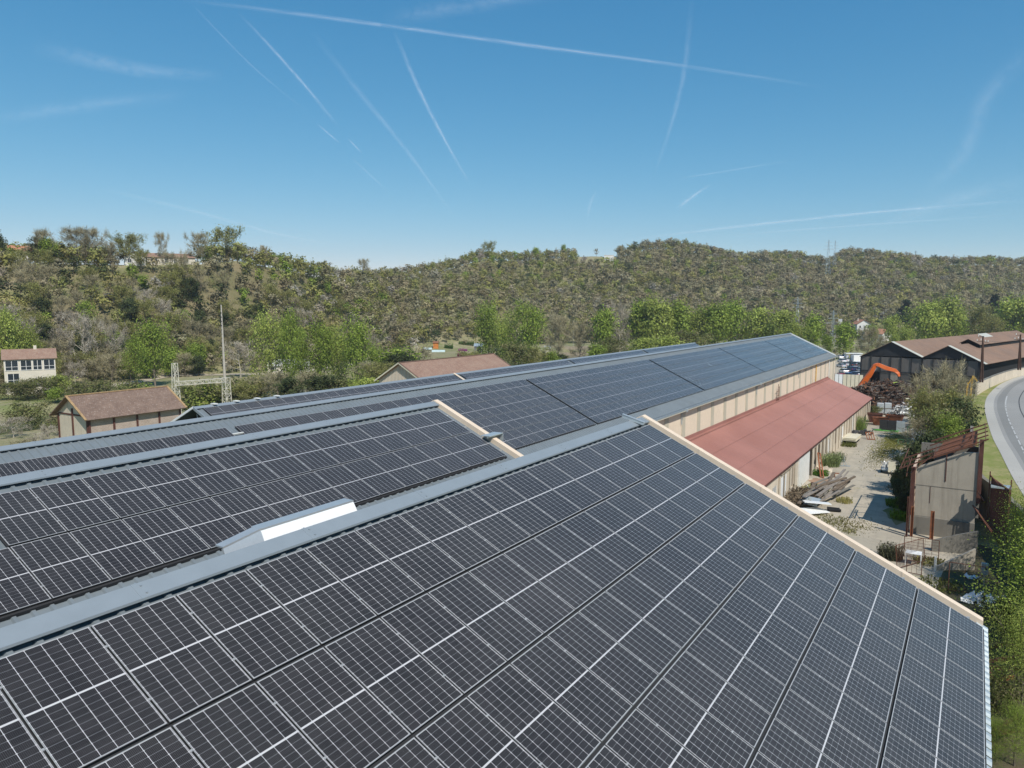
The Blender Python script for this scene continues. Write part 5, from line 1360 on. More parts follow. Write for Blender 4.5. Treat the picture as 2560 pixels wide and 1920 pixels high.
# houses at the foot of the right-hand hill
xq, yq = xy_at(2150, 545)
tiled_gable('white_house', 'white two storey house with red tiled roof on the right hillside', 'house', 0, 8.6, -2, 11, 7.2, 9.8, M['render_w'], M['tile_orange'], None, .6, R(22), (xq-3, yq-2, H(xq, yq)+3.2), windows=[('S', 1.4, 2.5, 4.4, 5.9), ('S', 4.4, 5.5, 4.4, 5.9), ('S', 6.5, 7.5, 4.4, 5.9)], chimney=(2.5, 6, .8), base=-6)
b = MB(); b.box(0, 7, 0, 5, -4, 2.6); o = b.build('terrace_block', M['plaster_pink']); o.location = (*xy_at(2160, 532), H(*xy_at(2160, 532))+2.6); o.rotation_euler = (0,0,R(22)); tag(o, 'pinkish terrace block joined below the white house', 'terrace')
xq, yq = xy_at(2203, 520)
tiled_gable('orange_roofed_house', 'low house with bright orange tiled roof right of the white house', 'house', 0, 9, 0, 10, 3.2, 6.0, M['render_w'], M['tile_orange'], None, .6, R(60), (xq, yq, H(xq, yq)+1.6), base=-5)
xq, yq = xy_at(2113, 548)
tiled_gable('old_farmhouse', 'old low farmhouse with mossy roof left of the white house', 'house', 0, 8, 0, 12, 2.6, 5.2, M['render'], M['tile_brown'], None, .5, R(70), (xq, yq, H(xq, yq)+2.0), base=-5, windows=[('S', 2, 3, .8, 2)])
b = MB(); b.box(0, 2.2, 0, 1.2, -2, 5.5); o = b.build('chimney_stack', M['render_w']); xq, yq = xy_at(2092, 560); o.location = (xq, yq, H(xq, yq)+5); tag(o, 'pale standing wall stub above the old farmhouse', 'wall stub')
b = MB(); b.box(0, 7, 0, 4, -2, 2.6); b.box(-.3, 7.3, -.3, 4.3, 2.6, 3.0); o = b.build('white_cabin', M['render_w']); xq, yq = xy_at(2484, 560); o.location = (xq, yq, H(xq, yq)+1.5); tag(o, 'small white cabin beside the dark cypress on the right', 'cabin')

# ------------------------------------------------------------------ allotment gardens
def at_ground(px, py): return HIT(px, py, 190)
def huts(name, label, px, d, w, dp, h0, h1, wall, roof, rz=0, dr=None, cat='garden shed'):
    p = at_ground(px, d); t = thing(name, label, cat, p, YAW+rz)
    b = MB(); b.hexa([(0,0,-.3),(w,0,-.3),(w,dp,-.3),(0,dp,-.3),(0,0,h0),(w,0,h0),(w,dp,h1),(0,dp,h1)]); b.build('body', wall, t)
    b = MB(); s = (h1-h0)/dp; b.hexa([(-.3,-.4,h0-.4*s+.02),(w+.3,-.4,h0-.4*s+.02),(w+.3,dp+.3,h1+.3*s+.02),(-.3,dp+.3,h1+.3*s+.02),(-.3,-.4,h0-.4*s+.14),(w+.3,-.4,h0-.4*s+.14),(w+.3,dp+.3,h1+.3*s+.14),(-.3,dp+.3,h1+.3*s+.14)]); b.build('roof', roof, t)
    if dr: b = MB(); b.box(w*.3, w*.75, -.06, .01, 0, h0*.9); b.build('door', dr, t)
    return t
huts('garden_hut', 'small bright orange wooden hut in the allotments', 1083, 871, 2.6, 2.4, 2.9, 3.4, M['orange_wood'], M['tile_orange'], dr=M['orange_wood'])
huts('garden_shed', 'dark grey lean-to shed above the tiled barn ridge', 1186, 887, 4.2, 3.6, 4.0, 4.9, M['grey_wood'], M['galv'], dr=M['dark'])
huts('garden_shed', 'pale block shed half hidden behind the large bushy tree', 1362, 889, 2.6, 3, 3.4, 4.4, M['render'], M['fibro_pale'])
huts('garden_shed', 'low cream shed behind the thin green tree', 1236, 884, 3.2, 2.5, 2.2, 2.9, M['cream_sheet'], M['fibro_pale'])
for px, d, w, lb, mt in ((1080, 880, 6.5, 'pale blue plastic covered vegetable tunnel left of the grey shed', M['plastic_cover']), (1058, 874, 4.5, 'smaller greenish plastic tunnel beside the orange hut', M['plastic_cover'])):
    p = at_ground(px, d); b = MB(); n = 8; pr = [(0, math.cos(math.pi*i/n)*1.1, math.sin(math.pi*i/n)*1.0) for i in range(n+1)]; b.prism(pr, (0,0,0), (w,0,0)); o = b.build('vegetable_tunnel', mt); o.location = p; o.rotation_euler = (0,0,YAW); tag(o, lb, 'plastic tunnel')
def bumps(name, label, px, d, w, h, n, col, cat='flower bed', kind=None):
    p = at_ground(px, d); Q, C = [], []
    for i in range(n):
        c = np.array([rnd(-w, w), rnd(-w*.5, w*.5), abs(rng.normal())*h*.45+.1]); Q.append(leafq(c, .14)); C.append(np.array(col)*rnd(.7, 1.25))
    me = quad_mesh(name, np.array(Q), np.clip(np.array(C), 0, 1), M['leaf']); o = bpy.data.objects.new(name, me); COL.objects.link(o); o.location = p; o.rotation_euler = (0,0,YAW); tag(o, label, cat, kind=kind)
bumps('flower_bush', 'mound of pink flowers in the allotments', 1157, 878, 2.3, 1.1, 700, (.48, .13, .36))
bumps('flower_bush', 'darker red flowering bush nearer the barn ridge', 1150, 891, 1.2, 1.3, 400, (.22, .05, .09))
bumps('bright_bush', 'bright yellow green rounded bush under the whitish bare tree', 622, 908, 2.6, 2.8, 2600, (.24, .30, .03), 'bush')
bumps('round_bush', 'round green bush beside the orange hut', 1122, 871, 2.3, 2.3, 1500, (.09, .17, .03), 'bush')
bumps('hedge', 'clipped green hedge at the back of the allotments', 1166, 862, 4.2, 2.0, 2000, (.08, .14, .03), 'hedge')
for px, d, w, lb in ((1405, 872, 9, 'upper'), (1388, 888, 10, 'lower')):
    p = at_ground(px, d); b = MB(); b.box(0, w*1.7, 0, .5, -.5, 1.3); o = b.build('terrace_wall', M['stone']); o.location = p; o.rotation_euler = (0,0,YAW); tag(o, '%s dry stone terrace wall of the meadow above the low roof' % lb, 'terrace wall')
for px, py0, py1, d, r, lb, mt in ((1305, 767, 886, 866, .14, 'thin white pole among the green trees above the low roof', 'concrete_pole'), (1433, 824, 868, 868, .12, 'short pale pole before the terraced meadow', 'concrete_pole'), (766, 860, 905, 912, .12, 'grey pole standing beside the bungalow', 'concrete_pole')):
    p = at_ground(px, d); b = MB(); b.tube((0,0,0), (0,0,ztop(px, py0, math.hypot(p.x, p.y))-p.z), r, r*.6, 6); o = b.build('service_pole', M[mt]); o.location = p; tag(o, lb, 'pole')

# ------------------------------------------------------------------ pylons on the hills
def pylon(label, px, ptop, d, h, w=3.2, pxs=None):
    x, y = xy_at(px, d); zt = ztop(px, ptop, d); t = thing('pylon', label, 'pylon', (x, y, zt-h), rnd(.2, .8), 'electricity pylons on the hills')
    b = MB(); lattice(b, (0,0,0), (0,0,h*.75), w, 7, .06, 1.0); lattice(b, (0,0,h*.75), (0,0,h), 1.0, 3, .055, .25); b.build('mast', M['galv'], t)
    b = MB()
    for k, (zz, ww) in enumerate(((.72, 4.2), (.82, 3.2), (.92, 2.4))):
        b.bar((-ww, 0, h*zz), (ww, 0, h*zz), .12); b.bar((-ww, 0, h*zz), (0, 0, h*zz+1.0), .07); b.bar((ww, 0, h*zz), (0, 0, h*zz+1.0), .07)
    b.build('cross_arm', M['galv'], t)
pylon('left one of two tall pylons on the right skyline', 2060, 600, 640, 27)
pylon('right one of two tall pylons on the right skyline', 2076, 602, 760, 27)
pylon('pylon against the wooded slope above the long roof', 1989, 742, 560, 26)
pylon('pylon rising from the green trees right of the long roof', 2079, 776, 430, 24)
p = xy_at(2275, 905); b = MB(); b.tube((0,0,0), (0,0,16), .35, .2, 6); b.bar((-1.5,0,14.5), (1.5,0,14.5), .3); o = b.build('mast', M['wire']); o.location = (*p, ztop(2275, 627, 905)-16); tag(o, 'tiny dark mast on the right skyline', 'mast')

# ------------------------------------------------------------------ wooden poles and wires
def wpole(label, px, pbase, ptop, d):
    x, y = xy_at(px, d); zb = ztop(px, pbase, d); zt = ztop(px, ptop, d); t = thing('utility_pole', label, 'utility pole', (x, y, zb), .5); h = zt-zb
    b = MB(); b.tube((0,0,0), (0,0,h), .17, .12, 8); b.tube((.42,0,0), (.1,0,h*.86), .14, .10, 8); b.build('shaft', M['pole_wood'], t)
    b = MB(); b.bar((-1.0,0,h-.9), (1.0,0,h-1.1), .09); b.bar((-.8,0,h-.15), (.2,0,h-.12), .09); b.build('cross_arm', M['wire'], t)
    for xx, zz in ((-1.0, h-.85), (.9, h-1.0), (-.8, h-.05), (-.35, h-.72), (.45, h-.95)):
        b = MB(); b.tube((xx,0,zz), (xx,0,zz+.28), .09, .05, 6); b.build('insulator', M['insul'], t)
    return Vector((x, y, zt))
P1 = wpole('wooden pole with white insulators in front of the dark shed', 2454, 956, 840, 157)
P2 = wpole('wooden pole nearer the right edge behind the roadside wall', 2547, 925, 836, 170)
for k, (oz, lb) in enumerate(((-.7, 'upper'), (-1.1, 'lower'))):
    b = MB(); n = 14; prev = None
    for i in range(n+1):
        q_ = (P1+Vector((0,0,oz))).lerp(P2+Vector((0,0,oz)), i/n); q_.z -= .5*4*(i/n)*(1-i/n)
        if prev: b.tube(prev, q_, .018, n=4, cap=False)
        prev = q_
    o = b.build('overhead_wire', M['wire']); tag(o, '%s thin wire strung between the two wooden poles' % lb, 'wire')
# ------------------------------------------------------------------ car park behind the fence
def make_car(paint, hatch=False):
    t = thing('parked_car', None, 'car')
    L, W = 4.2, 1.72; prof = [(0,.35),(0,.72),(.12,.86),(.95,.96),(1.62,1.40),(2.9,1.44),(3.7,.98),(4.15,.92),(4.2,.5),(4.2,.35)]
    if hatch: prof = [(0,.35),(0,.75),(.1,.9),(.9,1.0),(1.5,1.46),(3.5,1.5),(4.0,1.0),(4.15,.9),(4.2,.35)]
    b = MB(); low = [(x, z) for x, z in prof if z < 1.1]; low = [(x, min(z, .98)) for x, z in low]
    b.prism([(x, -W/2, z) for x, z in low], (0,0,0), (0,W,0)); b.build('body', paint, t, bevel=.05)
    cab = [(x, z) for x, z in prof if z > .94]; n = len(cab); zb = .95
    xs = [(cab[0][0]+.02, zb)]+[(x, z) for x, z in cab if z > 1.2]+[(cab[-1][0]-.02, zb)]
    b = MB(); k = len(b.v)
    b.v += [(x, -W/2*(1.0 if z < 1.2 else .82), z) for x, z in xs]+[(x, W/2*(1.0 if z < 1.2 else .82), z) for x, z in xs]; m_ = len(xs)
    b.f.append(tuple(range(m_-1, -1, -1))); b.f.append(tuple(range(m_, 2*m_)))
    for i in range(m_): j = (i+1) % m_; b.f.append((i, j, m_+j, m_+i))
    b.build('glasshouse', M['glass_car'], t)
    tp = [(x, z) for x, z in xs if z > 1.2]; b = MB(); x0, x1 = tp[0][0]-.05, tp[-1][0]+.08; zt = max(z for x, z in tp)
    b.hexa([(x0,-W*.415,zt-.04),(x1,-W*.415,zt-.02),(x1,W*.415,zt-.02),(x0,W*.415,zt-.04),(x0+.1,-W*.39,zt+.03),(x1-.1,-W*.39,zt+.03),(x1-.1,W*.39,zt+.03),(x0+.1,W*.39,zt+.03)]); b.build('roof', paint, t)
    for x in (.8, 3.4):
        for s in (-1, 1):
            b = MB(); b.tube((x, s*(W/2-.2), .31), (x, s*(W/2+.01), .31), .31, n=14); w_ = b.build('wheel', M['black_rubber'], t)
            b = MB(); b.tube((x, s*(W/2+.005), .31), (x, s*(W/2+.025), .31), .19, n=10); b.build('rim', M['alu'], w_)
    for s in (-1, 1):
        b = MB(); b.box(-.03, .06, s*.62-.18, s*.62+.18, .62, .76); b.build('headlight', M['insul'], t)
        b = MB(); b.box(4.14, 4.23, s*.66-.14, s*.66+.14, .7, .86); b.build('tail_light', M['redlight'], t)
    return t
paints = {k: simple('car_paint_'+k, c, .25, .15, .05, 1, .6, 0) for k, c in dict(white=(.75,.76,.78), silver=(.42,.45,.48), navy=(.025,.04,.11), black=(.02,.02,.025), red=(.5,.02,.03), grey=(.16,.17,.19), blue=(.05,.16,.4), pale=(.5,.55,.6)).items()}
protos = {}
CARS = [(2092, 945, 'red', .1), (2103, 931, 'white', .0), (2118, 926, 'navy', .15), (2131, 925, 'white', -.05), (2143, 928, 'white', .1), (2110, 942, 'blue', .2), (2123, 940, 'navy', .05), (2135, 939, 'silver', 0), (2148, 938, 'grey', .1),
        (2096, 917, 'pale', .1), (2108, 914, 'silver', .05), (2121, 915, 'black', .1), (2134, 913, 'white', .1), (2146, 916, 'silver', 0), (2098, 905, 'white', .1), (2111, 904, 'silver', 0), (2127, 903, 'grey', .1), (2094, 896, 'white', 0), (2106, 894, 'blue', 0)]
cn = {}
for i, (px, py, c, a) in enumerate(CARS):
    if c not in protos: protos[c] = make_car(paints[c], i % 2 == 0); t = protos[c]
    else: t = copy_tree(protos[c])
    t.location = G(px, py, 0); t.rotation_euler = (0, 0, R(-62)+a); cn[c] = cn.get(c, 0)+1
    row = 'front' if py > 935 else ('second' if py > 919 else ('third' if py > 908 else 'back'))
    tag(t, '%s car in the %s row of the car park, %s of that colour' % (c.replace('pale', 'pale grey').replace('navy', 'dark blue'), row, nth(cn[c]-1)), 'car', 'cars parked beyond the long hall')
sheet('car_park', [(-60, 200, .03), (-27, 200, .03), (-27, 300, .03), (-75, 300, .03)], M['gravel'])
# pale panel fence round the car park
f0, f1 = G(2086, 964), G(2157, 967)
t = thing('panel_fence', 'pale corrugated panel fence between the red roof and the dark shed', 'fence', (0,0,0))
dv_ = (f1-f0); n = 7
for i in range(n):
    a, c = f0+dv_*(i/n), f0+dv_*((i+.96)/n); b = MB(); b.bar(a+Vector((0,0,1.5)), c+Vector((0,0,1.5)), .05, 3.0); b.build('panel', M['white_sheet'] if i < 2 else M['cream_sheet'], t)
    b = MB(); b.tube(a, a+Vector((0,0,3.2)), .06, n=6); b.build('post', M['wire'], t)
k0 = G(2116, 905); b = MB(); b.box(0, 5, 0, 3, 0, .1); b.box(0, .3, 0, 3, .1, 3); b.box(1.9, 5, 0, 3, .1, 2.8); b.box(-.3, 5.5, -.4, 3.3, 3, 3.2); o = b.build('kiosk', M['white_paint']); o.location = k0; o.rotation_euler = (0,0,YAW-.2); tag(o, 'small open white kiosk behind the car park', 'kiosk')
b = MB(); b.box(0, 6.5, 0, 2.3, .4, 2.7); o = b.build('white_container', M['white_sheet']); o.location = G(2134, 907); o.rotation_euler = (0,0,YAW); tag(o, 'long white container standing right of the kiosk', 'container')

# ------------------------------------------------------------------ scrap heap and material handler
def heap(name, label, cx, cy_, rx, ry, hh, n, cols, L=(.8, 3.2), kind='stuff', wd=(.06, .22), base=True, seed=3):
    rg = np.random.default_rng(seed); Q, C = [], []
    def hz(x, y):
        r = math.hypot(x/rx, y/ry); return max(0, hh*(1-r**2.2))*(1+.16*math.sin(x*1.7+y*.9)+.12*math.sin(y*2.1-x*.6))
    if base:
        st = .7; X = np.arange(-rx, rx, st); Y = np.arange(-ry, ry, st)
        for x in X:
            for y in Y:
                z = [hz(*p) for p in ((x,y),(x+st,y),(x+st,y+st),(x,y+st))]
                if max(z) <= 0: continue
                Q.append([np.array([x, y, z[0]-.15]), np.array([x+st, y, z[1]-.15]), np.array([x+st, y+st, z[2]-.15]), np.array([x, y+st, z[3]-.15])]); C.append(np.array([.06, .045, .035])*rg.uniform(.5, 1.3))
    for i in range(n):
        a = rg.uniform(0, 6.283); r = math.sqrt(rg.uniform(0, 1)); x, y = rx*r*math.cos(a), ry*r*math.sin(a)
        c = np.array([x, y, hz(x, y)+rg.uniform(-.1, .3)]); d = rg.normal(size=3)*[1, 1, .38]; d /= np.linalg.norm(d); L_ = rg.uniform(*L); w_ = rg.uniform(*wd)
        s = np.cross(d, rg.normal(size=3)); s /= np.linalg.norm(s); u = np.cross(d, s); w2 = w_*rg.uniform(.15, 1.0)
        col = np.array(cols[rg.integers(len(cols))])*rg.uniform(.65, 1.3); A, B_ = c-d*L_/2, c+d*L_/2
        k = [(-1,-1),(1,-1),(1,1),(-1,1)]
        for j in range(4):
            (a1, b1_), (a2, b2_) = k[j], k[(j+1) % 4]; Q.append([A+s*a1*w_/2+u*b1_*w2/2, A+s*a2*w_/2+u*b2_*w2/2, B_+s*a2*w_/2+u*b2_*w2/2, B_+s*a1*w_/2+u*b1_*w2/2]); C.append(col)
    me = quad_mesh(name, np.array(Q), np.clip(np.array(C), 0, 1), M['twig']); o = bpy.data.objects.new(name, me); COL.objects.link(o); o.location = (cx, cy_, 0); tag(o, label, 'scrap heap' if kind == 'stuff' else 'pile', kind=kind); return o
SC = [(.12,.07,.05),(.08,.055,.045),(.16,.09,.06),(.14,.10,.08),(.05,.04,.04),(.16,.14,.12),(.22,.11,.06),(.10,.07,.055),(.25,.22,.19),(.09,.055,.04)]
heap('scrap_heap', 'great heap of rusty and grey scrap metal in the yard', -14.8, 171, 10.5, 18.5, 3.6, 4200, SC, (.6, 2.4), wd=(.05, .20))
heap('scrap_heap', 'whitish scrap pile between the pale cage totes', -10.9, 154.5, 2.2, 2.0, 1.7, 260, [(.5,.5,.48),(.35,.34,.32),(.16,.12,.1),(.6,.6,.58)], (.4, 1.3), wd=(.1, .4))
for px, py, z, L_, mt, lb in ((2236, 957, 3.9, 2.3, 'lime', 'lime green strip lying on top of the scrap heap'), (2275, 996, 2.4, 1.8, 'cream_sheet', 'cream board lying on the scrap heap flank'), (2262, 985, 2.7, 1.7, 'lime', 'yellowish offcut on the scrap heap'), (2294, 1008, 1.9, 1.6, 'cream_sheet', 'pale bent sheet at the right foot of the scrap heap')):
    b = MB(); b.obox((0,0,0), (L_/2,0,.15), (0,.28,0), (0,0,.04)); b.obox((L_/2,.1,.25), (.3,0,-.1), (0,.25,0), (0,0,.04)); o = b.build('scrap_sheet', M[mt]); o.location = G(px, py, z); o.rotation_euler = (.2, .1, YAW+.3); tag(o, lb, 'scrap sheet')
te = thing('material_handler', 'orange crane arm of a scrap handler reaching over the heap', 'crane', (0,0,0)); dE = 186
def E_(px, py, d=dE): x, y = xy_at(px, d); return Vector((x, y, ztop(px, py, d)))
def arm(nm, pts, wds, mat, th=.7):
    b = MB(); side = FWD.cross(Vector((0,0,1))).cross(Vector((0,0,1))).normalized()*(th/2)
    up_ = []
    for i, p in enumerate(pts):
        d = (pts[min(i+1, len(pts)-1)]-pts[max(i-1, 0)]).normalized(); nrm = d.cross(side).normalized(); up_.append((p+nrm*wds[i]/2, p-nrm*wds[i]/2))
    for i in range(len(pts)-1):
        (a, bb), (c, d) = up_[i], up_[i+1]; b.hexa([bb-side, d-side, d+side, bb+side, a-side, c-side, c+side, a+side])
    return b.build(nm, mat, te, bevel=.04)
arm('boom', [E_(2152, 972), E_(2166, 950), E_(2177, 934), E_(2187, 914), E_(2191, 911)], [1.35, 1.25, 1.05, .8, .5], M['orange'])
arm('stick', [E_(2186, 912), E_(2195, 911.5), E_(2215, 920), E_(2238, 926), E_(2246, 933), E_(2249, 941)], [.4, .8, .9, .78, .62, .4], M['orange'])
b = MB(); b.tube(E_(2181, 934), E_(2194, 919), .11); b.tube(E_(2175, 944), E_(2188, 926), .15); b.build('hydraulic_ram', M['galv'], te)
b = MB(); b.tube(E_(2248, 941), E_(2247, 954), .06); q_ = E_(2247, 956)
for k in range(5): a = k*1.257; b.bar(q_, q_+Vector((.7*math.cos(a), .7*math.sin(a), -.8)), .12); b.bar(q_+Vector((.7*math.cos(a), .7*math.sin(a), -.8)), q_+Vector((.2*math.cos(a), .2*math.sin(a), -1.5)), .1)
b.build('grab', M['wire'], te)
bx_, by_ = xy_at(2150, 187); b = MB(); b.obox((bx_, by_, .45), (2.2, 0, 0), (0, .35, 0), (0, 0, .45)); b.obox((bx_, by_+2.2, .45), (2.2, 0, 0), (0, .35, 0), (0, 0, .45)); b.build('track', M['wire'], te)
b = MB(); b.obox((bx_, by_+1.1, 1.05), (2.0, 0, 0), (0, 1.3, 0), (0, 0, .25)); b.build('deck', M['orange'], te)
b = MB(); q0 = AT(2430, 925, 196); b.bar((q0.x, q0.y, 0), (q0.x+.3, q0.y, 4.6), .35); b.bar((q0.x+.3, q0.y, 4.6), (q0.x+1.4, q0.y, 3.0), .3); b.bar((q0.x-.6, q0.y, 2.5), (q0.x+.3, q0.y, 4.5), .22); b.bar((q0.x-.8, q0.y, 0), (q0.x-.6, q0.y, 3), .3); o = b.build('crane_frame', M['yellow']); tag(o, 'yellow crane frame half hidden behind the brown bush by the shed', 'crane')

# ------------------------------------------------------------------ yard things
def tote(loc, rz, lb):
    t = thing('cage_tote', lb, 'liquid tote', loc, rz, 'pale caged totes by the heap'); b = MB(); b.box(.04, 1.1, .04, .95, .16, 1.08); b.build('tank', M['white_sheet'], t, bevel=.06)
    b = MB()
    for i in range(7): x = i*1.14/6; b.box(x-.012, x+.012, -.012, .012, .14, 1.12); b.box(x-.012, x+.012, .978, 1.002, .14, 1.12)
    for z in (.2, .42, .64, .86, 1.1): b.box(-.012, 1.152, -.014, .014, z-.012, z+.012); b.box(-.012, .014, 0, 1, z-.012, z+.012); b.box(1.128, 1.154, 0, 1, z-.012, z+.012)
    b.build('cage', M['galv'], t); b = MB(); b.box(0, 1.14, 0, 1, 0, .13); b.build('pallet', M['greywood'], t); return t
for i, (px, py, z) in enumerate(((2200, 1038, 0), (2200, 1038, 1.15), (2220, 1038, 0), (2220, 1038, 1.15), (2284, 1030, 0), (2284, 1030, 1.15), (2302, 1030, 0))):
    p = G(px, py); tote((p.x-.6, p.y, z), .05*i, 'pale caged tote at the heap foot, %s, %s' % (('left stack', 'left stack', 'middle stack', 'middle stack', 'right stack', 'right stack', 'alone on the right')[i], 'upper' if z else 'lower'))
# grey stacked crates
for i in range(3):
    for j in range(3):
        b = MB(); b.box(0, .04, 0, .8, 0, .55); b.box(1.16, 1.2, 0, .8, 0, .55); b.box(.04, 1.16, 0, .04, 0, .55); b.box(.04, 1.16, .76, .8, 0, .55); b.box(.04, 1.16, .04, .76, 0, .05)
        for k in range(5): b.box(.06+k*.22, .14+k*.22, -.012, 0, .08, .5)
        o = b.build('plastic_crate', M['wire'] if i < 2 else M['galv']); p = G(2198, 1076); o.location = (p.x+i*1.24, p.y, j*.57); o.rotation_euler = (0,0,.05)
        tag(o, '%s plastic crate in the stack, %s column, %s' % ('dark grey' if i < 2 else 'pale grey', ('left', 'middle', 'right')[i], ('bottom', 'middle', 'top')[j]), 'crate', 'stacked crates in the yard')
# scrap skip and rusty boxes behind the crates
def skip(loc, rz, lb, mat, L=2.6, W=1.6, Hh=1.3):
    t = thing('scrap_skip', lb, 'skip', loc, rz); b = MB(); e = .35
    for (x0, y0, x1, y1) in ((0,0,L,0), (L,0,L,W), (L,W,0,W), (0,W,0,0)):
        cx, cy_ = L/2, W/2; f = lambda x, y, s: (cx+(x-cx)*s, cy_+(y-cy_)*s)
        b.face([(*f(x0,y0,.8), .1), (*f(x1,y1,.8), .1), (x1,y1,Hh), (x0,y0,Hh)])
    b.face([(L*.1,W*.1,.1),(L*.9,W*.1,.1),(L*.9,W*.9,.1),(L*.1,W*.9,.1)]); o = b.build('bin', mat, t, fix=False); sd = o.modifiers.new('thick', 'SOLIDIFY'); sd.thickness = .06
    b = MB(); b.bar((0,0,Hh), (L,0,Hh), .09); b.bar((L,0,Hh), (L,W,Hh), .09); b.bar((L,W,Hh), (0,W,Hh), .09); b.bar((0,W,Hh), (0,0,Hh), .09); b.build('rim', M['rust'], t); return t
skip(G(2182, 1063), .25, 'rusty orange skip behind the dark crates', M['rust_or']); skip(G(2212, 1056), -.2, 'second rusty skip with curved sheet right behind the crates', M['rust_or'])
skip(G(2168, 1056), .1, 'dark skip in shade at the corner of the red roofed range', M['ruststreak'], 2.4, 2.0, 1.5)
b = MB()
for k in range(26):
    a = k*.5; r = .9+.25*math.sin(k*1.3); a2 = (k+1)*.5; r2 = .9+.25*math.sin((k+1)*1.3); b.tube((r*1.7*math.cos(a), r*math.sin(a), .06+.01*k), (r2*1.7*math.cos(a2), r2*math.sin(a2), .06+.01*(k+1)), .045, n=6)
o = b.build('garden_hose', simple('hose_green', (.12, .42, .07), .5, 0, .3, 2)); o.location = G(2215, 1079); tag(o, 'coil of green and yellow hose on the ground before the crates', 'hose')
# white cabinet and green frames
p = G(2278, 1109); t = thing('tool_cabinet', 'white steel cabinet standing at the end of the ivy', 'cabinet', p, -.05)
b = MB(); b.box(0, 2.0, 0, 1.4, 0, 2.05); b.build('body', M['white_sheet'], t, bevel=.02); b = MB(); b.box(.06, .98, -.03, .0, .1, 1.8); b.box(1.02, 1.94, -.03, .0, .1, 1.8); b.build('door', M['render_w'], t); b = MB(); b.box(-.1, 2.1, -.1, 1.5, 2.05, 2.12); b.build('lid', M['white_paint'], t)
def frame_panel(nm, lb, cat, loc, rz, w, h, nb, mat, tilt=0, r=.03, mesh=False):
    t = thing(nm, lb, cat, loc, rz); t.rotation_euler = (tilt, 0, rz); b = MB(); b.tube((0,0,0),(0,0,h),r,n=6); b.tube((w,0,0),(w,0,h),r,n=6); b.tube((0,0,h),(w,0,h),r,n=6); b.tube((0,0,.12),(w,0,.12),r,n=6); b.build('outer_frame', mat, t)
    b = MB()
    for i in range(1, nb): b.tube((w*i/nb,0,.12),(w*i/nb,0,h),r*.45,n=4,cap=False)
    if mesh:
        k = .3
        while k < h: b.tube((0,0,k),(w,0,k),r*.4,n=4,cap=False); k += .25
    b.build('infill_bar', mat, t); return t
frame_panel('pipe_gate', 'tall green steel frame left of the white cabinet', 'steel frame', G(2267, 1112), R(80), 3.0, 2.6, 3, M['green_paint'])
frame_panel('railing', 'low green railing panel lying beside the white cabinet', 'railing', G(2245, 1112), .1, 2.2, 1.1, 3, M['green_paint'], tilt=-.9)
frame_panel('mesh_gate', 'rusty wire mesh gate standing across the yard entrance', 'gate', G(2259, 1391), -.02, 2.45, 1.75, 5, M['rust'], mesh=True)
frame_panel('wire_mesh_fence', 'leaning bent wire mesh panel left of the rusty gate', 'mesh panel', G(2243, 1425), R(62), 3.6, 1.9, 22, M['rust'], tilt=-.12)
frame_panel('wire_mesh_fence', 'upright rusty mesh frame near the gable corner in shade', 'mesh panel', G(2370, 1478), R(4), 2.9, 2.15, 3, M['rust'], mesh=False)
frame_panel('trestle', 'thin rusty trestle frame beside the pale sheet', 'trestle', G(2266, 1434), -.06, 1.0, 1.1, 3, M['rust'])
b = MB(); b.tube((0,0,0),(0,0,1.15),.09,n=8); b.tube((0,0,1.15),(0,0,1.2),.10,.04,n=8); o = b.build('white_post', M['white_paint']); o.location = G(2337, 1429); tag(o, 'short white post right of the mesh gate', 'post')
b = MB(); b.box(0, 1.1, 0, .9, .95, 1.0); b.box(0, .05, 0, .05, 0, .95); b.box(1.05, 1.1, 0, .05, 0, .95); b.box(0, .05, .85, .9, 0, .95); b.box(1.05, 1.1, .85, .9, 0, .95); o = b.build('work_table', M['white_sheet']); o.location = G(2262, 1412); tag(o, 'white topped table behind the trestle frame', 'table')
t = thing('meter_box', 'pale grey electrical box on a post in the shade', 'meter box', G(2459, 1466), .1); b = MB(); b.box(-.22, .22, -.12, .12, .9, 1.75); b.build('box', M['galv'], t, bevel=.015); b = MB(); b.box(-.04, .04, -.04, .04, 0, .9); b.build('post', M['concrete_pole'], t); b = MB(); b.box(.02, .14, -.14, -.12, 1.3, 1.5); b.build('meter_window', M['glass'], t)
def junk(nm, lb, cat, p, n, s, mat, seed):
    rg = random.Random(seed); b = MB()
    for i in range(n):
        c = Vector((rg.uniform(-s, s), rg.uniform(-s, s)*.7, rg.uniform(.05, .5*s))); a = Vector((rg.uniform(-1,1), rg.uniform(-1,1), rg.uniform(-.5,.5))).normalized(); u = a.orthogonal().normalized(); w_ = a.cross(u)
        b.obox(c, a*rg.uniform(.15,.5)*s, u*rg.uniform(.1,.35)*s, w_*.02)
    o = b.build(nm, mat); o.location = p; tag(o, lb, cat); return o
junk('plastic_sheeting', 'crumpled bluish white plastic sheeting in the deep shade', 'plastic sheeting', G(2463, 1512), 16, 1.1, M['white_sheet'], 5)
junk('fallen_sheet', 'small white sheets caught behind the mesh frame in shade', 'plastic sheet', G(2431, 1450), 6, .55, M['white_sheet'], 6)
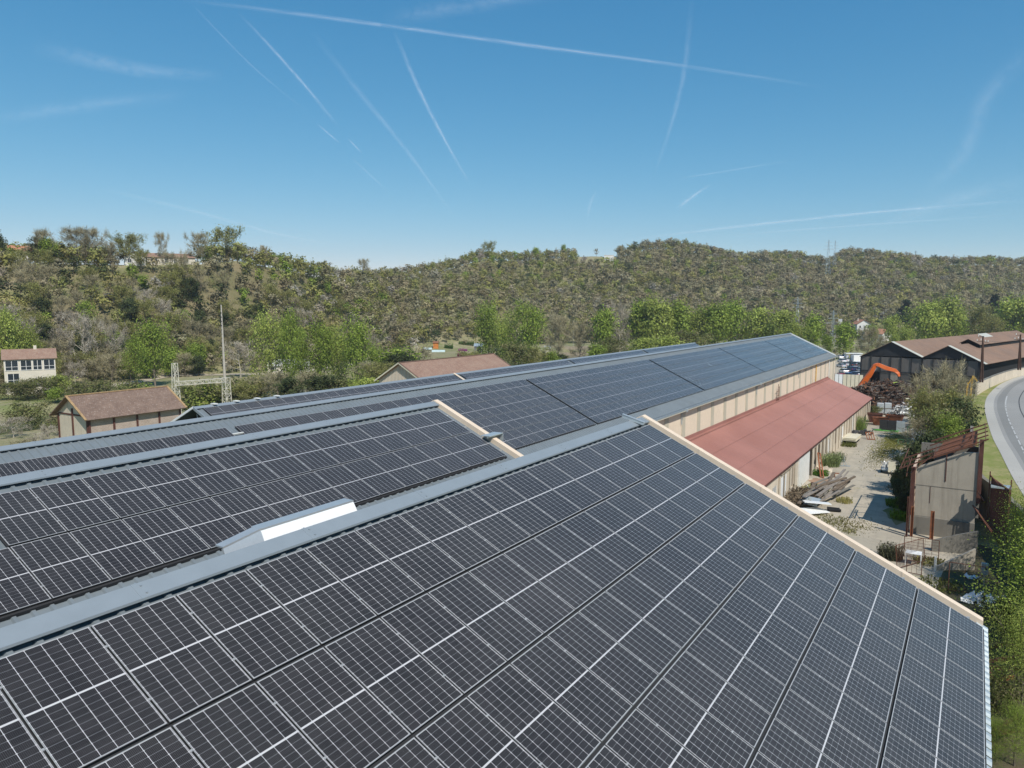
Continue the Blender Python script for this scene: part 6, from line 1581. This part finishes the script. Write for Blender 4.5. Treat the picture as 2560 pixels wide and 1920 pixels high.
# trailer with white engine parts, drum, barrier
t = thing('loaded_trailer', 'small trailer loaded with white and silver machine parts', 'trailer', G(2228, 1182), .12)
b = MB(); b.box(-1.1, 1.1, -.9, .9, .45, .55); b.bar((0,-.9,.5),(0,-2.2,.5),.08); b.build('bed', M['galv'], t)
rg = random.Random(2); b = MB()
for i in range(22): c = (rg.uniform(-.9,.9), rg.uniform(-.7,.7), rg.uniform(.6,1.15)); b.box(c[0]-.16, c[0]+.16, c[1]-.14, c[1]+.14, c[2]-.12, c[2]+.14)
b.build('machine_part', M['white_paint'], t, bevel=.03)
b = MB()
for i in range(14): a_ = (rg.uniform(-.9,.9), rg.uniform(-.7,.7), .6); b.tube(a_, (a_[0]+rg.uniform(-.3,.3), a_[1]+rg.uniform(-.3,.3), 1.3), .07, n=8)
b.build('pipework', M['alu'], t)
for s in (-1, 1): b = MB(); b.tube((s*1.0,0,.3),(s*1.16,0,.3),.3,n=14); b.build('wheel', M['black_rubber'], t)
b = MB(); b.box(-.4, .4, -1.2, -1.1, .3, 1.6); b.build('front_panel', M['cream_sheet'], t)
frame_panel('wire_cage_trolley', 'tall wire trolley frame right of the loaded trailer', 'trolley', G(2248, 1172), .1, 1.3, 2.0, 4, M['galv'], mesh=True)
t = thing('tipped_dish', 'mossy round dish lying tipped at the edge of the ivy', 'dish', G(2243, 1218), .2); b = MB(); n = 20
for i in range(n): a, a2 = 6.283*i/n, 6.283*(i+1)/n; b.face([(0,0,.25),(.75*math.cos(a),.0+.2*math.sin(a),.75*math.sin(a)+.75),(.75*math.cos(a2),.2*math.sin(a2),.75*math.sin(a2)+.75)])
o = b.build('bowl', M['weeds'], t, fix=False); o.modifiers.new('s', 'SOLIDIFY').thickness = .04; b = MB(); b.bar((-.5,0,0),(-.4,0,.5),.06); b.bar((.5,.1,0),(.4,.1,.5),.06); b.build('foot', M['wire'], t)
# stack of boards and orange frame by the workshop wall
t = thing('board_stack', 'stack of cream boards on black feet by the workshop wall', 'board stack', G(2128, 1105), R(88)); rg = random.Random(4)
b = MB()
for i in range(5): b.obox((rg.uniform(-.1,.1), rg.uniform(-.1,.1), .55+i*.09), (2.3,0,0), (0,.95,0), (0,0,.035))
b.build('board', M['cream_sheet'], t); b = MB(); b.box(-2.1, 2.1, -.8, .8, 0, .48); b.build('underframe', M['dark'], t)
t = thing('orange_trestle', 'tilted orange steel trestle beside the cream boards', 'trestle', G(2166, 1098), R(20)); b = MB()
for i in range(4): b.obox((i*.34, 0, .55), (.06,0,0), (0,.6,.45), (0,.03,0))
b.bar((0,-.6,.1),(1.1,-.6,.1),.1); b.bar((0,.6,1.0),(1.1,.6,1.0),.1); b.build('slat', M['rust_or'], t)
junk('tarpaulin_pile', 'pile of dark tarpaulins and tubes behind the cream boards', 'tarpaulin pile', G(2158, 1087), 18, 1.3, M['wire'], 8)
# leaning rusty steel frame and loose bits by the wall
t = thing('leaning_frame', 'orange rusty steel frame leaning on the workshop wall', 'steel frame', G(2052, 1194), 0)
b = MB(); b.bar((0,0,0),(-1.0,3.4,2.3),.16); b.bar((.35,-.2,0),(-.7,3.3,2.3),.12); b.bar((0,0,.05),(.35,-.2,.05),.1); b.bar((-1.0,3.4,2.3),(-.7,3.3,2.3),.12); b.build('upright', M['rust_or'], t)
b = MB()
for f_ in (.2,.4,.6,.8): b.bar((-1.0*f_,3.4*f_,2.3*f_),(.35-1.05*f_,-.2+3.5*f_,2.3*f_),.07)
b.build('rung', M['rust'], t)
t = thing('rusty_stool', 'small rusty stool on the concrete near the leaning frame', 'stool', G(2092, 1194), .3); b = MB(); b.box(-.3,.3,-.2,.2,.5,.56); b.build('seat', M['rust_or'], t)
for x, y in ((-.25,-.15),(.25,-.15),(-.25,.15),(.25,.15)): b = MB(); b.bar((x,y,0),(x,y,.5),.05); b.build('leg', M['rust_or'], t)
junk('concrete_lumps', 'pale rubble lumps on the ground beside the leaning frame', 'rubble', G(2066, 1177), 12, .9, M['conc_pale'], 9)
t = thing('sawhorse_rack', 'grey wire rack on the ground past the wall weeds', 'rack', G(2108, 1166), .3); b = MB(); b.bar((-.8,0,.05),(.8,0,.05),.06); b.bar((0,0,0),(.1,0,1.3),.05); b.bar((-.5,0,0),(-.1,0,.8),.05); b.bar((.5,.2,0),(.1,0,.8),.05); b.bar((-.8,.3,.05),(.9,.3,.05),.05); b.build('bar', M['galv'], t)
# rusty drum and white pipe on the grass patch
t = thing('rusty_drum', 'dark rusty oil drum standing on the grass patch', 'drum', G(2034, 1228), 0); b = MB(); b.tube((0,0,0),(0,0,.92),.34,n=20,cap=False)
for z in (.02,.3,.6,.9): b.tube((0,0,z),(0,0,z+.03),.36,n=20,cap=False)
o = b.build('shell', M['ruststreak'], t, fix=False); o.modifiers.new('s','SOLIDIFY').thickness = .02; b = MB(); b.tube((0,0,.6),(0,0,.64),.33,n=20); b.build('fill', M['cream_sheet'], t)
junk('rusty_grate', 'small rusty grate and scrap right of the oil drum', 'grate', G(2055, 1221), 8, .6, M['rust_or'], 11)
b = MB(); b.tube((0,0,.1),(.3,-1.6,.15),.06,n=8); b.tube((0,0,.1),(-.3,.5,.4),.06,n=8); o = b.build('white_pipe', M['white_paint']); o.location = G(2022, 1224); tag(o, 'white bent plastic pipe left of the oil drum', 'pipe')
# debris pile of beams
rg = random.Random(21); A0, A1 = Vector((-13.4, 76.5, .5)), Vector((-12.2, 88.5, 1.1))
gm = [M['greywood'], M['oldwood'], M['greywood'], M['conc_dark'], M['oldwood']]
for i in range(26):
    f_ = rg.random(); off = rg.uniform(-1.0, 1.9); L_ = rg.uniform(3.2, 7.5); c = A0.lerp(A1, .15+.7*f_)+Vector((off, rg.uniform(-1,1), rg.uniform(-.25,.55)+max(0, .5-abs(off-.3)*.4))); c.z = max(c.z, .12)
    d = Vector((rg.uniform(-.04,.36), 1, rg.uniform(-.05,.10))).normalized(); b = MB(); w_ = rg.uniform(.12,.34); hh_ = rg.uniform(.05,.16)
    b.bar(-d*L_/2, d*L_/2, w_, hh_); b.bar(-d*L_*.45+Vector((0,0,hh_*.5+.01)), -d*L_*.42+Vector((0,0,hh_*.5+.01)), w_*.9, .03)
    o = b.build('old_beam', gm[i % 5]); c.z = max(c.z, abs(d.z)*L_/2+.1); o.location = c; tag(o, 'weathered beam in the debris pile, %s counted from the workshop side' % nth(i), 'beam', 'weathered beams in the debris pile')
# sort labels by x so that they are true
bs = sorted([o for o in bpy.data.objects if o.name.startswith('old_beam')], key=lambda o: o.location.x)
for i, o in enumerate(bs): o['label'] = 'weathered beam in the debris pile, %s counted from the workshop side' % nth(i)
heap('brushwood_pile', 'tangled dark brushwood pile against the workshop door', -14.6, 79.2, 1.7, 3.4, 1.0, 700, [(.20,.15,.10),(.12,.09,.06),(.28,.23,.16),(.07,.055,.04)], (.5, 1.6), wd=(.03, .07), seed=8)
for px, py, sx, sy_, rz, z, tx, lb in ((2042, 1256, 1.25, .75, .35, .95, -.12, 'bright white sheet lying flat on top of the debris pile'), (2008, 1278, 2.6, .9, .95, .35, .05, 'long pale board lying left of the debris pile'), (2024, 1252, .9, .6, -.2, .8, .5, 'bluish grey bent sheet beside the bright white one')):
    b = MB(); b.obox((0,0,0), (sx,0,0), (0,sy_,0), (0,0,.03)); b.obox((0,sy_,-.05), (sx,0,0), (0,.02,0), (0,0,.06)); o = b.build('loose_sheet', M['white_sheet'] if 'bluish' not in lb else M['galv']); o.location = G(px, py, z); o.rotation_euler = (tx, .05, rz); tag(o, lb, 'sheet')
b = MB(); b.tube((0,0,.15),(1.1,.3,.25),.25,.1,n=8); b.tube((.2,-.3,.12),(1.3,-.1,.2),.14,n=8); o = b.build('charred_log', M['dark']); o.location = G(2068, 1276); tag(o, 'black charred log at the right foot of the debris pile', 'log')
# tall weeds: counted clumps along walls and in cracks
def clump(lb, x, y, r, h, n, col, nm='weed_clump'):
    Q, C = [], []
    for i in range(n):
        a = rnd(0, 6.28); q_ = r*math.sqrt(rnd()); c = np.array([q_*math.cos(a), q_*math.sin(a), 0.]); d = np.array([rnd(-.35,.35), rnd(-.35,.35), 1.]); Q.append(twigq(c, d, h*rnd(.4, 1.1), rnd(.03, .09))); C.append(np.array(col)*rnd(.6, 1.3))
        if i % 2: Q.append(leafq(c+d*h*rnd(.2, 1), rnd(.04, .11))); C.append(np.array(col)*rnd(.7, 1.4))
    me = quad_mesh(nm, np.array(Q), np.clip(np.array(C), 0, 1), M['leaf']); o = bpy.data.objects.new(nm, me); COL.objects.link(o); o.location = (x, y, 0); tag(o, lb, 'weeds', kind='stuff'); return o
for px, py, r, h, n, c, lb in ((2073, 1164, 1.3, 1.5, 420, (.20,.24,.10), 'tall grey green weeds against the workshop wall'), (2088, 1153, 1.2, 1.2, 300, (.20,.24,.11), 'weeds right of the tall clump on the workshop wall'), (2146, 1074, 1.2, 2.2, 480, (.26,.34,.10), 'light green shrubby weeds at the workshop wall past the boards'),
   (2120, 1115, 1.2, .5, 300, (.16,.17,.05), 'low weeds between the boards and the wall'), (2052, 1188, .9, .6, 400, (.10,.19,.03), 'grass tuft at the foot of the leaning frame'), (2112, 1256, .8, .6, 160, (.38,.34,.12), 'dry yellow grass at the right end of the debris pile'), (2118, 1330, .8, .2, 100, (.28,.26,.12), 'thin line of weeds in a concrete joint'), (2070, 1300, 1.8, .25, 200, (.26,.25,.12), 'low weeds below the debris pile'),
   (2302, 1326, 1.0, .9, 500, (.13,.22,.03), 'bright green tuft at the ruin plinth'), (2258, 1266, 1.6, .7, 900, (.13,.22,.02), 'bright green grass patch in the ruin shadow, upper one'), (2262, 1296, 1.3, .6, 700, (.13,.22,.02), 'bright green grass patch in the ruin shadow, lower one'), (2320, 1406, 1.2, .3, 300, (.17,.16,.06), 'dry grass strip behind the mesh gate'), (2350, 1465, 1.6, .3, 350, (.15,.16,.05), 'grass strip by the gable corner'), (2226, 1395, .9, 1.1, 500, (.10,.10,.06), 'dark dry bush beside the leaning mesh panel')):
    p = G(px, py); clump(lb, p.x, p.y, r, h, n, c)
def patch(name, lb, px, py, rx, ry, mat, z=.006, seed=1):
    rg = random.Random(seed); p = G(px, py); b = MB(); n = 40; b.face([(p.x+rx*math.cos(6.283*i/n)*(1+.3*math.sin(i*.9+seed)*rg.uniform(.2,1)), p.y+ry*math.sin(6.283*i/n)*(1+.25*math.cos(i*1.3)*rg.uniform(.2,1)), z) for i in range(n)])
    o = b.build(name, mat, fix=False)
    if o.data.polygons[0].normal.z < 0: o.data.flip_normals()
    tag(o, lb, None, kind='structure')
patch('grass_patch', None, 2035, 1226, 1.7, 4.2, M['weeds'], .008, 3)
def sod(lb, px, py, rx, ry, n, col):
    p = G(px, py); Q, C = [], []
    for i in range(n):
        x, y = rng.normal()*rx, rng.normal()*ry; c = np.array([x, y, 0.0]); Q.append(twigq(c, np.array([rnd(-.6,.6), rnd(-.6,.6), 1.]), rnd(.05, .16), rnd(.06, .14))); C.append(np.array(col)*rnd(.6, 1.3))
    me = quad_mesh('sparse_grass', np.array(Q), np.clip(np.array(C), 0, 1), M['leaf']); o = bpy.data.objects.new('sparse_grass', me); COL.objects.link(o); o.location = p; tag(o, lb, 'grass', kind='stuff')
sod('sparse mossy grass in the middle of the yard', 2238, 1105, 1.1, 5.0, 5200, (.22,.22,.06)); sod('thin moss along the concrete joints', 2205, 1135, .9, 5.0, 1800, (.22,.21,.07)); sod('thin grass near the debris pile', 2105, 1310, 1.4, 1.2, 900, (.22,.20,.08))
patch('terracotta_patch', None, 2052, 1203, 1.2, 1.6, simple('terracotta_dust', (.36,.23,.15), .9, 0, .2, 2), .012, 7); patch('grass_patch', None, 2260, 1280, 1.5, 4.5, M['weeds'], .008, 8)
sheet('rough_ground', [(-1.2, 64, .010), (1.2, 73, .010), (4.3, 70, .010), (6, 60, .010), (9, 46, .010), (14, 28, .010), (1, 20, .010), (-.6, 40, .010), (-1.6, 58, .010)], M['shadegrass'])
# painted trail of tyre marks is left to the concrete material
# ------------------------------------------------------------------ vegetation of the yard edge
YV = [('bare', 2352, 143, 903, 1.0, 'large brown green bush tree in front of the dark sheds'), ('bare', 2312, 136, 938, .8, 'brown bush tree left of the largest one before the sheds'), ('bare', 2400, 138, 930, .8, 'brown bush tree right of the largest one before the sheds'), ('bud', 2322, 127, 985, .95, 'green brown bush below the brown bush trees, left'), ('bud', 2372, 124, 968, 1.0, 'green brown bush below the brown bush trees, middle'),
      ('dark', 2408, 120, 990, .9, 'dark evergreen bush beside the verge'), ('shrub', 2350, 108, 1028, 1.0, 'green bush behind the rusty roof framing, left'), ('green', 2388, 104, 1030, .9, 'green bush behind the rusty roof framing, right'), ('bare', 2318, 112, 1040, 1.4, 'bare twiggy bush above the white cabinet'), ('shrub', 2198, 150, 1022, 1.1, 'green bush in front of the caged totes'), ('dark', 2186, 152, 1020, 1.0, 'dark bush at the corner of the workshop range')]
for k, px, d, pt, wd, lb in YV:
    x, y = xy_at(px, d); h = max(ztop(px, pt, d), 2); plant(k, x, y, 0, h, wd*(.95 if k != 'shrub' else .8), lb, 'bush', hi=True, name='yard_bush')
for i, (px, d, pt, wd) in enumerate(((2300, 88, 1100, .9), (2325, 90, 1082, 1.0), (2350, 90, 1070, 1.0), (2282, 84, 1135, .8), (2310, 80, 1140, .7), (2335, 81, 1118, .6), (2268, 92, 1160, .9), (2262, 86, 1190, .8), (2276, 80, 1230, .55), (2266, 100, 1135, 1.0))):
    x, y = xy_at(px, d); h = max(ztop(px, pt, d), 2); plant('dark', x, y, 0, h, wd*(.62 if h > 5 else 1.1), 'dark ivy mass over the ruin\'s left side, %s of its clumps' % nth(i), 'ivy', 'ivy clumps on the ruin', name='ivy_clump')
RT_ = [('green', 2492, 1905, 1775, .8, 'low green bush beside the gutter at the bottom right'), ('willow', 2535, 1915, 1740, .9, 'yellow green bush in the bottom right corner'), ('shrub', 2478, 1760, 1700, .9, 'dark low bush among the rusty beams'), ('green', 2555, 1500, 1215, .75, 'leafy bright green tree at the right edge above the mesh frame'), ('green', 2640, 1560, 1250, .9, 'leafy green tree cut by the right edge'), ('green', 2552, 1800, 1500, .8, 'bright green tree at the lower right edge'), ('shrub', 2500, 1790, 1690, .9, 'yellow green bush beyond the lower right gutter'), ('green', 2640, 1700, 1320, 1.4, 'big dark green tree mostly outside the right edge'), ('dark', 2520, 1600, 1470, 1.0, 'dark undergrowth bush right of the gable corner'), ('shrub', 2465, 1545, 1500, 1.1, 'low dark undergrowth at the gable corner'), ('dark', 2545, 1650, 1560, .9, 'dark undergrowth bush near the rusty beams')]
for k, px, pb, pt, wd, lb in RT_:
    p = G(px, pb); d = math.hypot(p.x, p.y); h = max(ztop(px, pt, d), 1.2); plant(k, p.x, p.y, 0, h, wd, lb, 'tree' if h > 3 else 'bush', hi=True, near=(k in ('green', 'willow')))
for x, y, h, lb in ((8.2, 66, 7, 'tree on the road bank just outside the right edge, far one'), (7.2, 59, 8.5, 'tree on the road bank just outside the right edge, middle one'), (9.5, 51, 9.5, 'tree on the road bank just outside the right edge, near one')): plant('green', x, y, 3.7, h, 1.1, lb, near=True)
for i, (px, py, a, L_, mt, z) in enumerate(((2475, 1620, 20, 3.2, 'rust', .9), (2490, 1650, 5, 3.6, 'rust', 1.0), (2500, 1670, -25, 2.6, 'rust', .7), (2478, 1690, 70, 3.0, 'rust', .8), (2485, 1705, 15, 3.4, 'rust_or', .5), (2492, 1735, -50, 2.4, 'rust', .6), (2500, 1820, 30, 4.2, 'ruststreak', .5), (2515, 1830, 2, 1.6, 'rust', .4))):
    b = MB(); L_ *= .8; b.bar((-L_/2,0,-.12),(L_/2,0,.12),.02,.16); b.bar((-L_/2,0,-.04),(L_/2,0,.20),.12,.015); b.bar((-L_/2,0,-.20),(L_/2,0,.04),.12,.015); o = b.build('rusty_beam', M[mt]); o.location = G(px, py, z); o.rotation_euler = (0,0,R(a)+YAW); tag(o, 'rusty steel beam in the undergrowth right of the nearest roof, %s from the top' % nth(i), 'steel beam', 'rusty beams in the undergrowth')

# ------------------------------------------------------------------ contrails and cirrus wisps
def trail_mat(name, alpha, soft=1.0):
    n = N(name); uv = n.n('ShaderNodeTexCoord').outputs['UV']; s = n.n('ShaderNodeSeparateXYZ'); n.l(uv, s.inputs[0])
    v = n.math('SUBTRACT', 1.0, n.math('ABSOLUTE', n.math('MULTIPLY_ADD', s.outputs[1], 2.0, -1.0))); v = n.math('SMOOTH_MIN', n.math('POWER', v, 1.3*soft), 1.0, .1)
    e = n.math('MULTIPLY', n.math('MINIMUM', n.math('MULTIPLY', s.outputs[0], 3.0), 1.0), n.math('MINIMUM', n.math('MULTIPLY', n.math('SUBTRACT', 1.0, s.outputs[0]), 3.0), 1.0))
    sc = n.scale(uv, 14, 2.2, 1); nz = n.ramp(n.noise(1.0, 7, .7, sc, .6), (.32, .12), (.68, 1.0))
    a = n.math('MULTIPLY', n.math('MULTIPLY', n.math('MULTIPLY', v, e), nz), alpha)
    t = n.n('ShaderNodeBsdfTransparent'); d = n.n('ShaderNodeBsdfTranslucent'); d.inputs[0].default_value = (.8, .8, .8, 1); f = n.n('ShaderNodeBsdfDiffuse'); f.inputs[0].default_value = (.9, .9, .9, 1)
    ad = n.n('ShaderNodeAddShader'); n.l(d.outputs[0], ad.inputs[0]); n.l(f.outputs[0], ad.inputs[1]); mx = n.n('ShaderNodeMixShader'); n.l(a, mx.inputs[0]); n.l(t.outputs[0], mx.inputs[1]); n.l(ad.outputs[0], mx.inputs[2]); n.l(mx.outputs[0], n.out.inputs[0]); return n.m
TM = [trail_mat('contrail_bright', .30, .8), trail_mat('contrail_faint', .14, .8), trail_mat('cirrus_soft', .11, 1.3)]
ALT = 6000.0
def trail(nm, lb, pts, w0, w1, mi, cat='contrail'):
    """pts are photo pixels of the centre line; w in pixels; laid at cruising height"""
    P = [Vector((p[0], p[1], 0)) for p in pts]; P = smooth_line(P, 6) if len(P) > 2 else [P[0].lerp(P[1], i/8) for i in range(9)]; b = MB(); n = len(P); E = []
    for i, p in enumerate(P):
        d = (P[min(i+1, n-1)]-P[max(i-1, 0)]); d.normalize(); s = Vector((-d.y, d.x, 0))*((w0+(w1-w0)*i/(n-1))/2)
        q0, q1 = p+s, p-s; r = []
        for q_ in (q0, q1):
            dd = DIR(q_.x, q_.y); t = (ALT)/dd.z; r.append(Vector((dd.x*t, dd.y*t, ALT)))
        E.append(r)
    for i in range(n-1): b.face([E[i][0], E[i][1], E[i+1][1], E[i+1][0]], [(i/(n-1), 0), (i/(n-1), 1), ((i+1)/(n-1), 1), ((i+1)/(n-1), 0)])
    o = b.build(nm, TM[mi], fix=False); tag(o, lb, cat)
S = 2560/2212
def px(*p): return [(x*S, y*S) for x, y in p]
trail('contrail', 'longest white contrail crossing the upper sky from left to right', px((370, -6), (600, 22), (850, 55), (1150, 97), (1480, 141), (1800, 190)), 15, 12, 0)
trail('contrail', 'bright steep contrail in the upper left sky', px((512, 22), (590, 105), (660, 185), (733, 275)), 9, 12, 0)
trail('contrail', 'thin contrail left of the bright steep one', px((400, -10), (470, 65), (560, 155), (670, 245)), 6, 5, 1)
trail('contrail', 'long contrail just left of centre sloping down to the right', px((850, 60), (900, 180), (960, 300), (1020, 405)), 16, 9, 0)
trail('contrail', 'faint broad contrail left of the central one', px((670, 60), (770, 190), (860, 300), (930, 395), (990, 480)), 22, 7, 1)
trail('contrail', 'nearly vertical contrail in the right half of the sky', px((1495, -10), (1480, 140), (1455, 250), (1410, 385)), 22, 12, 1)
trail('contrail', 'upper contrail rising gently to the right above the right hills', px((1340, 520), (1600, 488), (1900, 457), (2240, 430)), 9, 11, 0)
trail('contrail', 'lower contrail rising gently to the right above the right hills', px((1540, 512), (1800, 490), (2240, 460)), 6, 8, 1)
trail('contrail', 'short bright slanting wisp right of centre', px((1462, 450), (1490, 428), (1537, 396)), 14, 9, 0, 'cloud wisp')
trail('contrail', 'tiny streak below the bright steep contrail, left one', px((684, 265), (736, 310)), 6, 5, 0)
trail('contrail', 'tiny streak below the bright steep contrail, right one', px((750, 296), (782, 330)), 6, 5, 0)
trail('contrail', 'faint dotted streak below the two tiny ones', px((755, 335), (840, 415)), 7, 5, 1)
trail('contrail', 'very faint low contrail above the left hill', px((190, 400), (400, 450), (600, 505), (740, 530)), 14, 8, 1)
trail('cirrus', 'soft white cirrus streak in the left sky', px((60, 95), (200, 128), (330, 152), (490, 162)), 60, 36, 1, 'cloud')
trail('cirrus', 'soft broad faint cirrus at the upper right edge', px((1980, 430), (2080, 330), (2130, 210), (2240, 90)), 60, 90, 2, 'cloud')
trail('cirrus', 'pale veil of cirrus low over the right hills', px((1900, 480), (2020, 440), (2240, 380)), 60, 80, 2, 'cloud')
trail('cirrus', 'faint veil crossing the upper left corner', px((-40, 260), (150, 230), (420, 200)), 60, 50, 2, 'cloud')
trail('cirrus', 'faint veil above the middle of the sky', px((820, 40), (1000, 10), (1300, -30)), 70, 60, 2, 'cloud')
trail('contrail', 'faint short curved wisp high above the middle skyline', px((1268, 480), (1275, 440), (1290, 410)), 14, 10, 1, 'cloud wisp')
trail('contrail', 'thin faint curve in the sky right of the slanting wisp', px((1440, 388), (1560, 370), (1730, 342)), 6, 6, 1)

# ------------------------------------------------------------------ the valley air
b = MB(); b.box(-1600, 1600, -1600, 1600, -30, 190)
hz = b.build('haze', M['dark']); hz.data.materials.clear()
hm = bpy.data.materials.new('valley_air'); hm.use_nodes = True; hm.node_tree.nodes.clear()
pv = hm.node_tree.nodes.new('ShaderNodeVolumePrincipled'); ho = hm.node_tree.nodes.new('ShaderNodeOutputMaterial')
pv.inputs['Color'].default_value = (.86, .93, 1.0, 1); pv.inputs['Density'].default_value = .00015; pv.inputs['Anisotropy'].default_value = .2
hm.node_tree.links.new(pv.outputs[0], ho.inputs['Volume']); hz.data.materials.append(hm); tag(hz, kind='stuff')
